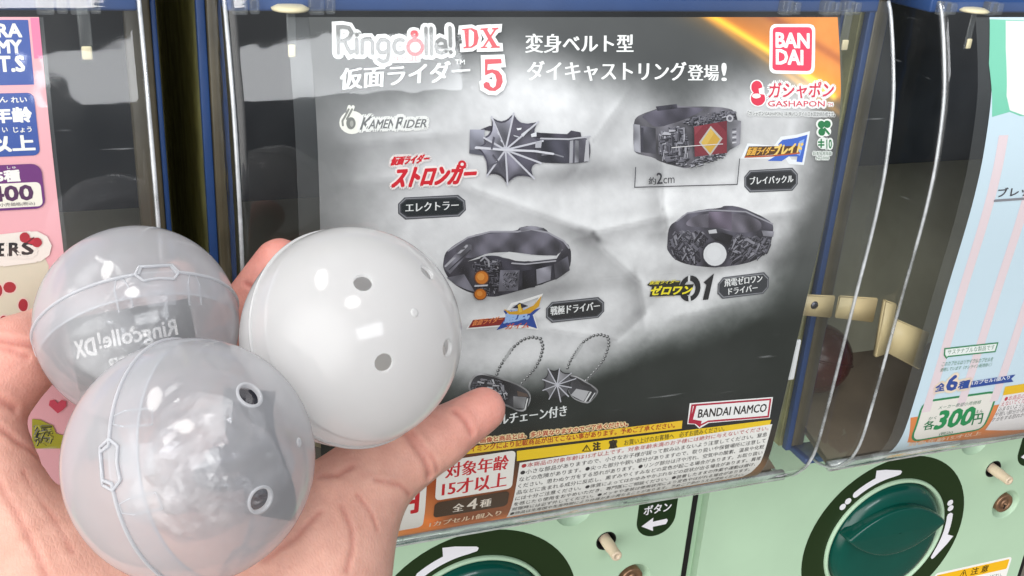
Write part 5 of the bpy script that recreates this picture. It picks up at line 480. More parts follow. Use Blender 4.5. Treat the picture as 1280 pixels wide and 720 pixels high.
['strawberry_print',None,[('P',[(6.83,7.38),(8.65,7.53),(9.64,7.58),(9.95,7.69),(10.05,8.04),(10.0,8.33),(9.88,8.52),(10.03,8.92),(10.03,9.46),(9.82,10.04),(9.93,11.31),(9.58,12.24),(6.19,11.78)],'d9cfba'),('P',[(9.02,8.73),(8.99,8.84),(8.92,8.92),(8.82,8.96),(8.72,8.95),(8.63,8.89),(8.58,8.8),(8.57,8.69),(8.61,8.58),(8.68,8.5),(8.78,8.46),(8.88,8.47),(8.96,8.53),(9.01,8.62)],'e9c8c0'),('P',[(8.99,8.73),(8.96,8.81),(8.9,8.88),(8.82,8.91),(8.73,8.9),(8.66,8.86),(8.62,8.78),(8.61,8.69),(8.64,8.61),(8.7,8.54),(8.78,8.51),(8.86,8.52),(8.93,8.56),(8.98,8.64)],'a81a2c'),('P',[(8.61,8.81),(8.58,8.93),(8.52,9.02),(8.45,9.07),(8.38,9.06),(8.33,9.0),(8.3,8.9),(8.3,8.78),(8.33,8.66),(8.38,8.57),(8.45,8.52),(8.52,8.53),(8.58,8.59),(8.61,8.69)],'e9c8c0'),('P',[(8.57,8.8),(8.55,8.9),(8.5,8.98),(8.45,9.02),(8.4,9.02),(8.36,8.97),(8.33,8.88),(8.34,8.78),(8.36,8.68),(8.4,8.61),(8.45,8.57),(8.51,8.57),(8.55,8.62),(8.57,8.7)],'a81a2c'),('P',[(9.31,9.41),(9.28,9.53),(9.22,9.63),(9.14,9.67),(9.05,9.67),(8.99,9.6),(8.95,9.5),(8.94,9.37),(8.98,9.25),(9.04,9.16),(9.12,9.11),(9.2,9.12),(9.27,9.18),(9.31,9.29)],'e9c8c0'),('P',[(9.27,9.41),(9.24,9.51),(9.2,9.59),(9.13,9.63),(9.07,9.62),(9.02,9.57),(8.98,9.48),(8.98,9.38),(9.01,9.28),(9.06,9.2),(9.12,9.16),(9.19,9.17),(9.24,9.22),(9.27,9.3)],'a81a2c'),('P',[(8.66,9.98),(8.63,10.1),(8.56,10.19),(8.48,10.24),(8.4,10.23),(8.34,10.17),(8.3,10.06),(8.3,9.93),(8.33,9.81),(8.39,9.72),(8.47,9.67),(8.55,9.68),(8.62,9.74),(8.66,9.85)],'e9c8c0'),('P',[(8.62,9.97),(8.59,10.07),(8.54,10.15),(8.48,10.19),(8.42,10.19),(8.36,10.13),(8.34,10.04),(8.33,9.94),(8.36,9.84),(8.41,9.76),(8.47,9.72),(8.54,9.73),(8.59,9.78),(8.62,9.87)],'a81a2c'),('P',[(8.11,9.55),(8.08,9.67),(8.01,9.77),(7.93,9.81),(7.86,9.81),(7.79,9.74),(7.75,9.64),(7.75,9.52),(7.79,9.4),(7.85,9.3),(7.93,9.26),(8.01,9.26),(8.07,9.33),(8.11,9.43)],'e9c8c0'),('P',[(8.07,9.55),(8.04,9.65),(7.99,9.73),(7.93,9.77),(7.87,9.76),(7.82,9.71),(7.79,9.62),(7.79,9.52),(7.82,9.42),(7.87,9.34),(7.93,9.3),(7.99,9.31),(8.04,9.36),(8.07,9.45)],'a81a2c'),('P',[(9.44,10.62),(9.41,10.75),(9.35,10.84),(9.27,10.89),(9.18,10.88),(9.12,10.82),(9.08,10.71),(9.07,10.58),(9.11,10.45),(9.17,10.36),(9.25,10.31),(9.33,10.32),(9.4,10.38),(9.44,10.49)],'e9c8c0'),('P',[(9.41,10.62),(9.38,10.72),(9.33,10.8),(9.26,10.84),(9.2,10.84),(9.14,10.78),(9.11,10.69),(9.11,10.58),(9.14,10.48),(9.19,10.4),(9.25,10.36),(9.32,10.36),(9.37,10.42),(9.4,10.51)],'a81a2c'),('P',[(8.1,10.77),(8.06,10.88),(8.0,10.97),(7.91,11.01),(7.82,11.0),(7.74,10.94),(7.69,10.84),(7.69,10.72),(7.72,10.61),(7.79,10.53),(7.88,10.49),(7.97,10.5),(8.05,10.56),(8.09,10.65)],'e9c8c0'),('P',[(8.06,10.77),(8.03,10.86),(7.98,10.93),(7.9,10.96),(7.83,10.95),(7.77,10.9),(7.73,10.82),(7.73,10.73),(7.76,10.64),(7.81,10.57),(7.88,10.53),(7.96,10.54),(8.02,10.59),(8.06,10.67)],'a81a2c'),('P',[(9.73,13.78),(9.48,13.4),(9.53,13.21),(9.68,13.2),(9.77,13.35),(9.91,13.24),(10.06,13.32),(10.04,13.52),(9.9,13.67)],'d1455c'),('P',[(8.89,13.88),(9.14,13.95),(9.33,14.12),(9.52,14.25),(9.59,14.6),(9.94,14.79),(9.84,15.29),(8.75,15.11)],'a8a028'),('J',[(8.93,13.96),(9.52,14.22),(9.57,14.73),(9.28,15.06),(8.81,14.99)],40,['8a8420','c0b840','6f6a1a'],0.1,0.35,9,[0,1,2])]]],'right': [
['header_print',None,[('P',[(-10.9,0.11),(-3.21,0.33),(-2.99,4.75),(-9.13,4.37),(-9.76,4.17),(-10.74,4.36),(-11.06,2.05)],'7fd0b4'),('P',[(-10.01,0.18),(-2.21,0.34),(-1.53,6.33),(-9.09,4.3),(-9.77,4.1),(-10.04,3.46),(-10.09,1.37)],'f4f2f0')]],
['stripe_print',None,[('P',[(-10.2,5.2),(-9.649999999999999,5.2),(-9.649999999999999,19.8),(-10.2,19.8)],'ecd9df'),('P',[(-7.999999999999999,5.2),(-7.449999999999999,5.2),(-7.449999999999999,19.8),(-7.999999999999999,19.8)],'ecd9df'),('P',[(-5.799999999999999,5.2),(-5.249999999999999,5.2),(-5.249999999999999,19.8),(-5.799999999999999,19.8)],'ecd9df'),('P',[(-3.5999999999999988,5.2),(-3.049999999999999,5.2),(-3.049999999999999,19.8),(-3.5999999999999988,19.8)],'ecd9df'),('P',[(-1.3999999999999986,5.2),(-0.8499999999999985,5.2),(-0.8499999999999985,19.8),(-1.3999999999999986,19.8)],'ecd9df'),('P',[(0.8000000000000007,5.2),(1.3500000000000008,5.2),(1.3500000000000008,19.8),(0.8000000000000007,19.8)],'ecd9df'),('P',[(3.0000000000000018,5.2),(3.5500000000000016,5.2),(3.5500000000000016,19.8),(3.0000000000000018,19.8)],'ecd9df'),('P',[(5.200000000000003,5.2),(5.750000000000003,5.2),(5.750000000000003,19.8),(5.200000000000003,19.8)],'ecd9df'),('P',[(7.400000000000002,5.2),(7.950000000000002,5.2),(7.950000000000002,19.8),(7.400000000000002,19.8)],'ecd9df')]],
['caption_lettering',None,[('T','ブレッド',(-9.56,8.11),(-6.96,8.13),(-9.6,7.66),'3f3b42','b',None),('L',[(-9.65,8.26),(-6.42,8.28)],0.12,'8b8a92',0)]],
['name_plate',None,[('P',[(-9.98,16.06),(-6.63,16.13),(-6.62,16.63),(-9.63,16.54),(-9.69,16.62),(-9.89,16.42)],'f2f6f4'),('L',[(-9.98,16.06),(-6.63,16.13),(-6.62,16.63),(-9.63,16.54),(-9.69,16.62),(-9.89,16.42)],0.08,'3c8a5c',1),('T','サステナブルな製品です',(-9.71,16.43),(-6.73,16.5),(-9.76,16.13),'4c7a62','g',None),('T','このカプセルはリサイクルカプセルを',(-9.87,17.08),(-6.59,17.2),(-9.86,16.82),'5f8f74','g',None),('T','使用しています（オンライン販売除く）',(-9.87,17.4),(-6.58,17.51),(-9.84,17.17),'5f8f74','g',None)]],
['set_lettering',None,[('P',[(-7.86,18.28),(-4.67,18.25),(-4.88,18.48),(-4.65,18.69),(-7.61,18.66)],'2f4f9e'),('T','1カプセル1個入り',(-7.46,18.51),(-5.0,18.49),(-7.49,18.27),'f4f4f6','b',None),('T','全',(-9.78,18.57),(-9.18,18.56),(-9.83,18.11),'2f4f9e','bb',('f6e2cc',0.16)),('T','6',(-9.06,18.62),(-8.4,18.62),(-9.23,17.74),'2f4f9e','bb',('f6e2cc',0.2)),('T','種',(-8.34,18.63),(-7.67,18.63),(-8.36,18.15),'2f4f9e','bb',('f6e2cc',0.16))]],
['price_label',None,[('P',[(-10.81,20.01),(4.76,20.17),(9.39,26.21),(-10.28,21.8)],'e58a50'),('P',[(-10.29,19.65),(-10.25,19.42),(-10.13,19.26),(-9.95,19.16),(-9.7,19.13),(-6.04,19.18),(-5.78,19.22),(-5.61,19.31),(-5.5,19.47),(-5.48,19.7),(-5.47,21.07),(-5.46,21.34),(-5.53,21.55),(-5.67,21.68),(-5.92,21.73),(-9.51,21.77),(-9.78,21.72),(-10.0,21.58),(-10.16,21.37),(-10.24,21.08)],'efe9e2'),('L',[(-10.29,19.65),(-10.25,19.42),(-10.13,19.26),(-9.95,19.16),(-9.7,19.13),(-6.04,19.18),(-5.78,19.22),(-5.61,19.31),(-5.5,19.47),(-5.48,19.7),(-5.47,21.07),(-5.46,21.34),(-5.53,21.55),(-5.67,21.68),(-5.92,21.73),(-9.51,21.77),(-9.78,21.72),(-10.0,21.58),(-10.16,21.37),(-10.24,21.08)],0.13,'2c8a58',1),('T','メーカー希望小売価格',(-9.18,19.77),(-6.41,19.82),(-9.13,19.53),'4c7a62','g',None),('T','各',(-9.69,21.01),(-9.02,21.02),(-9.78,20.4),'2c7a50','b',None),('T','300',(-8.95,21.06),(-6.57,21.12),(-8.93,19.91),'239056','bb',None),('T','円',(-6.42,21.2),(-5.78,21.2),(-6.59,20.47),'2c7a50','b',None),('T','かく',(-9.59,20.35),(-9.08,20.36),(-9.61,20.15),'4c7a62','g',None),('T','えん',(-6.5,20.41),(-6.03,20.41),(-6.53,20.2),'4c7a62','g',None),('T','(税込)',(-8.33,21.69),(-7.44,21.68),(-8.44,21.39),'4c7a62','g',None),('T','対象年齢15才以上',(-10.05,22.22),(-5.19,22.27),(-10.17,21.83),'f3d3b8','b',None)]],
['warning_panel',None,[('P',[(-5.09,18.94),(4.17,18.94),(4.17,19.46),(-5.04,19.49)],'f0c020'),('P',[(-5.04,19.49),(4.17,19.46),(8.47,25.23),(-5.16,21.83)],'efe9ea'),('T','●本商品の対象年齢は15才以上です。対象年齢未満のお子様には絶対に',(-4.83,19.9),(4.369999999999999,19.9),(-4.83,19.58),'c03050','g',None),('T','えないでください。●小さな部品がありますので、小さなお子様が誤って',(-4.93,20.21),(4.27,20.21),(-4.93,19.89),'c03050','g',None),('T','込まないよう注意してください。窒息などの危険があります。●尖った部分',(-5.01,20.53),(4.1899999999999995,20.53),(-5.01,20.21),'453f44','g',None),('T','や鋭い部分がありますので、取り扱いや保管場所に注意してください。',(-5.09,20.86),(4.109999999999999,20.86),(-5.09,20.54),'453f44','g',None),('T','ケガをする恐れがあります。●樹脂の特性上、色移りする場合があります。',(-5.13,21.21),(4.069999999999999,21.21),(-5.13,20.89),'453f44','g',None)]]]}
BGPTS=[(-10.66,0.12,88,93,92),(-7.03,0.12,80,85,84),(-1.49,0.13,66,68,68),(1.84,0.13,75,70,62),(3.57,0.16,140,92,45),(5.36,0.17,185,120,58),(7.58,0.17,225,140,62),(10.86,0.17,240,150,66),(-10.52,1.08,95,100,102),(-7.11,1.11,108,112,112),(-3.48,1.15,96,98,97),(-1.57,1.16,70,72,72),(1.08,1.19,70,71,70),(3.49,1.21,72,70,66),(5.28,1.23,120,95,60),(10.77,1.28,225,140,66),(-10.6,2.16,100,105,110),(-8.35,2.21,120,125,128),(-6.02,2.4,150,154,157),(-3.57,2.45,150,152,155),(-1.0,2.5,100,102,104),(1.68,2.56,96,97,98),(3.77,2.6,92,92,92),(5.94,2.65,105,98,86),(10.72,2.59,215,135,70),(-10.7,3.52,78,86,90),(-9.31,3.99,120,126,130),(-7.26,3.35,165,168,172),(-4.84,3.14,195,197,200),(-2.34,3.5,196,196,198),(0.3,3.58,180,180,182),(2.7,2.89,120,122,124),(5.21,3.73,140,142,144),(6.73,4.41,115,116,116),(10.56,3.89,150,110,80),(10.83,4.89,90,82,76),(-10.76,4.91,100,105,105),(-9.34,4.97,140,144,146),(-7.88,4.47,185,187,188),(-6.09,5.12,208,209,210),(-3.56,6.46,214,214,216),(-0.36,4.47,206,205,208),(0.42,6.37,212,212,214),(3.98,6.57,220,220,222),(6.04,5.03,175,176,178),(9.04,4.49,95,96,97),(9.69,6.53,110,112,114),(10.91,6.6,72,76,78),(-10.81,6.62,104,108,108),(-9.66,6.7,150,152,150),(-4.8,7.32,214,215,216),(-1.55,7.22,220,220,222),(2.0,8.12,216,216,219),(3.69,7.22,236,236,238),(7.1,7.43,200,200,203),(9.55,7.93,140,143,146),(10.93,9.51,85,90,93),(-4.76,8.29,198,199,202),(-0.75,8.6,205,206,209),(1.78,9.15,214,214,217),(2.99,9.97,232,232,235),(9.55,9.78,205,206,208),(10.67,10.65,120,124,127),(-4.6,10.69,198,200,202),(-1.95,10.24,205,205,208),(0.94,10.88,228,228,230),(2.6,12.18,220,220,222),(6.15,10.63,225,225,227),(8.67,11.25,190,191,194),(10.88,12.66,85,90,92),(-4.46,12.51,185,187,190),(-2.35,13.13,185,187,188),(0.46,12.7,190,192,194),(2.33,12.92,180,182,184),(5.0,12.83,190,192,194),(7.36,12.69,165,168,170),(9.99,13.38,80,84,86),(10.97,14.32,62,67,70),(-4.73,13.58,120,124,126),(-2.96,14.19,110,114,115),(-0.84,14.08,160,163,164),(1.76,14.21,150,153,154),(3.68,14.25,130,133,135),(6.1,14.55,120,124,126),(9.49,14.97,70,74,76),(10.91,15.57,52,57,60),(-4.98,15.06,60,66,64),(-2.14,15.46,52,57,55),(0.84,15.88,62,67,64),(3.93,15.9,70,74,76),(7.25,16.36,72,76,78),(10.77,16.85,44,48,50),(-5.6,16.12,36,42,40),(-0.54,16.9,36,41,38),(3.38,17.5,34,38,37),(7.6,18.15,32,35,36),(10.63,18.16,32,36,38),(-5.86,17.67,60,38,22),(-2.68,17.59,34,33,28),(3.45,17.94,28,28,28),(-5.42,19.41,170,75,28),(-7.52,19.02,190,95,40),(-6.74,20.89,205,120,66),(-3.77,21.6,150,85,50),(-8.09,21.59,200,130,80),(-1.78,24.9,190,135,90),(3.23,25.18,196,150,104),(9.94,24.99,190,150,110),(10.1,21.42,150,110,76),(10.63,20.48,46,40,36),(-10.84,8.76,110,114,112),(-9.67,8.86,160,162,160),(-10.23,12.88,120,122,120),(-10.22,16.94,60,55,48),(-10.85,20.03,190,110,60)]
JOINTS=[((-5.16,6.25),(-0.74,8.03),0.05,0.1),((-0.59,8.11),(-0.05,8.35),0.1,0.15),((-0.02,8.35),(2.91,7.91),0.06,0.12),((2.66,5.53),(2.97,7.58),0.05,0.06),((2.97,7.58),(3.26,8.35),0.08,0.08),((3.2,8.45),(9.98,8.03),0.05,0.09),((-0.02,8.35),(0.23,8.68),0.09,0.0),((0.53,9.12),(2.37,10.72),0.045,0.07),((2.37,10.72),(2.84,12.28),0.06,0.12),((2.84,12.28),(1.65,13.42),0.06,0.08),((-0.28,4.65),(1.33,2.7),0.06,0.08),((-0.28,4.65),(-1.04,5.79),0.04,0.05),((-10.04,4.43),(-6.45,4.12),0.04,0.1),((-9.93,5.74),(-7.9,5.68),0.03,0.07),((-4.85,11.81),(-2.2,11.88),0.04,0.07),((-1.35,12.57),(1.65,13.42),0.04,0.06),((4.57,12.59),(8.87,12.14),0.04,0.07)]
SOFT=[(-1.96,5.99,2.6,0.5,0.2),(-0.47,5.75,1.2,0.5,0.14),(3.92,5.97,2.4,0.45,0.2),(1.74,5.48,1.0,0.5,0.1),(-2.58,10.75,3.0,0.45,0.2),(-0.5,10.2,1.2,0.8,0.14),(6.28,10.34,2.8,0.45,0.2),(8.52,9.7,0.9,0.9,0.14),(-2.82,15.95,2.0,0.5,0.08)]
BEAM=[(2.75,-1.31),(9.16,2.3),(10.6,3.24)]
# ================================================================== CAPSULE MACHINES
PITCH = 29.85
XC = 0.0
def panel_pos(y0):
    return lambda u, v, h: np.stack([u, y0 - h, -v], -1)
def circ(cx, cy, r, n=28, a0=0, a1=360):
    return [(cx + r * math.cos(math.radians(a)), cy - r * math.sin(math.radians(a))) for a in np.linspace(a0, a1, n, endpoint=(a1 - a0) < 360)]
def rrect2(u0, v0, u1, v1, r):
    o = []
    for cx, cy, a0 in ((u1 - r, v0 + r, -90), (u1 - r, v1 - r, 0), (u0 + r, v1 - r, 90), (u0 + r, v0 + r, 180)):
        o += [(cx + r * math.cos(math.radians(a0 + k * 18)), cy + r * math.sin(math.radians(a0 + k * 18))) for k in range(6)]
    return o
def ring_ink(ink, cx, cy, r0, r1, col, n=72):
    a = np.linspace(0, 2 * math.pi, n, endpoint=False)
    pts = [(cx + r0 * math.cos(t), cy + r0 * math.sin(t)) for t in a] + [(cx + r1 * math.cos(t), cy + r1 * math.sin(t)) for t in a]
    ink.raw(pts, [(k, (k + 1) % n, n + (k + 1) % n, n + k) for k in range(n)], lin(col))
HW = 13.66; CR = .45
def cover_section(y, z, nx=14):
    """one row of the cover from its left flange over the front to its right flange"""
    yb = max(4.0, y); pts = []
    for yy in np.linspace(yb, min(y + CR, yb), 6): pts.append((-HW, yy, z))
    for k in range(1, 6):
        a = math.pi / 2 * k / 6; pts.append((-HW + CR * (1 - math.cos(a)), min(y + CR - CR * math.sin(a), yb), z))
    for x in np.linspace(-HW + CR, HW - CR, nx): pts.append((x, y, z))
    L_ = len(pts)
    return pts + [(-p[0], p[1], p[2]) for p in pts[:11][::-1]]
def make_machine(label):
    t = thing('capsule_machine', label, 'capsule machine', (0, 16, -62), 'capsule toy machines standing in a row')
    # dark cabinet shell, open towards the window
    b = MB()
    b.box((-14.2, 4.7, -24.2), (-13.72, 34, 14)); b.box((13.72, 4.7, -24.2), (14.2, 34, 14)); b.box((-13.7, 33.4, -24), (13.7, 34, 14))
    b.obj('cabinet', M_BODY, t, smooth=False)
    MB().box((-14.2, 1.15, 1.72), (14.2, 33.3, 14), .3).obj('upper_cabinet', M_UPPER, t)
    b = MB()
    for s_ in (-1, 1):
        xs = sorted((s_ * (14.05 if s_ > 0 else 13.9), s_ * 14.24)); b.box((xs[0], 4.0, -24.1), (xs[1], 4.4, 1.6), .05)
    b.box((-13.55, .95, .04), (13.55, 3.8, 1.66), .1)
    b.box((-13.6, 3.0, -24.5), (13.6, 4.6, -24.12), .1)
    fr = b.obj('window_frame', M_BLUE, t)
    for s_ in (-1, 1):
        xs = sorted((s_ * 13.1, s_ * (14.04 if s_ > 0 else 13.89))); MB().box((xs[0], 4.02, -23.9), (xs[1], 4.5, 1.5), .1).obj('inner_trim', M_SIDEP, t)
    b = MB()
    b.box((-13.7, 17.0, -23.9), (13.7, 17.3, 1.6)); b.box((-13.71, 4.7, -23.9), (-13.4, 17, 1.5)); b.box((13.4, 4.7, -23.9), (13.71, 17, 1.5))
    b.obj('hopper', M_HOP, t, smooth=False)
    b = MB(); b.add([(-13.3, 1.7, -23.35), (13.3, 1.7, -23.35), (13.3, 16.9, -18.8), (-13.3, 16.9, -18.8)], [(0, 1, 2, 3)]); b.add([(-13.3, 1.7, -23.7), (13.3, 1.7, -23.7), (13.3, 16.9, -19.3), (-13.3, 16.9, -19.3)], [(3, 2, 1, 0)])
    b.obj('capsule_tray', M_TRAY, t, smooth=False)
    b = MB(); q = [(8.2, -22.2), (9.5, -19.6), (11.2, -16.8), (13.0, -14.6), (14.8, -13.2), (16.9, -12.4)]
    b.add([(x, y, z) for y, z in q for x in (-13.3, 13.3)] + [(x, y + .3, z) for y, z in q for x in (-13.3, 13.3)], [(2 * i, 2 * i + 1, 2 * i + 3, 2 * i + 2) for i in range(5)] + [(12 + 2 * i, 14 + 2 * i, 15 + 2 * i, 13 + 2 * i) for i in range(5)]); b.obj('hopper_liner', M_LINER, t)
    # clear cover
    prof = [p for p in Q0 if p[1] <= .62][::2]
    prof = list(prof) + [np.array(p) for p in ((1.9, -23.74), (2.6, -23.80), (3.95, -23.82))]
    rows = [cover_section(p[0], p[1]) for p in prof]; n = len(rows[0])
    vs = [v for r in rows for v in r]; fs = []
    for i in range(len(rows) - 1):
        for k in range(n - 1): fs.append((i * n + k, (i + 1) * n + k, (i + 1) * n + k + 1, i * n + k + 1))
    cv = obj('window_cover', vs, fs, M_COVER, t)
    for s_ in (-1, 1):
        b = MB(); q = [p for p in prof if p[0] < 3.9]
        b.tube([(s_ * (HW - .08), p[0] + .12, p[1]) for p in q], .075, 8); b.obj('cover_edge', M_EDGE, cv)
    MB().tube([(x, 1.30, -23.50) for x in np.linspace(-13.5, 13.5, 20)], .28, 8).obj('cover_rim', M_EDGE, cv)
    # clear lugs moulded behind the top of the cover
    for x in (-12.9, -10.3, 8.9, 10.9, 11.9):
        MB().box((x - .42, .55, -.02), (x + .1, .95, .58), .06).obj('cover_lug', M_SLEEVE, t); MB().box((x + .18, .6, .0), (x + .5, .95, .5), .06).obj('cover_lug', M_SLEEVE, t)
    # hanging clips that hold the card
    for x, w in ((-11.35, .16), (11.85, .2)):
        b = MB(); b.box((x - w, .62, -1.5), (x + w, .72, .25), .05); cl = b.obj('card_hook', M_SLEEVE, t)
        MB().box((x - w * .8, .52, -1.46), (x + w * .8, .63, -1.02), .05).obj('hook_tip', M_CLIPTIP, cl)
    MB().lathe([(0, 0), (.62, .02), (.66, .1), (.45, .2), (0, .22)], (-11.35, .75, .10), (0, 0, 1), 24).obj('hook_stud', M_CLIPTIP, t)
    MB().box((10.98, -.72, -16.6), (11.5, -.55, -14.5), .08, 3).obj('card_clip', M_WHITEP, t)
    # latches between neighbouring covers
    def plate(q, th):
        vs = [(x, y, z) for x, y, z in q] + [(x, y + th, z) for x, y, z in q]
        bm = bmesh.new(); bv = [bm.verts.new(v) for v in vs]
        for f_ in ((0, 1, 2, 3), (7, 6, 5, 4), (0, 4, 5, 1), (1, 5, 6, 2), (2, 6, 7, 3), (3, 7, 4, 0)): bm.faces.new([bv[i] for i in f_])
        bmesh.ops.bevel(bm, geom=bm.edges[:], offset=.06, segments=2, affect='EDGES'); return MB().bm(bm)
    la = plate([(11.6, 0, -12.55), (13.55, 0, -12.8), (13.55, 0, -13.95), (11.6, 0, -13.6)], .15).obj('side_latch', M_BEIGE, t)
    MB().lathe([(0, .09), (.16, .07), (.2, 0)], (12.4, -.0, -13.15), (0, -1, 0), 20).obj('latch_screw', M_METAL, la)
    la = plate([(-16.05, .05, -12.85), (-13.72, .05, -13.2), (-13.72, .05, -14.5), (-16.05, .05, -14.0)], .15).obj('side_latch', M_BEIGE, t)
    plate([(-13.55, -.25, -13.2), (-12.75, -.2, -13.5), (-12.65, -.2, -16.2), (-13.4, -.25, -16.3)], .3).obj('latch_hook', M_BEIGE, la)
    plate([(-12.7, .05, -14.3), (-10.0, .1, -15.5), (-10.05, .1, -17.6), (-12.6, .05, -16.2)], .15).obj('latch_plate', M_BEIGE, la)
    # mint front panel with its turning dial
    bm = bmesh.new(); bmesh.ops.create_cube(bm, size=1)
    for v in bm.verts: v.co = Vector((-.75 + v.co.x * 29.46, 20 + v.co.y * 20.8, -43.5 + v.co.z * 37.6))
    ed = [e for e in bm.edges if all(v.co.y < 10 for v in e.verts) and abs(e.verts[0].co.x - e.verts[1].co.x) < .01 and e.verts[0].co.x < 0]
    bmesh.ops.bevel(bm, geom=ed, offset=.7, segments=6, affect='EDGES')
    ed = [e for e in bm.edges if all(v.co.y < 10 and v.co.x > 13.9 for v in e.verts)]
    bmesh.ops.bevel(bm, geom=ed, offset=.12, segments=2, affect='EDGES')
    pn = MB().bm(bm).obj('front_panel', M_MINT, t, smooth=False)
    # real recesses cut into the panel: dial well, pin hole, lock dish, finger notch
    cm = MB()
    for cx, cz, r, dpt in ((0, -36.9, 4.6, 1.4), (8.25, -32.7, .62, 1.2), (10.45, -36.1, 1.22, .75), (5.9, -29.95, 1.2, .14)):
        cm.lathe([(r, dpt), (r, -dpt)], (cx, 9.6, cz), (0, 1, 0), 64, True, True)
    bm = bmesh.new(); vs = [bm.verts.new(v) for v in cm.v]
    for f_ in cm.f: bm.faces.new([vs[i] for i in f_])
    bmesh.ops.recalc_face_normals(bm, faces=bm.faces[:]); cu = MB().bm(bm).obj('cutter', M_MINT, t)
    md = pn.modifiers.new('cut', 'BOOLEAN'); md.operation = 'DIFFERENCE'; md.object = cu; md.solver = 'EXACT'
    bpy.context.view_layer.update(); dg = bpy.context.evaluated_depsgraph_get(); me = bpy.data.meshes.new_from_object(pn.evaluated_get(dg)); pn.modifiers.clear(); pn.data = me
    bpy.data.objects.remove(cu)
    y0 = 9.6
    ink = Ink(.01); ring_ink(ink, 0, 37, 4.88, 6.66, '23341a')
    dial = ink.build('dial_plate', M_PRINT, t, panel_pos(y0), cut=0)
    for k in range(3):
        ink = Ink(.02)
        ro = -k * 118.5
        P = lambda r, a: (r * math.cos(math.radians(a + ro)), 37 - r * math.sin(math.radians(a + ro)))
        sh = [P(5.72, a) for a in np.linspace(128.5, 111, 8)] + [P(6.32, 109.5)] + [P(6.05, 103), P(5.62, 90.5), P(5.5, 89.2), P(5.3, 90)] + [P(5.22, a) for a in np.linspace(96, 128.5, 10)] + [P(5.3, 130.3), P(5.48, 130.8), P(5.64, 130)]
        ink.poly(sh, 'eceaf0')
        for a in (135.2, 140.6): ink.poly([(P(5.5, a)[0] + .25 * math.cos(q), P(5.5, a)[1] + .25 * math.sin(q)) for q in np.linspace(0, 2 * math.pi, 14, endpoint=False)], 'eceaf0')
        ink.build('turn_arrow', M_PRINT, t, panel_pos(y0), cut=0)
    MB().lathe([(4.9, 0), (4.88, .16), (4.78, .22), (4.66, .18), (4.60, 0), (4.58, -.2)], (0, y0, -37), n=96).obj('dial_ring', M_MINT, t)
    kb = MB().lathe([(4.45, -1.3), (4.42, -.1), (4.32, .14), (4.12, .42), (3.8, .62), (3.3, .72), (2.2, .78), (0.01, .8)], (0, y0, -36.9), n=96).obj('knob', M_KNOB, t)
    vs = []; fs = []; N = 64
    lev = [(1.0, .2), (1.0, 1.05), (.985, 1.2), (.955, 1.29), (.91, 1.32), (.6, 1.38), (.02, 1.42)]
    for s_, h in lev:
        for k in range(N):
            a = 2 * math.pi * k / N; x = 4.0 * math.cos(a); q = 1.9 * (1 - (abs(x) / 4.08) ** 2.0) * (1 if math.sin(a) > 0 else -1)
            if abs(math.sin(a)) < 1e-6: q = 0
            vs.append((x * s_ - .2, y0 - h, -35.45 + q * s_))
    for i in range(len(lev) - 1):
        for k in range(N): fs.append((i * N + k, i * N + (k + 1) % N, (i + 1) * N + (k + 1) % N, (i + 1) * N + k))
    obj('grip', vs, fs, M_KNOB, kb)
    MB().box((14.0, y0 + .12, -61), (14.36, y0 + .5, -24.8)).obj('gap_shade_strip', M_BLACK, t, smooth=False)  # black strip added to stand for the shade between neighbouring panels
    # release pin, lock, badge, notch, sticker
    MB().lathe([(.66, .02), (.6, .03), (.56, -.05), (.55, -.9), (0, -.9)], (8.25, y0, -32.7), n=32).obj('pin_hole', M_BLACK, t)
    pin = MB().lathe([(.36, -.9), (.36, .75), (.33, .78), (.33, 1.5), (.30, 1.56), (.15, 1.57), (.14, 1.53), (0, 1.53)], (8.25, y0 - .0, -32.7), n=32).obj('release_pin', M_IVORY, t)
    lk = MB().lathe([(1.26, .01), (1.2, .02), (1.13, -.06), (1.02, -.40), (.8, -.60), (0, -.62)], (10.45, y0, -36.1), n=48).obj('lock', M_MINT, t)
    MB().lathe([(.74, -.6), (.74, -.12), (.68, -.06), (.45, -.05), (.43, -.12), (.3, -.12), (.28, -.04), (.12, -.04), (.1, -.14), (0, -.14)], (10.45, y0, -36.1), n=40).obj('lock_cylinder', M_BRASS, lk)
    MB().box((10.40, y0 + .02, -36.5), (10.5, y0 + .06, -36.15)).obj('keyhole', M_BLACK, lk, smooth=False)
    ink = Ink(.01); bp = [(10.2, 29.6)] + [(12.85, 29.6)] + [(11.52 + 1.33 * math.cos(math.radians(a)), 31.7 + 1.3 * math.sin(math.radians(a))) for a in np.linspace(0, 180, 18)]
    ink.poly(bp, '1e3219'); ink.text('返却', (10.75, 30.45), (12.3, 30.45), (10.75, 29.8), 'eceaf0', 'b'); ink.text('ボタン', (10.6, 31.3), (12.45, 31.3), (10.6, 30.65), 'eceaf0', 'b')
    ink.poly([(10.55, 32.1), (11.3, 31.6), (11.3, 31.9), (12.25, 31.85), (12.35, 32.0), (12.25, 32.25), (11.35, 32.28), (11.4, 32.6)], 'eceaf0')
    ink.build('button_badge', M_PRINT, t, panel_pos(y0), cut=0)
    ink = Ink(.01); ink.poly(rrect2(5.5, 41.15, 12.7, 47, .3), 'f0eee8'); ink.poly(rrect2(5.7, 41.35, 12.5, 42.25, .1), 'f0b820'); ink.text('⚠ 注 意', (7.9, 42.15), (10.6, 42.15), (7.9, 41.45), '3a2c10', 'b')
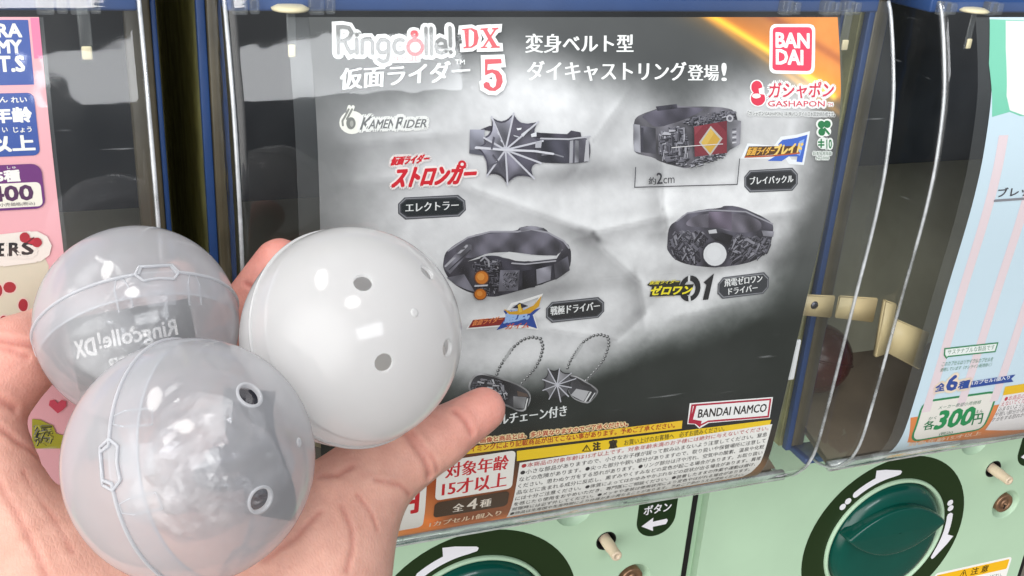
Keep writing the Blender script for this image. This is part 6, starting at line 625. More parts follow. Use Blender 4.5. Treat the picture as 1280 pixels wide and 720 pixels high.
    for k, r in enumerate(('コインは必ず表示の金額を投入してください。', 'ハンドルは止まるまでゆっくり回してください。', '商品が出ない時は係員をお呼びください。', 'カプセルの破片にご注意ください。')):
        ink.text(r, (5.9, 42.95 + k * .8), (12.2, 42.95 + k * .8), (5.9, 42.5 + k * .8), '4a4a4a', 'g')
    ink.build('caution_sticker', M_PRINT, t, panel_pos(y0), cut=0)
    return t
mid = make_machine('capsule machine with the black and orange ring card, between the two other machines')
def copy_tree(o, parent, dx=0):
    c_ = o.copy(); COL.objects.link(c_); c_.parent = parent
    if dx: c_.location.x += dx * U
    for k in list(o.children): copy_tree(k, c_)
    return c_
lm = copy_tree(mid, None, -PITCH); lm['label'] = 'capsule machine behind the pink card, half hidden by the hand'
rm = copy_tree(mid, None, PITCH); rm['label'] = 'capsule machine behind the pale blue 300 yen card, with its whole green dial in view'
# wall the machines stand against
MBW = MB().box((-90, 35.5, -62), (90, 37, 60)); o = MBW.obj('wall', M_BODY, None, smooth=False); o['kind'] = 'structure'
# ================================================================== DISPLAY CARDS
def cards(data, xc, label, paint, lo, hi, top=.02, bot=22.75, d=.09):
    global XC
    XC = xc
    t = thing('display_card', label, 'display card', (xc, 0, -23), 'display cards hanging in the machine windows')
    card_sheet('card', t, lo, hi, top, bot, d, paint)
    b = MB(); vv = np.linspace(top, bot, 40); vs = []; fs = []
    for v in vv:
        for u in (lo - .75, lo, hi, hi + .12):
            vs.append(card_pos(np.array(u + xc), np.array(v), np.array(-.03)))
    for i in range(len(vv) - 1):
        for k in range(3): fs.append((i * 4 + k, (i + 1) * 4 + k, (i + 1) * 4 + k + 1, i * 4 + k + 1))
    obj('card_sleeve', vs, fs, M_SLEEVE, t)
    h0 = .005
    for name, lab, items in data:
        ink = Ink(h0); ink.items(items)
        ink.build(name, M_PRINT, t, lambda u, v, h: card_pos(u + xc, v, h), label=lab)
        h0 = ink.cur if h0 < .05 else .005
        if h0 > .05: h0 = .006
    return t
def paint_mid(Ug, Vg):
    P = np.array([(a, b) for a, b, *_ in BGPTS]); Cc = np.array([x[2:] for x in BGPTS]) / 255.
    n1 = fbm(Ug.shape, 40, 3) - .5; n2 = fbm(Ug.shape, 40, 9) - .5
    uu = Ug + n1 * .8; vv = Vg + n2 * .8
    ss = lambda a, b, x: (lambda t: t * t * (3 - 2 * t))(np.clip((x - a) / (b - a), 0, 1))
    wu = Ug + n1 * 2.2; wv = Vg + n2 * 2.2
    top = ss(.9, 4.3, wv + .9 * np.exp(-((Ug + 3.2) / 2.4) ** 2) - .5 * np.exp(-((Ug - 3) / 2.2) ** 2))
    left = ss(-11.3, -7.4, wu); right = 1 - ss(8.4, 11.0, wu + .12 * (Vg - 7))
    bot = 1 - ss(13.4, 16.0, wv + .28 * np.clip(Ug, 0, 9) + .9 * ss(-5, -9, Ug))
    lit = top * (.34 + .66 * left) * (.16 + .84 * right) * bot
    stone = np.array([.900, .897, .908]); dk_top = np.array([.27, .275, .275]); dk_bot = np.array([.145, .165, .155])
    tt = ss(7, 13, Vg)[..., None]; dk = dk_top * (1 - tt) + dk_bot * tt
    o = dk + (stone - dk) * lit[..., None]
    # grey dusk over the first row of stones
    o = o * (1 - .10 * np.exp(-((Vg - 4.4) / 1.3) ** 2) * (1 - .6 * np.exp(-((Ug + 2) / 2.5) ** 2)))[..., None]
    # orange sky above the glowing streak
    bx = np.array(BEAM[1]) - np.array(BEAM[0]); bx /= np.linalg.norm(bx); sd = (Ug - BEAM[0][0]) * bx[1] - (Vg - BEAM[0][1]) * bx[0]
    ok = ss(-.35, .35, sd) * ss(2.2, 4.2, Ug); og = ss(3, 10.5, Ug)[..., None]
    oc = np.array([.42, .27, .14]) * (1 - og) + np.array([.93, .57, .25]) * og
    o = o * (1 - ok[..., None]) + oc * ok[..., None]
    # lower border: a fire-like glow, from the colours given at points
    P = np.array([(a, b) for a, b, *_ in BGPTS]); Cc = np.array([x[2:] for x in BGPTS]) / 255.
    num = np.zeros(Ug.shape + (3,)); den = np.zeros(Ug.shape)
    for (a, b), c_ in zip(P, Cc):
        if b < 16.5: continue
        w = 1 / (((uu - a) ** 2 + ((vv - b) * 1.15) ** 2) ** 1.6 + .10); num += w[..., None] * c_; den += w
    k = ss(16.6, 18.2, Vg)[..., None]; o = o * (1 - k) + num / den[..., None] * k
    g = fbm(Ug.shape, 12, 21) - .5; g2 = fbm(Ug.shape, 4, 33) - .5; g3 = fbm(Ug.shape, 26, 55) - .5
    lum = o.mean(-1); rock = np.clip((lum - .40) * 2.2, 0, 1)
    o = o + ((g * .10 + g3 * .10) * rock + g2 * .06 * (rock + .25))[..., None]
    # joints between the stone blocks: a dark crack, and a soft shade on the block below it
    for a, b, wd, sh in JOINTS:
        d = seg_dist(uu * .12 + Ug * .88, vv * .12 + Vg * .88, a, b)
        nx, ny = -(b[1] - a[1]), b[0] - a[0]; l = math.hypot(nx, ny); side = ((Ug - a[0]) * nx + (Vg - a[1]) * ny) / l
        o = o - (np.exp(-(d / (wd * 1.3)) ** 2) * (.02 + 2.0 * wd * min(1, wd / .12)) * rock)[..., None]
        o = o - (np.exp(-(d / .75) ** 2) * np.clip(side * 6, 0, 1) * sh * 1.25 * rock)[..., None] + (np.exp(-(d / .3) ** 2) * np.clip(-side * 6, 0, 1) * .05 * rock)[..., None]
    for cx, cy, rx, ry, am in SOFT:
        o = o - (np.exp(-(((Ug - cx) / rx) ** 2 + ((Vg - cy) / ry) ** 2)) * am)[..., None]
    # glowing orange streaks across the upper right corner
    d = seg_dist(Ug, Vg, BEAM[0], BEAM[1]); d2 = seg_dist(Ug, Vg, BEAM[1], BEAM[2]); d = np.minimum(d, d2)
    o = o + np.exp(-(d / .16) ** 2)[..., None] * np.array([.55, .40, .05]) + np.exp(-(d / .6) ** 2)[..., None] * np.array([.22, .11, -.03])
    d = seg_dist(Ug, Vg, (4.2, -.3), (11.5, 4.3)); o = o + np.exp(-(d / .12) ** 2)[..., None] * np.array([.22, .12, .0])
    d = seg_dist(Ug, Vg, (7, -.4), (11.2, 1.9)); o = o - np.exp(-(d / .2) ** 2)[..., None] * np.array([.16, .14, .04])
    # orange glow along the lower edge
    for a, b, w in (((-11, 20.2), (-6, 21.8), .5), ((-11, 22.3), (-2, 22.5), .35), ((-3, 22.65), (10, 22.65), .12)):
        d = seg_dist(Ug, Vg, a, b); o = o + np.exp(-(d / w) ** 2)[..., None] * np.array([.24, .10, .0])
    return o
def paint_flat(rgb, amt=.02, seed=1):
    def p(Ug, Vg):
        g = fbm(Ug.shape, 30, seed) - .5
        return np.array([int(rgb[i:i + 2], 16) / 255 for i in (0, 2, 4)]) * (1 + amt * 2 * g[..., None])
    return p
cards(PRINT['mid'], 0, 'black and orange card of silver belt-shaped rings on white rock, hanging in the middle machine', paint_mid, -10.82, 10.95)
cards(PRINT['left'], -PITCH, 'pink card with blue and purple boxes and red drops, cut off at the left edge', paint_flat('efaeb6'), -10.9, 10.55, d=.4)
cards(PRINT['right'], PITCH, 'pale blue striped card with a mint corner and a green 300 yen box', paint_flat('d3e6f3'), -10.9, 10.8, d=.4)
XC = 0
HAND={
 'palm1':[(-16.08,-13.90,-16.51,2.70),(-14.41,-11.26,-13.47,1.90),(-13.85,-8.25,-13.08,1.35)],
 'palm2':[(-16.45,-13.58,-16.14,2.60),(-16.34,-9.85,-14.12,1.90),(-16.14,-6.57,-13.47,1.30)],
 'palm3':[(-17.17,-13.31,-16.18,2.60),(-18.37,-9.65,-14.41,1.90),(-18.80,-6.72,-13.55,1.20)],
 'palm4':[(-18.19,-13.26,-15.94,2.50),(-20.25,-10.35,-14.00,1.90),(-21.23,-8.15,-12.64,1.35)],
 'thenar':[(-14.86,-13.89,-15.44,2.50),(-13.10,-12.28,-13.53,2.00),(-12.13,-10.97,-12.43,1.55)],
 'thumb':[(-12.72,-11.51,-13.06,1.75),(-11.09,-10.31,-11.87,1.30),(-8.86,-9.97,-11.01,0.90),(-7.30,-9.61,-10.42,0.72)],
 'index':[(-13.80,-7.98,-12.97,1.25),(-15.45,-5.39,-11.88,1.00),(-14.26,-4.29,-9.27,0.90),(-12.69,-4.29,-7.18,0.86)],
 'middle':[(-16.14,-6.57,-13.47,1.20),(-17.59,-3.99,-11.45,0.90),(-16.88,-2.66,-9.52,0.75),(-15.83,-2.37,-8.27,0.68)],
 'pinky':[(-21.34,-8.11,-12.65,1.35),(-22.08,-5.91,-10.60,1.30),(-20.68,-4.80,-9.32,1.22),(-19.19,-3.27,-9.04,0.85),(-17.69,-2.81,-8.54,0.62)],
}
CREASES=[([(-10.05,-10.41,-10.37),(-9.85,-10.84,-10.58),(-9.59,-11.09,-10.97),(-9.45,-11.11,-11.57)],0.1,0.085),([(-9.87,-10.44,-10.35),(-9.65,-10.84,-10.59),(-9.35,-11.04,-10.99),(-9.21,-11.03,-11.44)],0.08,0.05),([(-8.41,-10.14,-10.02),(-8.14,-10.46,-10.24),(-8.02,-10.6,-10.57)],0.09,0.06),([(-12.37,-12.37,-11.22),(-12.22,-12.99,-11.6),(-12.29,-13.41,-11.87),(-12.55,-13.89,-12.22)],0.08,0.03),([(-11.85,-12.07,-11.15),(-11.53,-12.48,-11.6),(-11.43,-12.74,-11.93)],0.07,0.022),([(-12.75,-11.22,-10.9),(-12.29,-11.42,-10.82),(-11.83,-11.22,-10.73)],0.09,0.035),([(-21.16,-5.51,-8.35),(-20.69,-5.71,-8.41),(-20.23,-5.73,-8.56),(-19.99,-5.68,-8.73)],0.11,0.08),([(-21.17,-5.71,-8.52),(-20.75,-5.88,-8.61),(-20.38,-5.94,-8.81)],0.09,0.04),([(-21.25,-6.69,-9.68),(-20.84,-6.6,-10.14)],0.12,0.07),([(-21.29,-7.25,-10.24),(-20.77,-7.45,-10.79),(-20.3,-7.23,-11.63),(-19.81,-6.78,-12.77)],0.1,0.05),([(-21.32,-8.61,-11.23),(-20.84,-9.6,-11.71),(-20.32,-11.07,-12.08),(-20.05,-11.82,-12.48)],0.09,0.028),([(-20.65,-8.27,-11.29),(-20.0,-9.61,-11.86),(-19.45,-11.13,-12.22)],0.08,0.022),([(-14.64,-13.21,-11.94),(-13.75,-13.01,-11.54),(-12.99,-12.46,-11.23)],0.09,0.025),([(-13.89,-4.76,-7.55),(-13.67,-5.0,-7.63),(-13.49,-5.12,-7.77)],0.08,0.05),([(-11.22,-11.63,-11.03),(-10.47,-11.51,-11.42),(-10.14,-11.38,-11.9)],0.07,0.03)]
# ================================================================== TOY CAPSULES
def frame(ax, hint=(0, 0, 1)):
    A = Vector(ax).normalized(); e = Vector(hint) - A * A.dot(Vector(hint)); e.normalize(); return A, e, A.cross(e)
def half_shell(cen, R, ax, hint, holes, rings=44, seg=144, flat=1.0, t1=90.0):
    """half a sphere about AX, with round vent holes (polar angle, azimuth, angular radius) cut clean"""
    A, E1, E2 = frame(ax, hint); th = np.radians(np.linspace(0, t1, rings + 1)); ph = np.linspace(0, 2 * math.pi, seg, endpoint=False)
    d = np.array([[(math.sin(t) * math.cos(p), math.sin(t) * math.sin(p), math.cos(t)) for p in ph] for t in th[1:]]).reshape(-1, 3)
    d = np.vstack([[0, 0, 1], d]); faces = [(0, 1 + k, 1 + (k + 1) % seg) for k in range(seg)]
    for i in range(rings - 1):
        for k in range(seg): faces.append((1 + i * seg + k, 1 + (i + 1) * seg + k, 1 + (i + 1) * seg + (k + 1) % seg, 1 + i * seg + (k + 1) % seg))
    for (t, p, r) in holes:
        h = np.array((math.sin(t) * math.cos(p), math.sin(t) * math.sin(p), math.cos(t))); ang = np.arccos(np.clip(d @ h, -1, 1))
        faces = [f_ for f_ in faces if not all(ang[i] < r for i in f_)]
        used = set(i for f_ in faces for i in f_)
        for i in used:
            if ang[i] < r:
                q = d[i] - h * (d[i] @ h); q /= np.linalg.norm(q); d[i] = h * math.cos(r) + q * math.sin(r)
    used = sorted(set(i for f_ in faces for i in f_)); mp = {a: b for b, a in enumerate(used)}
    M3 = np.array([E1, E2, A]); w = (d[used] * np.array([1, 1, flat])) @ M3 * R + np.array(cen)
    return w, [[mp[i] for i in f_] for f_ in faces]
def on_sphere(cen, R, ax, hint, th, ph):
    A, E1, E2 = frame(ax, hint); return Vector(cen) + (A * math.cos(th) + (E1 * math.cos(ph) + E2 * math.sin(ph)) * math.sin(th)) * R
def capsule(label, cen, R, ax, hint, holes, mats, tabs, hr=.105, white=False):
    t = thing('toy_capsule', label, 'toy capsule', (cen[0], cen[1], cen[2] - R), 'round capsules held in the hand')
    D = math.radians
    hs = [(D(a), D(p), hr) for a, p in holes]
    v, f_ = half_shell(cen, R, ax, hint, hs); obj('half_shell', v, f_, mats[0], t)
    v, f_ = half_shell(cen, R * .996, Vector(ax) * -1, hint, []); obj('half_shell', v, f_, mats[1], t)
    P = lambda a, p, k=1.0: on_sphere(cen, R * k, ax, hint, D(a), D(p))
    # the rolled seam where the halves close, and the inner lip behind it
    gaps = [(p, w) for p, w in tabs]
    b = MB(); path = []
    for k in range(180):
        p = k * 2; a = 90
        for pc, w in gaps:
            dd = (p - pc + 180) % 360 - 180
            if abs(dd) < w: a = 94.2
        path.append(P(a, p, 1.003))
    b.tube(path, .05, 6, closed=True)
    b.tube([P(77.5, k * 3, .985) for k in range(120)], .032, 6, closed=True)
    b.obj('seam_rim', mats[2], t)
    if not white:     # the overlapping lip, a second wall inside the seam
        vs = [P(a, k * 3, .986) for a in np.linspace(77.5, 91.5, 8) for k in range(120)]
        obj('lip_band', vs, [(i * 120 + k, i * 120 + (k + 1) % 120, (i + 1) * 120 + (k + 1) % 120, (i + 1) * 120 + k) for i in range(7) for k in range(120)], mats[0], t)
        for pc, w in gaps:   # thicker pads behind each tab
            vs = [P(a, p, .978) for a in np.linspace(71, 86.5, 6) for p in np.linspace(pc - w * .9, pc + w * .9, 8)]
            obj('tab_pad', vs, [(i * 8 + k, i * 8 + k + 1, (i + 1) * 8 + k + 1, (i + 1) * 8 + k) for i in range(5) for k in range(7)], mats[0], t)
    for pc, w in gaps:
        b = MB(); q = [(94.6, pc - w), (93.6, pc - w - .4), (90, pc - w - 2.8), (86.6, pc - w), (85.6, pc - w + 1), (86.3, pc), (85.6, pc + w - 1), (86.6, pc + w), (90, pc + w + 2.8), (93.6, pc + w + .4), (94.6, pc + w), (94, pc)]
        full = []
        for i in range(len(q)):
            a0 = q[i]; a1 = q[(i + 1) % len(q)]
            for s_ in np.linspace(0, 1, 5)[:-1]: full.append(P(a0[0] + (a1[0] - a0[0]) * s_, a0[1] + (a1[1] - a0[1]) * s_, 1.008))
        b.tube(full, .04, 6, closed=True)
        b.obj('locking_tab', mats[2], t)
        # guide rib of the inner lip
        for off in (w + 11, -w - 11):
            b = MB(); q = [(89, pc + off - 2), (84, pc + off - 3.6), (72, pc + off - 4), (71, pc + off + 4), (84, pc + off + 3.6), (89, pc + off + 2)]
            b.tube([P(a, p, .992) for a, p in q], .03, 6, closed=True); b.obj('guide_rib', mats[2], t)
    for a, p in holes:
        h = P(a, p, 1); n = (h - Vector(cen)).normalized(); e1 = n.orthogonal().normalized(); e2 = n.cross(e1); rr = R * math.sin(hr)
        b = MB(); c1 = R * math.cos(hr)
        b.lathe([(rr, c1 - .11), (rr, c1 - .01), (rr + .02, c1 + .005)] if white else [(rr - .02, c1 - .11), (rr - .03, c1 + .02), (rr, c1 + .045), (rr + .05, c1 + .01)], cen, tuple(n), 40)
        b.obj('vent_rim', mats[2], t)
    b = MB().lathe([(.12, R * 1.0), (.10, R + .02), (.05, R + .03), (0, R + .02)], cen, tuple(ax), 16).obj('moulding_nub', mats[2], t)
    return t
CW = (-11.663, -10.469, -6.956); CF = (-16.311, -13.129, -8.565); CB = (-17.214, -6.332, -7.873)
RW, RF, RB = 3.08, 3.05, 2.93
AW = Vector((.367, -.752, .548)); AF = Vector((.801, -.493, .34)); AB = Vector((.09, -.79, -.61))
HW_ = (-.032, -.607, .794); HF_ = (.447, -.432, .783)
capsule('milky white capsule with four round vent holes, beside the thumb', CW, RW, AW, HW_, [(29, 0), (29, 90), (29, 180), (29, 270)], (M_MILKW, M_MILKW, M_MILKW), [(200, 9)], hr=.078, white=True)
capsule('clear capsule nearest the camera, holding a crinkled bag, seam upright on its left', CF, RF, AF, HF_, [(33.5, 0), (33.5, 93)], (M_MILKC, M_MILKC2, M_RIM), [(46, 8), (166, 8), (286, 8)], hr=.098)
capsule('clear capsule at the far left of the hand with a black leaflet showing mirrored letters', CB, RB, AB, (0, -.61, .79), [(36, 160), (36, 200)], (M_MILKC, M_MILKC2, M_RIM), [(-12, 9), (108, 9), (228, 9)])
# ---- the black leaflet inside the rear capsule
t = thing('folded_leaflet', 'black printed leaflet curled inside the rear clear capsule', 'leaflet', (CB[0], CB[1], CB[2] - 2))
aa = (RX * 133 + (-RY) * 25).normalized(); cc = (-RZ - aa * aa.dot(-RZ)).normalized(); bb = cc.cross(aa)
def leaf_pos(u, v, h):
    rho = 2.18 + h; ph = u / 2.18
    return np.array(CB) + (rho * np.sin(ph))[:, None] * np.array(aa) - (v + .1)[:, None] * np.array(bb) + (rho * np.cos(ph))[:, None] * np.array(cc) * 1.0
ink = Ink(0); k = 24
us = np.linspace(-1.55, 2.35, k); vs = np.linspace(-.5, 1.55, 6)
ink.raw([(u, v) for v in vs for u in us], [(i * k + j, i * k + j + 1, (i + 1) * k + j + 1, (i + 1) * k + j) for i in range(5) for j in range(k - 1)], lin('0d0e12'), 0)
ink.build('sheet', M_PRINT, t, leaf_pos, cut=0)
ink = Ink(.02)
ink.text('Ringcolle!', (1.75, .62), (-.42, .62), (1.75, .02), 'f2f0ea', 'b'); ink.text('DX', (-.55, .60), (-1.3, .60), (-.55, .14), 'f2f0ea', 'bb')
ink.text('KAMEN RIDER', (1.35, 1.12), (-.25, 1.12), (1.35, .80), 'e8e6e0', 'b'); ink.poly(circ(1.62, .96, .19, 16), 'e8e6e0')
ink.build('mirrored_lettering', M_PRINT, t, leaf_pos, cut=0)
# ---- crinkled bag with its ring inside the front capsule
rnd = np.random.RandomState(11)
def crumple(cen, R, sc, seed, amp=.26, axis=None):
    bm = bmesh.new(); bmesh.ops.create_icosphere(bm, subdivisions=5, radius=1)
    r = np.random.RandomState(seed); dirs = r.randn(30, 3); dirs /= np.linalg.norm(dirs, axis=1)[:, None]; off = r.uniform(.66, 1.0, 30)
    v = np.array([q.co[:] for q in bm.verts]); v /= np.linalg.norm(v, axis=1)[:, None]
    # facets: intersection of random half-spaces gives flat planes with sharp creases
    dd = v @ dirs.T; lim = np.where(dd > .25, off / np.maximum(dd, .25), 9).min(1); rad = np.minimum(lim, 1.0)
    d2 = r.randn(60, 3); d2 /= np.linalg.norm(d2, axis=1)[:, None]
    fold = np.abs((v @ d2.T) * 3.3 % 2 - 1)[:, :6].mean(1) - .5
    rad = rad * (1 + .36 * fold)
    w = v * rad[:, None] * R * np.array(sc) + np.array(cen)
    f_ = [[q.index for q in p.verts] for p in bm.faces]; bm.free(); return w, f_
t = thing('crinkled_bag', 'crinkled clear plastic bag inside the front capsule', 'plastic bag', (CF[0], CF[1], CF[2] - 2.4))
bc = np.array(CF) + np.array(RX) * .55 + np.array(RY) * .0
w, f_ = crumple((0, 0, 0), 2.35, (1.0, .8, .95), 4)
w = np.array([np.array(bc) + p[0] * np.array(RX) + p[2] * np.array(-RY) + p[1] * np.array(RZ) for p in w])
obj('film', w, f_, M_BAG, t, smooth=False)
w, f_ = crumple((0, 0, 0), 1.95, (1.0, .7, .8), 9)
w = np.array([np.array(bc) + p[0] * np.array(RX) + p[2] * np.array(-RY) + p[1] * np.array(RZ) for p in w])
obj('film_fold', w, f_, M_BAG, t, smooth=False)
t = thing('toy_ring', 'dark metal toy ring inside the bag of the front capsule', 'ring', tuple(bc + np.array(RX) * .5 - np.array((0, 0, 1.2))))
b = MB(); cR = Vector(bc) + RX * .5 + RY * .35 + RZ * .6; e1 = (RX + RY * -.25).normalized(); e2 = (RY * .45 + RZ * .9).normalized()
b.tube([cR + e1 * math.cos(q) * 1.0 + e2 * math.sin(q) * .95 for q in np.linspace(0, 2 * math.pi, 40, endpoint=False)], .2, 8, closed=True); b.obj('band', M_METAL, t)
bm = bmesh.new(); bmesh.ops.create_cube(bm, size=1); bmesh.ops.bevel(bm, geom=bm.edges[:], offset=.12, segments=2, affect='EDGES')
mm = Matrix((e1, RY - e1 * RY.dot(e1), e2)).transposed(); cP = cR - e2 * .9
for v in bm.verts: v.co = cP + mm @ Vector((v.co.x * 1.2, v.co.y * .7, v.co.z * .35))
MB().bm(bm).obj('buckle', M_METAL, t)
t = thing('folded_leaflet', 'grey folded leaflet standing behind the bag in the front capsule', 'leaflet', (CF[0] + 1, CF[1] + 1, CF[2] - 2))
ink = Ink(0); k = 14; us = np.linspace(-.9, 1.2, k); vs = np.linspace(-1.9, 1.7, 8)
ink.raw([(u, v) for v in vs for u in us], [(i * k + j, i * k + j + 1, (i + 1) * k + j + 1, (i + 1) * k + j) for i in range(7) for j in range(k - 1)], lin('2a2d36'), 0)
def leaf2(u, v, h):
    return np.array(CF) + (1.45 + .0 * u + .25 * v * 0)[:, None] * np.array(RX) + (u * .75 + .3 * np.sin(v * 1.2))[:, None] * np.array(RX) + (v * .9)[:, None] * np.array(RY) + (.55 - .5 * u)[:, None] * np.array(RZ)
ink.build('sheet', M_PRINT, t, leaf2, cut=0)
t = thing('crinkled_bag', 'crinkled clear plastic bag round the black leaflet inside the rear capsule', 'plastic bag', (CB[0], CB[1], CB[2] - 2.4))
w, f_ = crumple((0, 0, 0), 2.72, (1.0, .98, .95), 17)
w = np.array([np.array(CB) + p[0] * np.array(RX) + p[2] * np.array(-RY) + p[1] * np.array(RZ) for p in w])
obj('film', w, f_, M_BAG2, t)
# ---- capsules waiting in the hoppers
def hopper_capsule(label, cen, R, cA, cB, ax):
    t = thing('toy_capsule', label, 'toy capsule', (cen[0], cen[1], cen[2] - R), 'capsules lying in the machine hoppers')
    v, f_ = half_shell(cen, R, ax, (1, 0, .2), [], 20, 48); obj('half_shell', v, f_, cA, t)
    v, f_ = half_shell(cen, R * .98, Vector(ax) * -1, (1, 0, .2), [], 20, 48); obj('half_shell', v, f_, cB, t)
    A, E1, E2 = frame(ax, (1, 0, .2)); b = MB(); b.tube([Vector(cen) + (E1 * math.cos(q) + E2 * math.sin(q)) * R for q in np.linspace(0, 2 * math.pi, 40, endpoint=False)], .08, 6, closed=True); b.obj('seam_rim', cA, t)
M_RED = plastic('red_capsule_plastic', (.07, .014, .012), .25, .1); M_GRN = plastic('green_capsule_plastic', (.16, .18, .13), .25, .1); M_GRY = plastic('grey_capsule_plastic', (.10, .10, .085), .25, .1)
hopper_capsule('dark red capsule lying low in the right machine behind the latch', (18.4, 6.4, -19.9), 2.0, M_RED, M_RED, (.25, .25, .93))
hopper_capsule('red capsule low in the middle machine by the right edge of its cover', (11.2, 8.6, -19.6), 2.4, M_RED, M_GRY, (-.4, -.5, -.6))
hopper_capsule('grey-green capsule in the middle machine just above the red one', (11.0, 8.4, -13.2), 2.3, M_GRN, M_GRY, (.2, -.8, .4))
# ================================================================== THE HAND
def rcone(P, a, b, r1, r2):
    ba = b - a; l2 = ba @ ba; rr = r1 - r2; a2 = l2 - rr * rr; il2 = 1 / l2
    pa = P - a; y = pa @ ba; z = y - l2; q = pa * l2 - y[..., None] * ba; x2 = (q * q).sum(-1); y2 = y * y * l2; z2 = z * z * l2
    k = np.sign(rr) * rr * rr * x2
    d = (np.sqrt(x2 * a2 * il2) + y * rr) * il2 - r1
    c1 = np.sign(z) * a2 * z2 > k; c2 = np.sign(y) * a2 * y2 < k
    d = np.where(c2, np.sqrt(x2 + y2) * il2 - r1, d)
    return np.where(c1, np.sqrt(x2 + z2) * il2 - r2, d)
def smin(a, b, k):
    h = np.clip(.5 + .5 * (b - a) / k, 0, 1); return b + (a - b) * h - k * h * (1 - h)
def chain(P, pts, k):
    d = None
    for i in range(len(pts) - 1):
        q = rcone(P, np.array(pts[i][:3]), np.array(pts[i + 1][:3]), pts[i][3], pts[i + 1][3]); d = q if d is None else smin(d, q, k)
    return d
def hand_sdf(P):
    palm = None
    for nm in ('palm1', 'palm2', 'palm3', 'palm4', 'thenar'):
        q = chain(P, HAND[nm], .6); palm = q if palm is None else smin(palm, q, 1.1)
    d = smin(palm, chain(P, HAND['thumb'], .25), .7)
    f1 = chain(P, HAND['index'], .15); f2 = chain(P, HAND['middle'], .15); f3 = chain(P, HAND['pinky'], .25)
    d = smin(d, np.minimum(np.minimum(f1, f2), f3), .35)
    for c_, r in ((CW, RW), (CF, RF), (CB, RB)):      # flesh gives way where it touches the capsules
        q = np.linalg.norm(P - np.array(c_), axis=-1) - (r + .015); d = -smin(-d, q, .10)
    return d
def surface_nets(fn, lo, hi, h):
    n = [int(round((hi[i] - lo[i]) / h)) for i in range(3)]; ax = [lo[i] + h * np.arange(n[i] + 1) for i in range(3)]
    D = np.empty([k + 1 for k in n], np.float32)
    for i, x in enumerate(ax[0]):
        Y, Z = np.meshgrid(ax[1], ax[2], indexing='ij'); D[i] = fn(np.stack([np.full_like(Y, x), Y, Z], -1))
    Sg = D < 0
    cnt = sum(Sg[a:n[0] + a, b:n[1] + b, c_:n[2] + c_].astype(np.int8) for a in (0, 1) for b in (0, 1) for c_ in (0, 1))
    cell = (cnt > 0) & (cnt < 8); ii = np.argwhere(cell); idx = -np.ones(cell.shape, int); idx[cell] = np.arange(len(ii))
    acc = np.zeros((len(ii), 3)); w = np.zeros(len(ii)); cr = [(a, b, c_) for a in (0, 1) for b in (0, 1) for c_ in (0, 1)]
    for a in cr:
        for k in range(3):
            if a[k]: continue
            b = list(a); b[k] = 1
            d0 = D[ii[:, 0] + a[0], ii[:, 1] + a[1], ii[:, 2] + a[2]]; d1 = D[ii[:, 0] + b[0], ii[:, 1] + b[1], ii[:, 2] + b[2]]
            m_ = (d0 < 0) != (d1 < 0); t = np.where(m_, d0 / np.where(m_, d0 - d1, 1), 0)
            p = np.tile(np.array(a, float), (len(ii), 1)); p[:, k] = t; acc[m_] += p[m_]; w[m_] += 1
    V = (ii + acc / w[:, None]) * h + np.array(lo); F = []
    for k in range(3):
        s0 = [slice(None)] * 3; s1 = [slice(None)] * 3; s0[k] = slice(0, -1); s1[k] = slice(1, None)
        A = Sg[tuple(s0)]; B = Sg[tuple(s1)]; e = np.argwhere(A != B); u, v = (k + 1) % 3, (k + 2) % 3
        e = e[(e[:, u] > 0) & (e[:, v] > 0) & (e[:, u] < n[u]) & (e[:, v] < n[v])]
        q = []
        for du, dv in ((-1, -1), (0, -1), (0, 0), (-1, 0)):
            g = e.copy(); g[:, u] += du; g[:, v] += dv; q.append(idx[g[:, 0], g[:, 1], g[:, 2]])
        q = np.stack(q, 1); fl = A[e[:, 0], e[:, 1], e[:, 2]]; q[~fl] = q[~fl][:, ::-1]; F.append(q)
    return V, np.vstack(F)
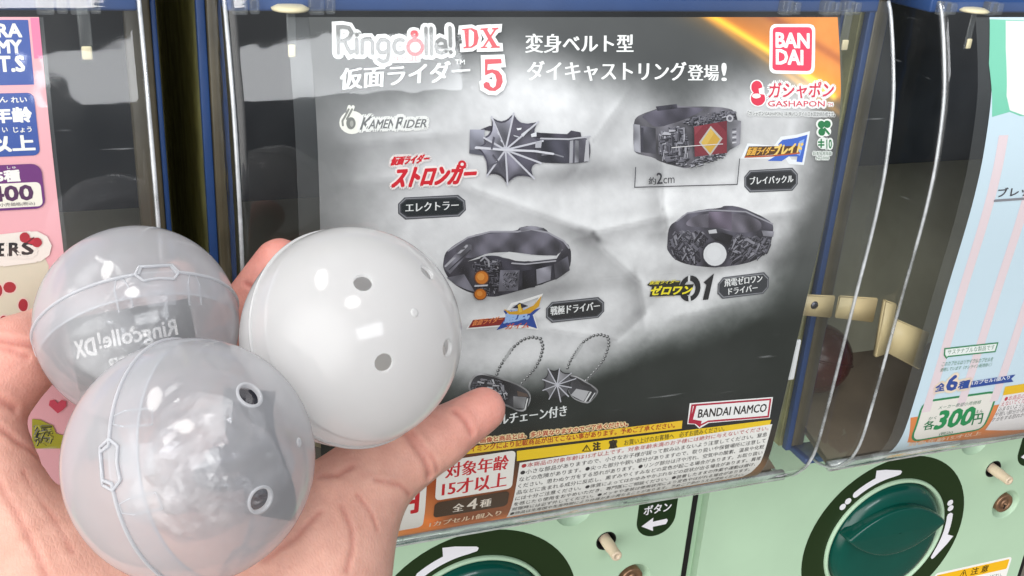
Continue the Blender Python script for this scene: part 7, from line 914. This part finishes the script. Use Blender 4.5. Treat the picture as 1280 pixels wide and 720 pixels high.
def skin_mat():
    mt, n, b, out = new_mat('skin')
    a = n.nodes.new('ShaderNodeAttribute'); a.attribute_name = 'Col'
    z = noise_nodes(n, 110, 5, .6); z2 = noise_nodes(n, 480, 3, .6)
    hs = n.nodes.new('ShaderNodeMixRGB'); hs.blend_type = 'MULTIPLY'; hs.inputs[0].default_value = 1
    r = n.nodes.new('ShaderNodeValToRGB'); r.color_ramp.elements[0].position = .3; r.color_ramp.elements[0].color = (.90, .82, .79, 1); r.color_ramp.elements[1].position = .68; r.color_ramp.elements[1].color = (1.08, 1.06, 1.03, 1)
    n.links.new(z.outputs['Fac'], r.inputs[0]); n.links.new(a.outputs['Color'], hs.inputs[1]); n.links.new(r.outputs[0], hs.inputs[2]); n.links.new(hs.outputs[0], b.inputs['Base Color'])
    b.inputs['Roughness'].default_value = .5; b.inputs['Specular IOR Level'].default_value = .35
    b.inputs['Subsurface Weight'].default_value = .25; b.inputs['Subsurface Radius'].default_value = (1.0, .35, .2); b.inputs['Subsurface Scale'].default_value = .004
    # fine skin lines: stretched cells
    t = n.nodes.new('ShaderNodeTexCoord'); vo = n.nodes.new('ShaderNodeTexVoronoi'); vo.feature = 'DISTANCE_TO_EDGE'; vo.inputs['Scale'].default_value = 1
    mp = n.nodes.new('ShaderNodeMapping'); mp.inputs['Rotation'].default_value = (.2, .5, .6); mp.inputs['Scale'].default_value = (900, 420, 700)
    n.links.new(t.outputs['Object'], mp.inputs[0]); n.links.new(mp.outputs[0], vo.inputs['Vector'])
    ad = n.nodes.new('ShaderNodeMath'); ad.operation = 'MULTIPLY_ADD'; ad.inputs[1].default_value = .6; n.links.new(z2.outputs['Fac'], ad.inputs[0]); n.links.new(vo.outputs['Distance'], ad.inputs[2])
    bp = n.nodes.new('ShaderNodeBump'); bp.inputs['Strength'].default_value = .34; bp.inputs['Distance'].default_value = .0004
    n.links.new(ad.outputs[0], bp.inputs['Height']); n.links.new(bp.outputs[0], b.inputs['Normal'])
    return mt
V, F = surface_nets(hand_sdf, (-27, -17.5, -21.5), (-4.5, -1.3, -4.5), .17)
bm = bmesh.new(); bv = [bm.verts.new(v) for v in V]
for q in F: bm.faces.new([bv[i] for i in q])
bmesh.ops.smooth_vert(bm, verts=bm.verts, factor=.5, use_axis_x=True, use_axis_y=True, use_axis_z=True)
bmesh.ops.subdivide_edges(bm, edges=bm.edges[:], cuts=1, use_grid_fill=True, smooth=.0)
for _ in range(2): bmesh.ops.smooth_vert(bm, verts=bm.verts, factor=.5, use_axis_x=True, use_axis_y=True, use_axis_z=True)
bm.normal_update(); bm.verts.index_update()
V = np.array([v.co[:] for v in bm.verts]); NV = np.array([v.normal[:] for v in bm.verts]); F = [[v.index for v in f_.verts] for f_ in bm.faces]; bm.free()
base = np.array([.65, .37, .30]); Cn = np.tile(base, (len(V), 1))
def near(pts):
    P = np.array(pts); d = np.full(len(V), 9.)
    for a, b in zip(P[:-1], P[1:]):
        ab = b - a; t = np.clip(((V - a) @ ab) / (ab @ ab), 0, 1); d = np.minimum(d, np.linalg.norm(V - a - t[:, None] * ab, axis=1))
    return d
for pts, w, dep in CREASES:
    d = near(pts); g = np.exp(-(d / w) ** 2); V = V - NV * (g * dep)[:, None] + NV * (np.exp(-((d - 2.2 * w) / (1.3 * w)) ** 2) * dep * .35)[:, None]
    Cn = Cn * (1 - g[:, None] * np.array([.16, .30, .30]))
for tip, r, s_ in (((-7.3, -9.6, -10.4), 1.7, .8), ((-12.7, -4.3, -7.1), 3.2, 1.0), ((-9.0, -10.0, -11.0), .9, .3), ((-20.6, -5.5, -9.0), 2.2, .5)):
    g = np.exp(-(np.linalg.norm(V - np.array(tip), axis=1) / r) ** 2) * s_; Cn = Cn * (1 - g[:, None] * np.array([.02, .26, .22]))
hand = obj('hand', V, F, skin_mat(), None, cols=Cn, base=(-17, -13, -20))
hand['label'] = 'bare right hand, palm up, cupping three round capsules with its thumb out to the right'; hand['category'] = 'hand'
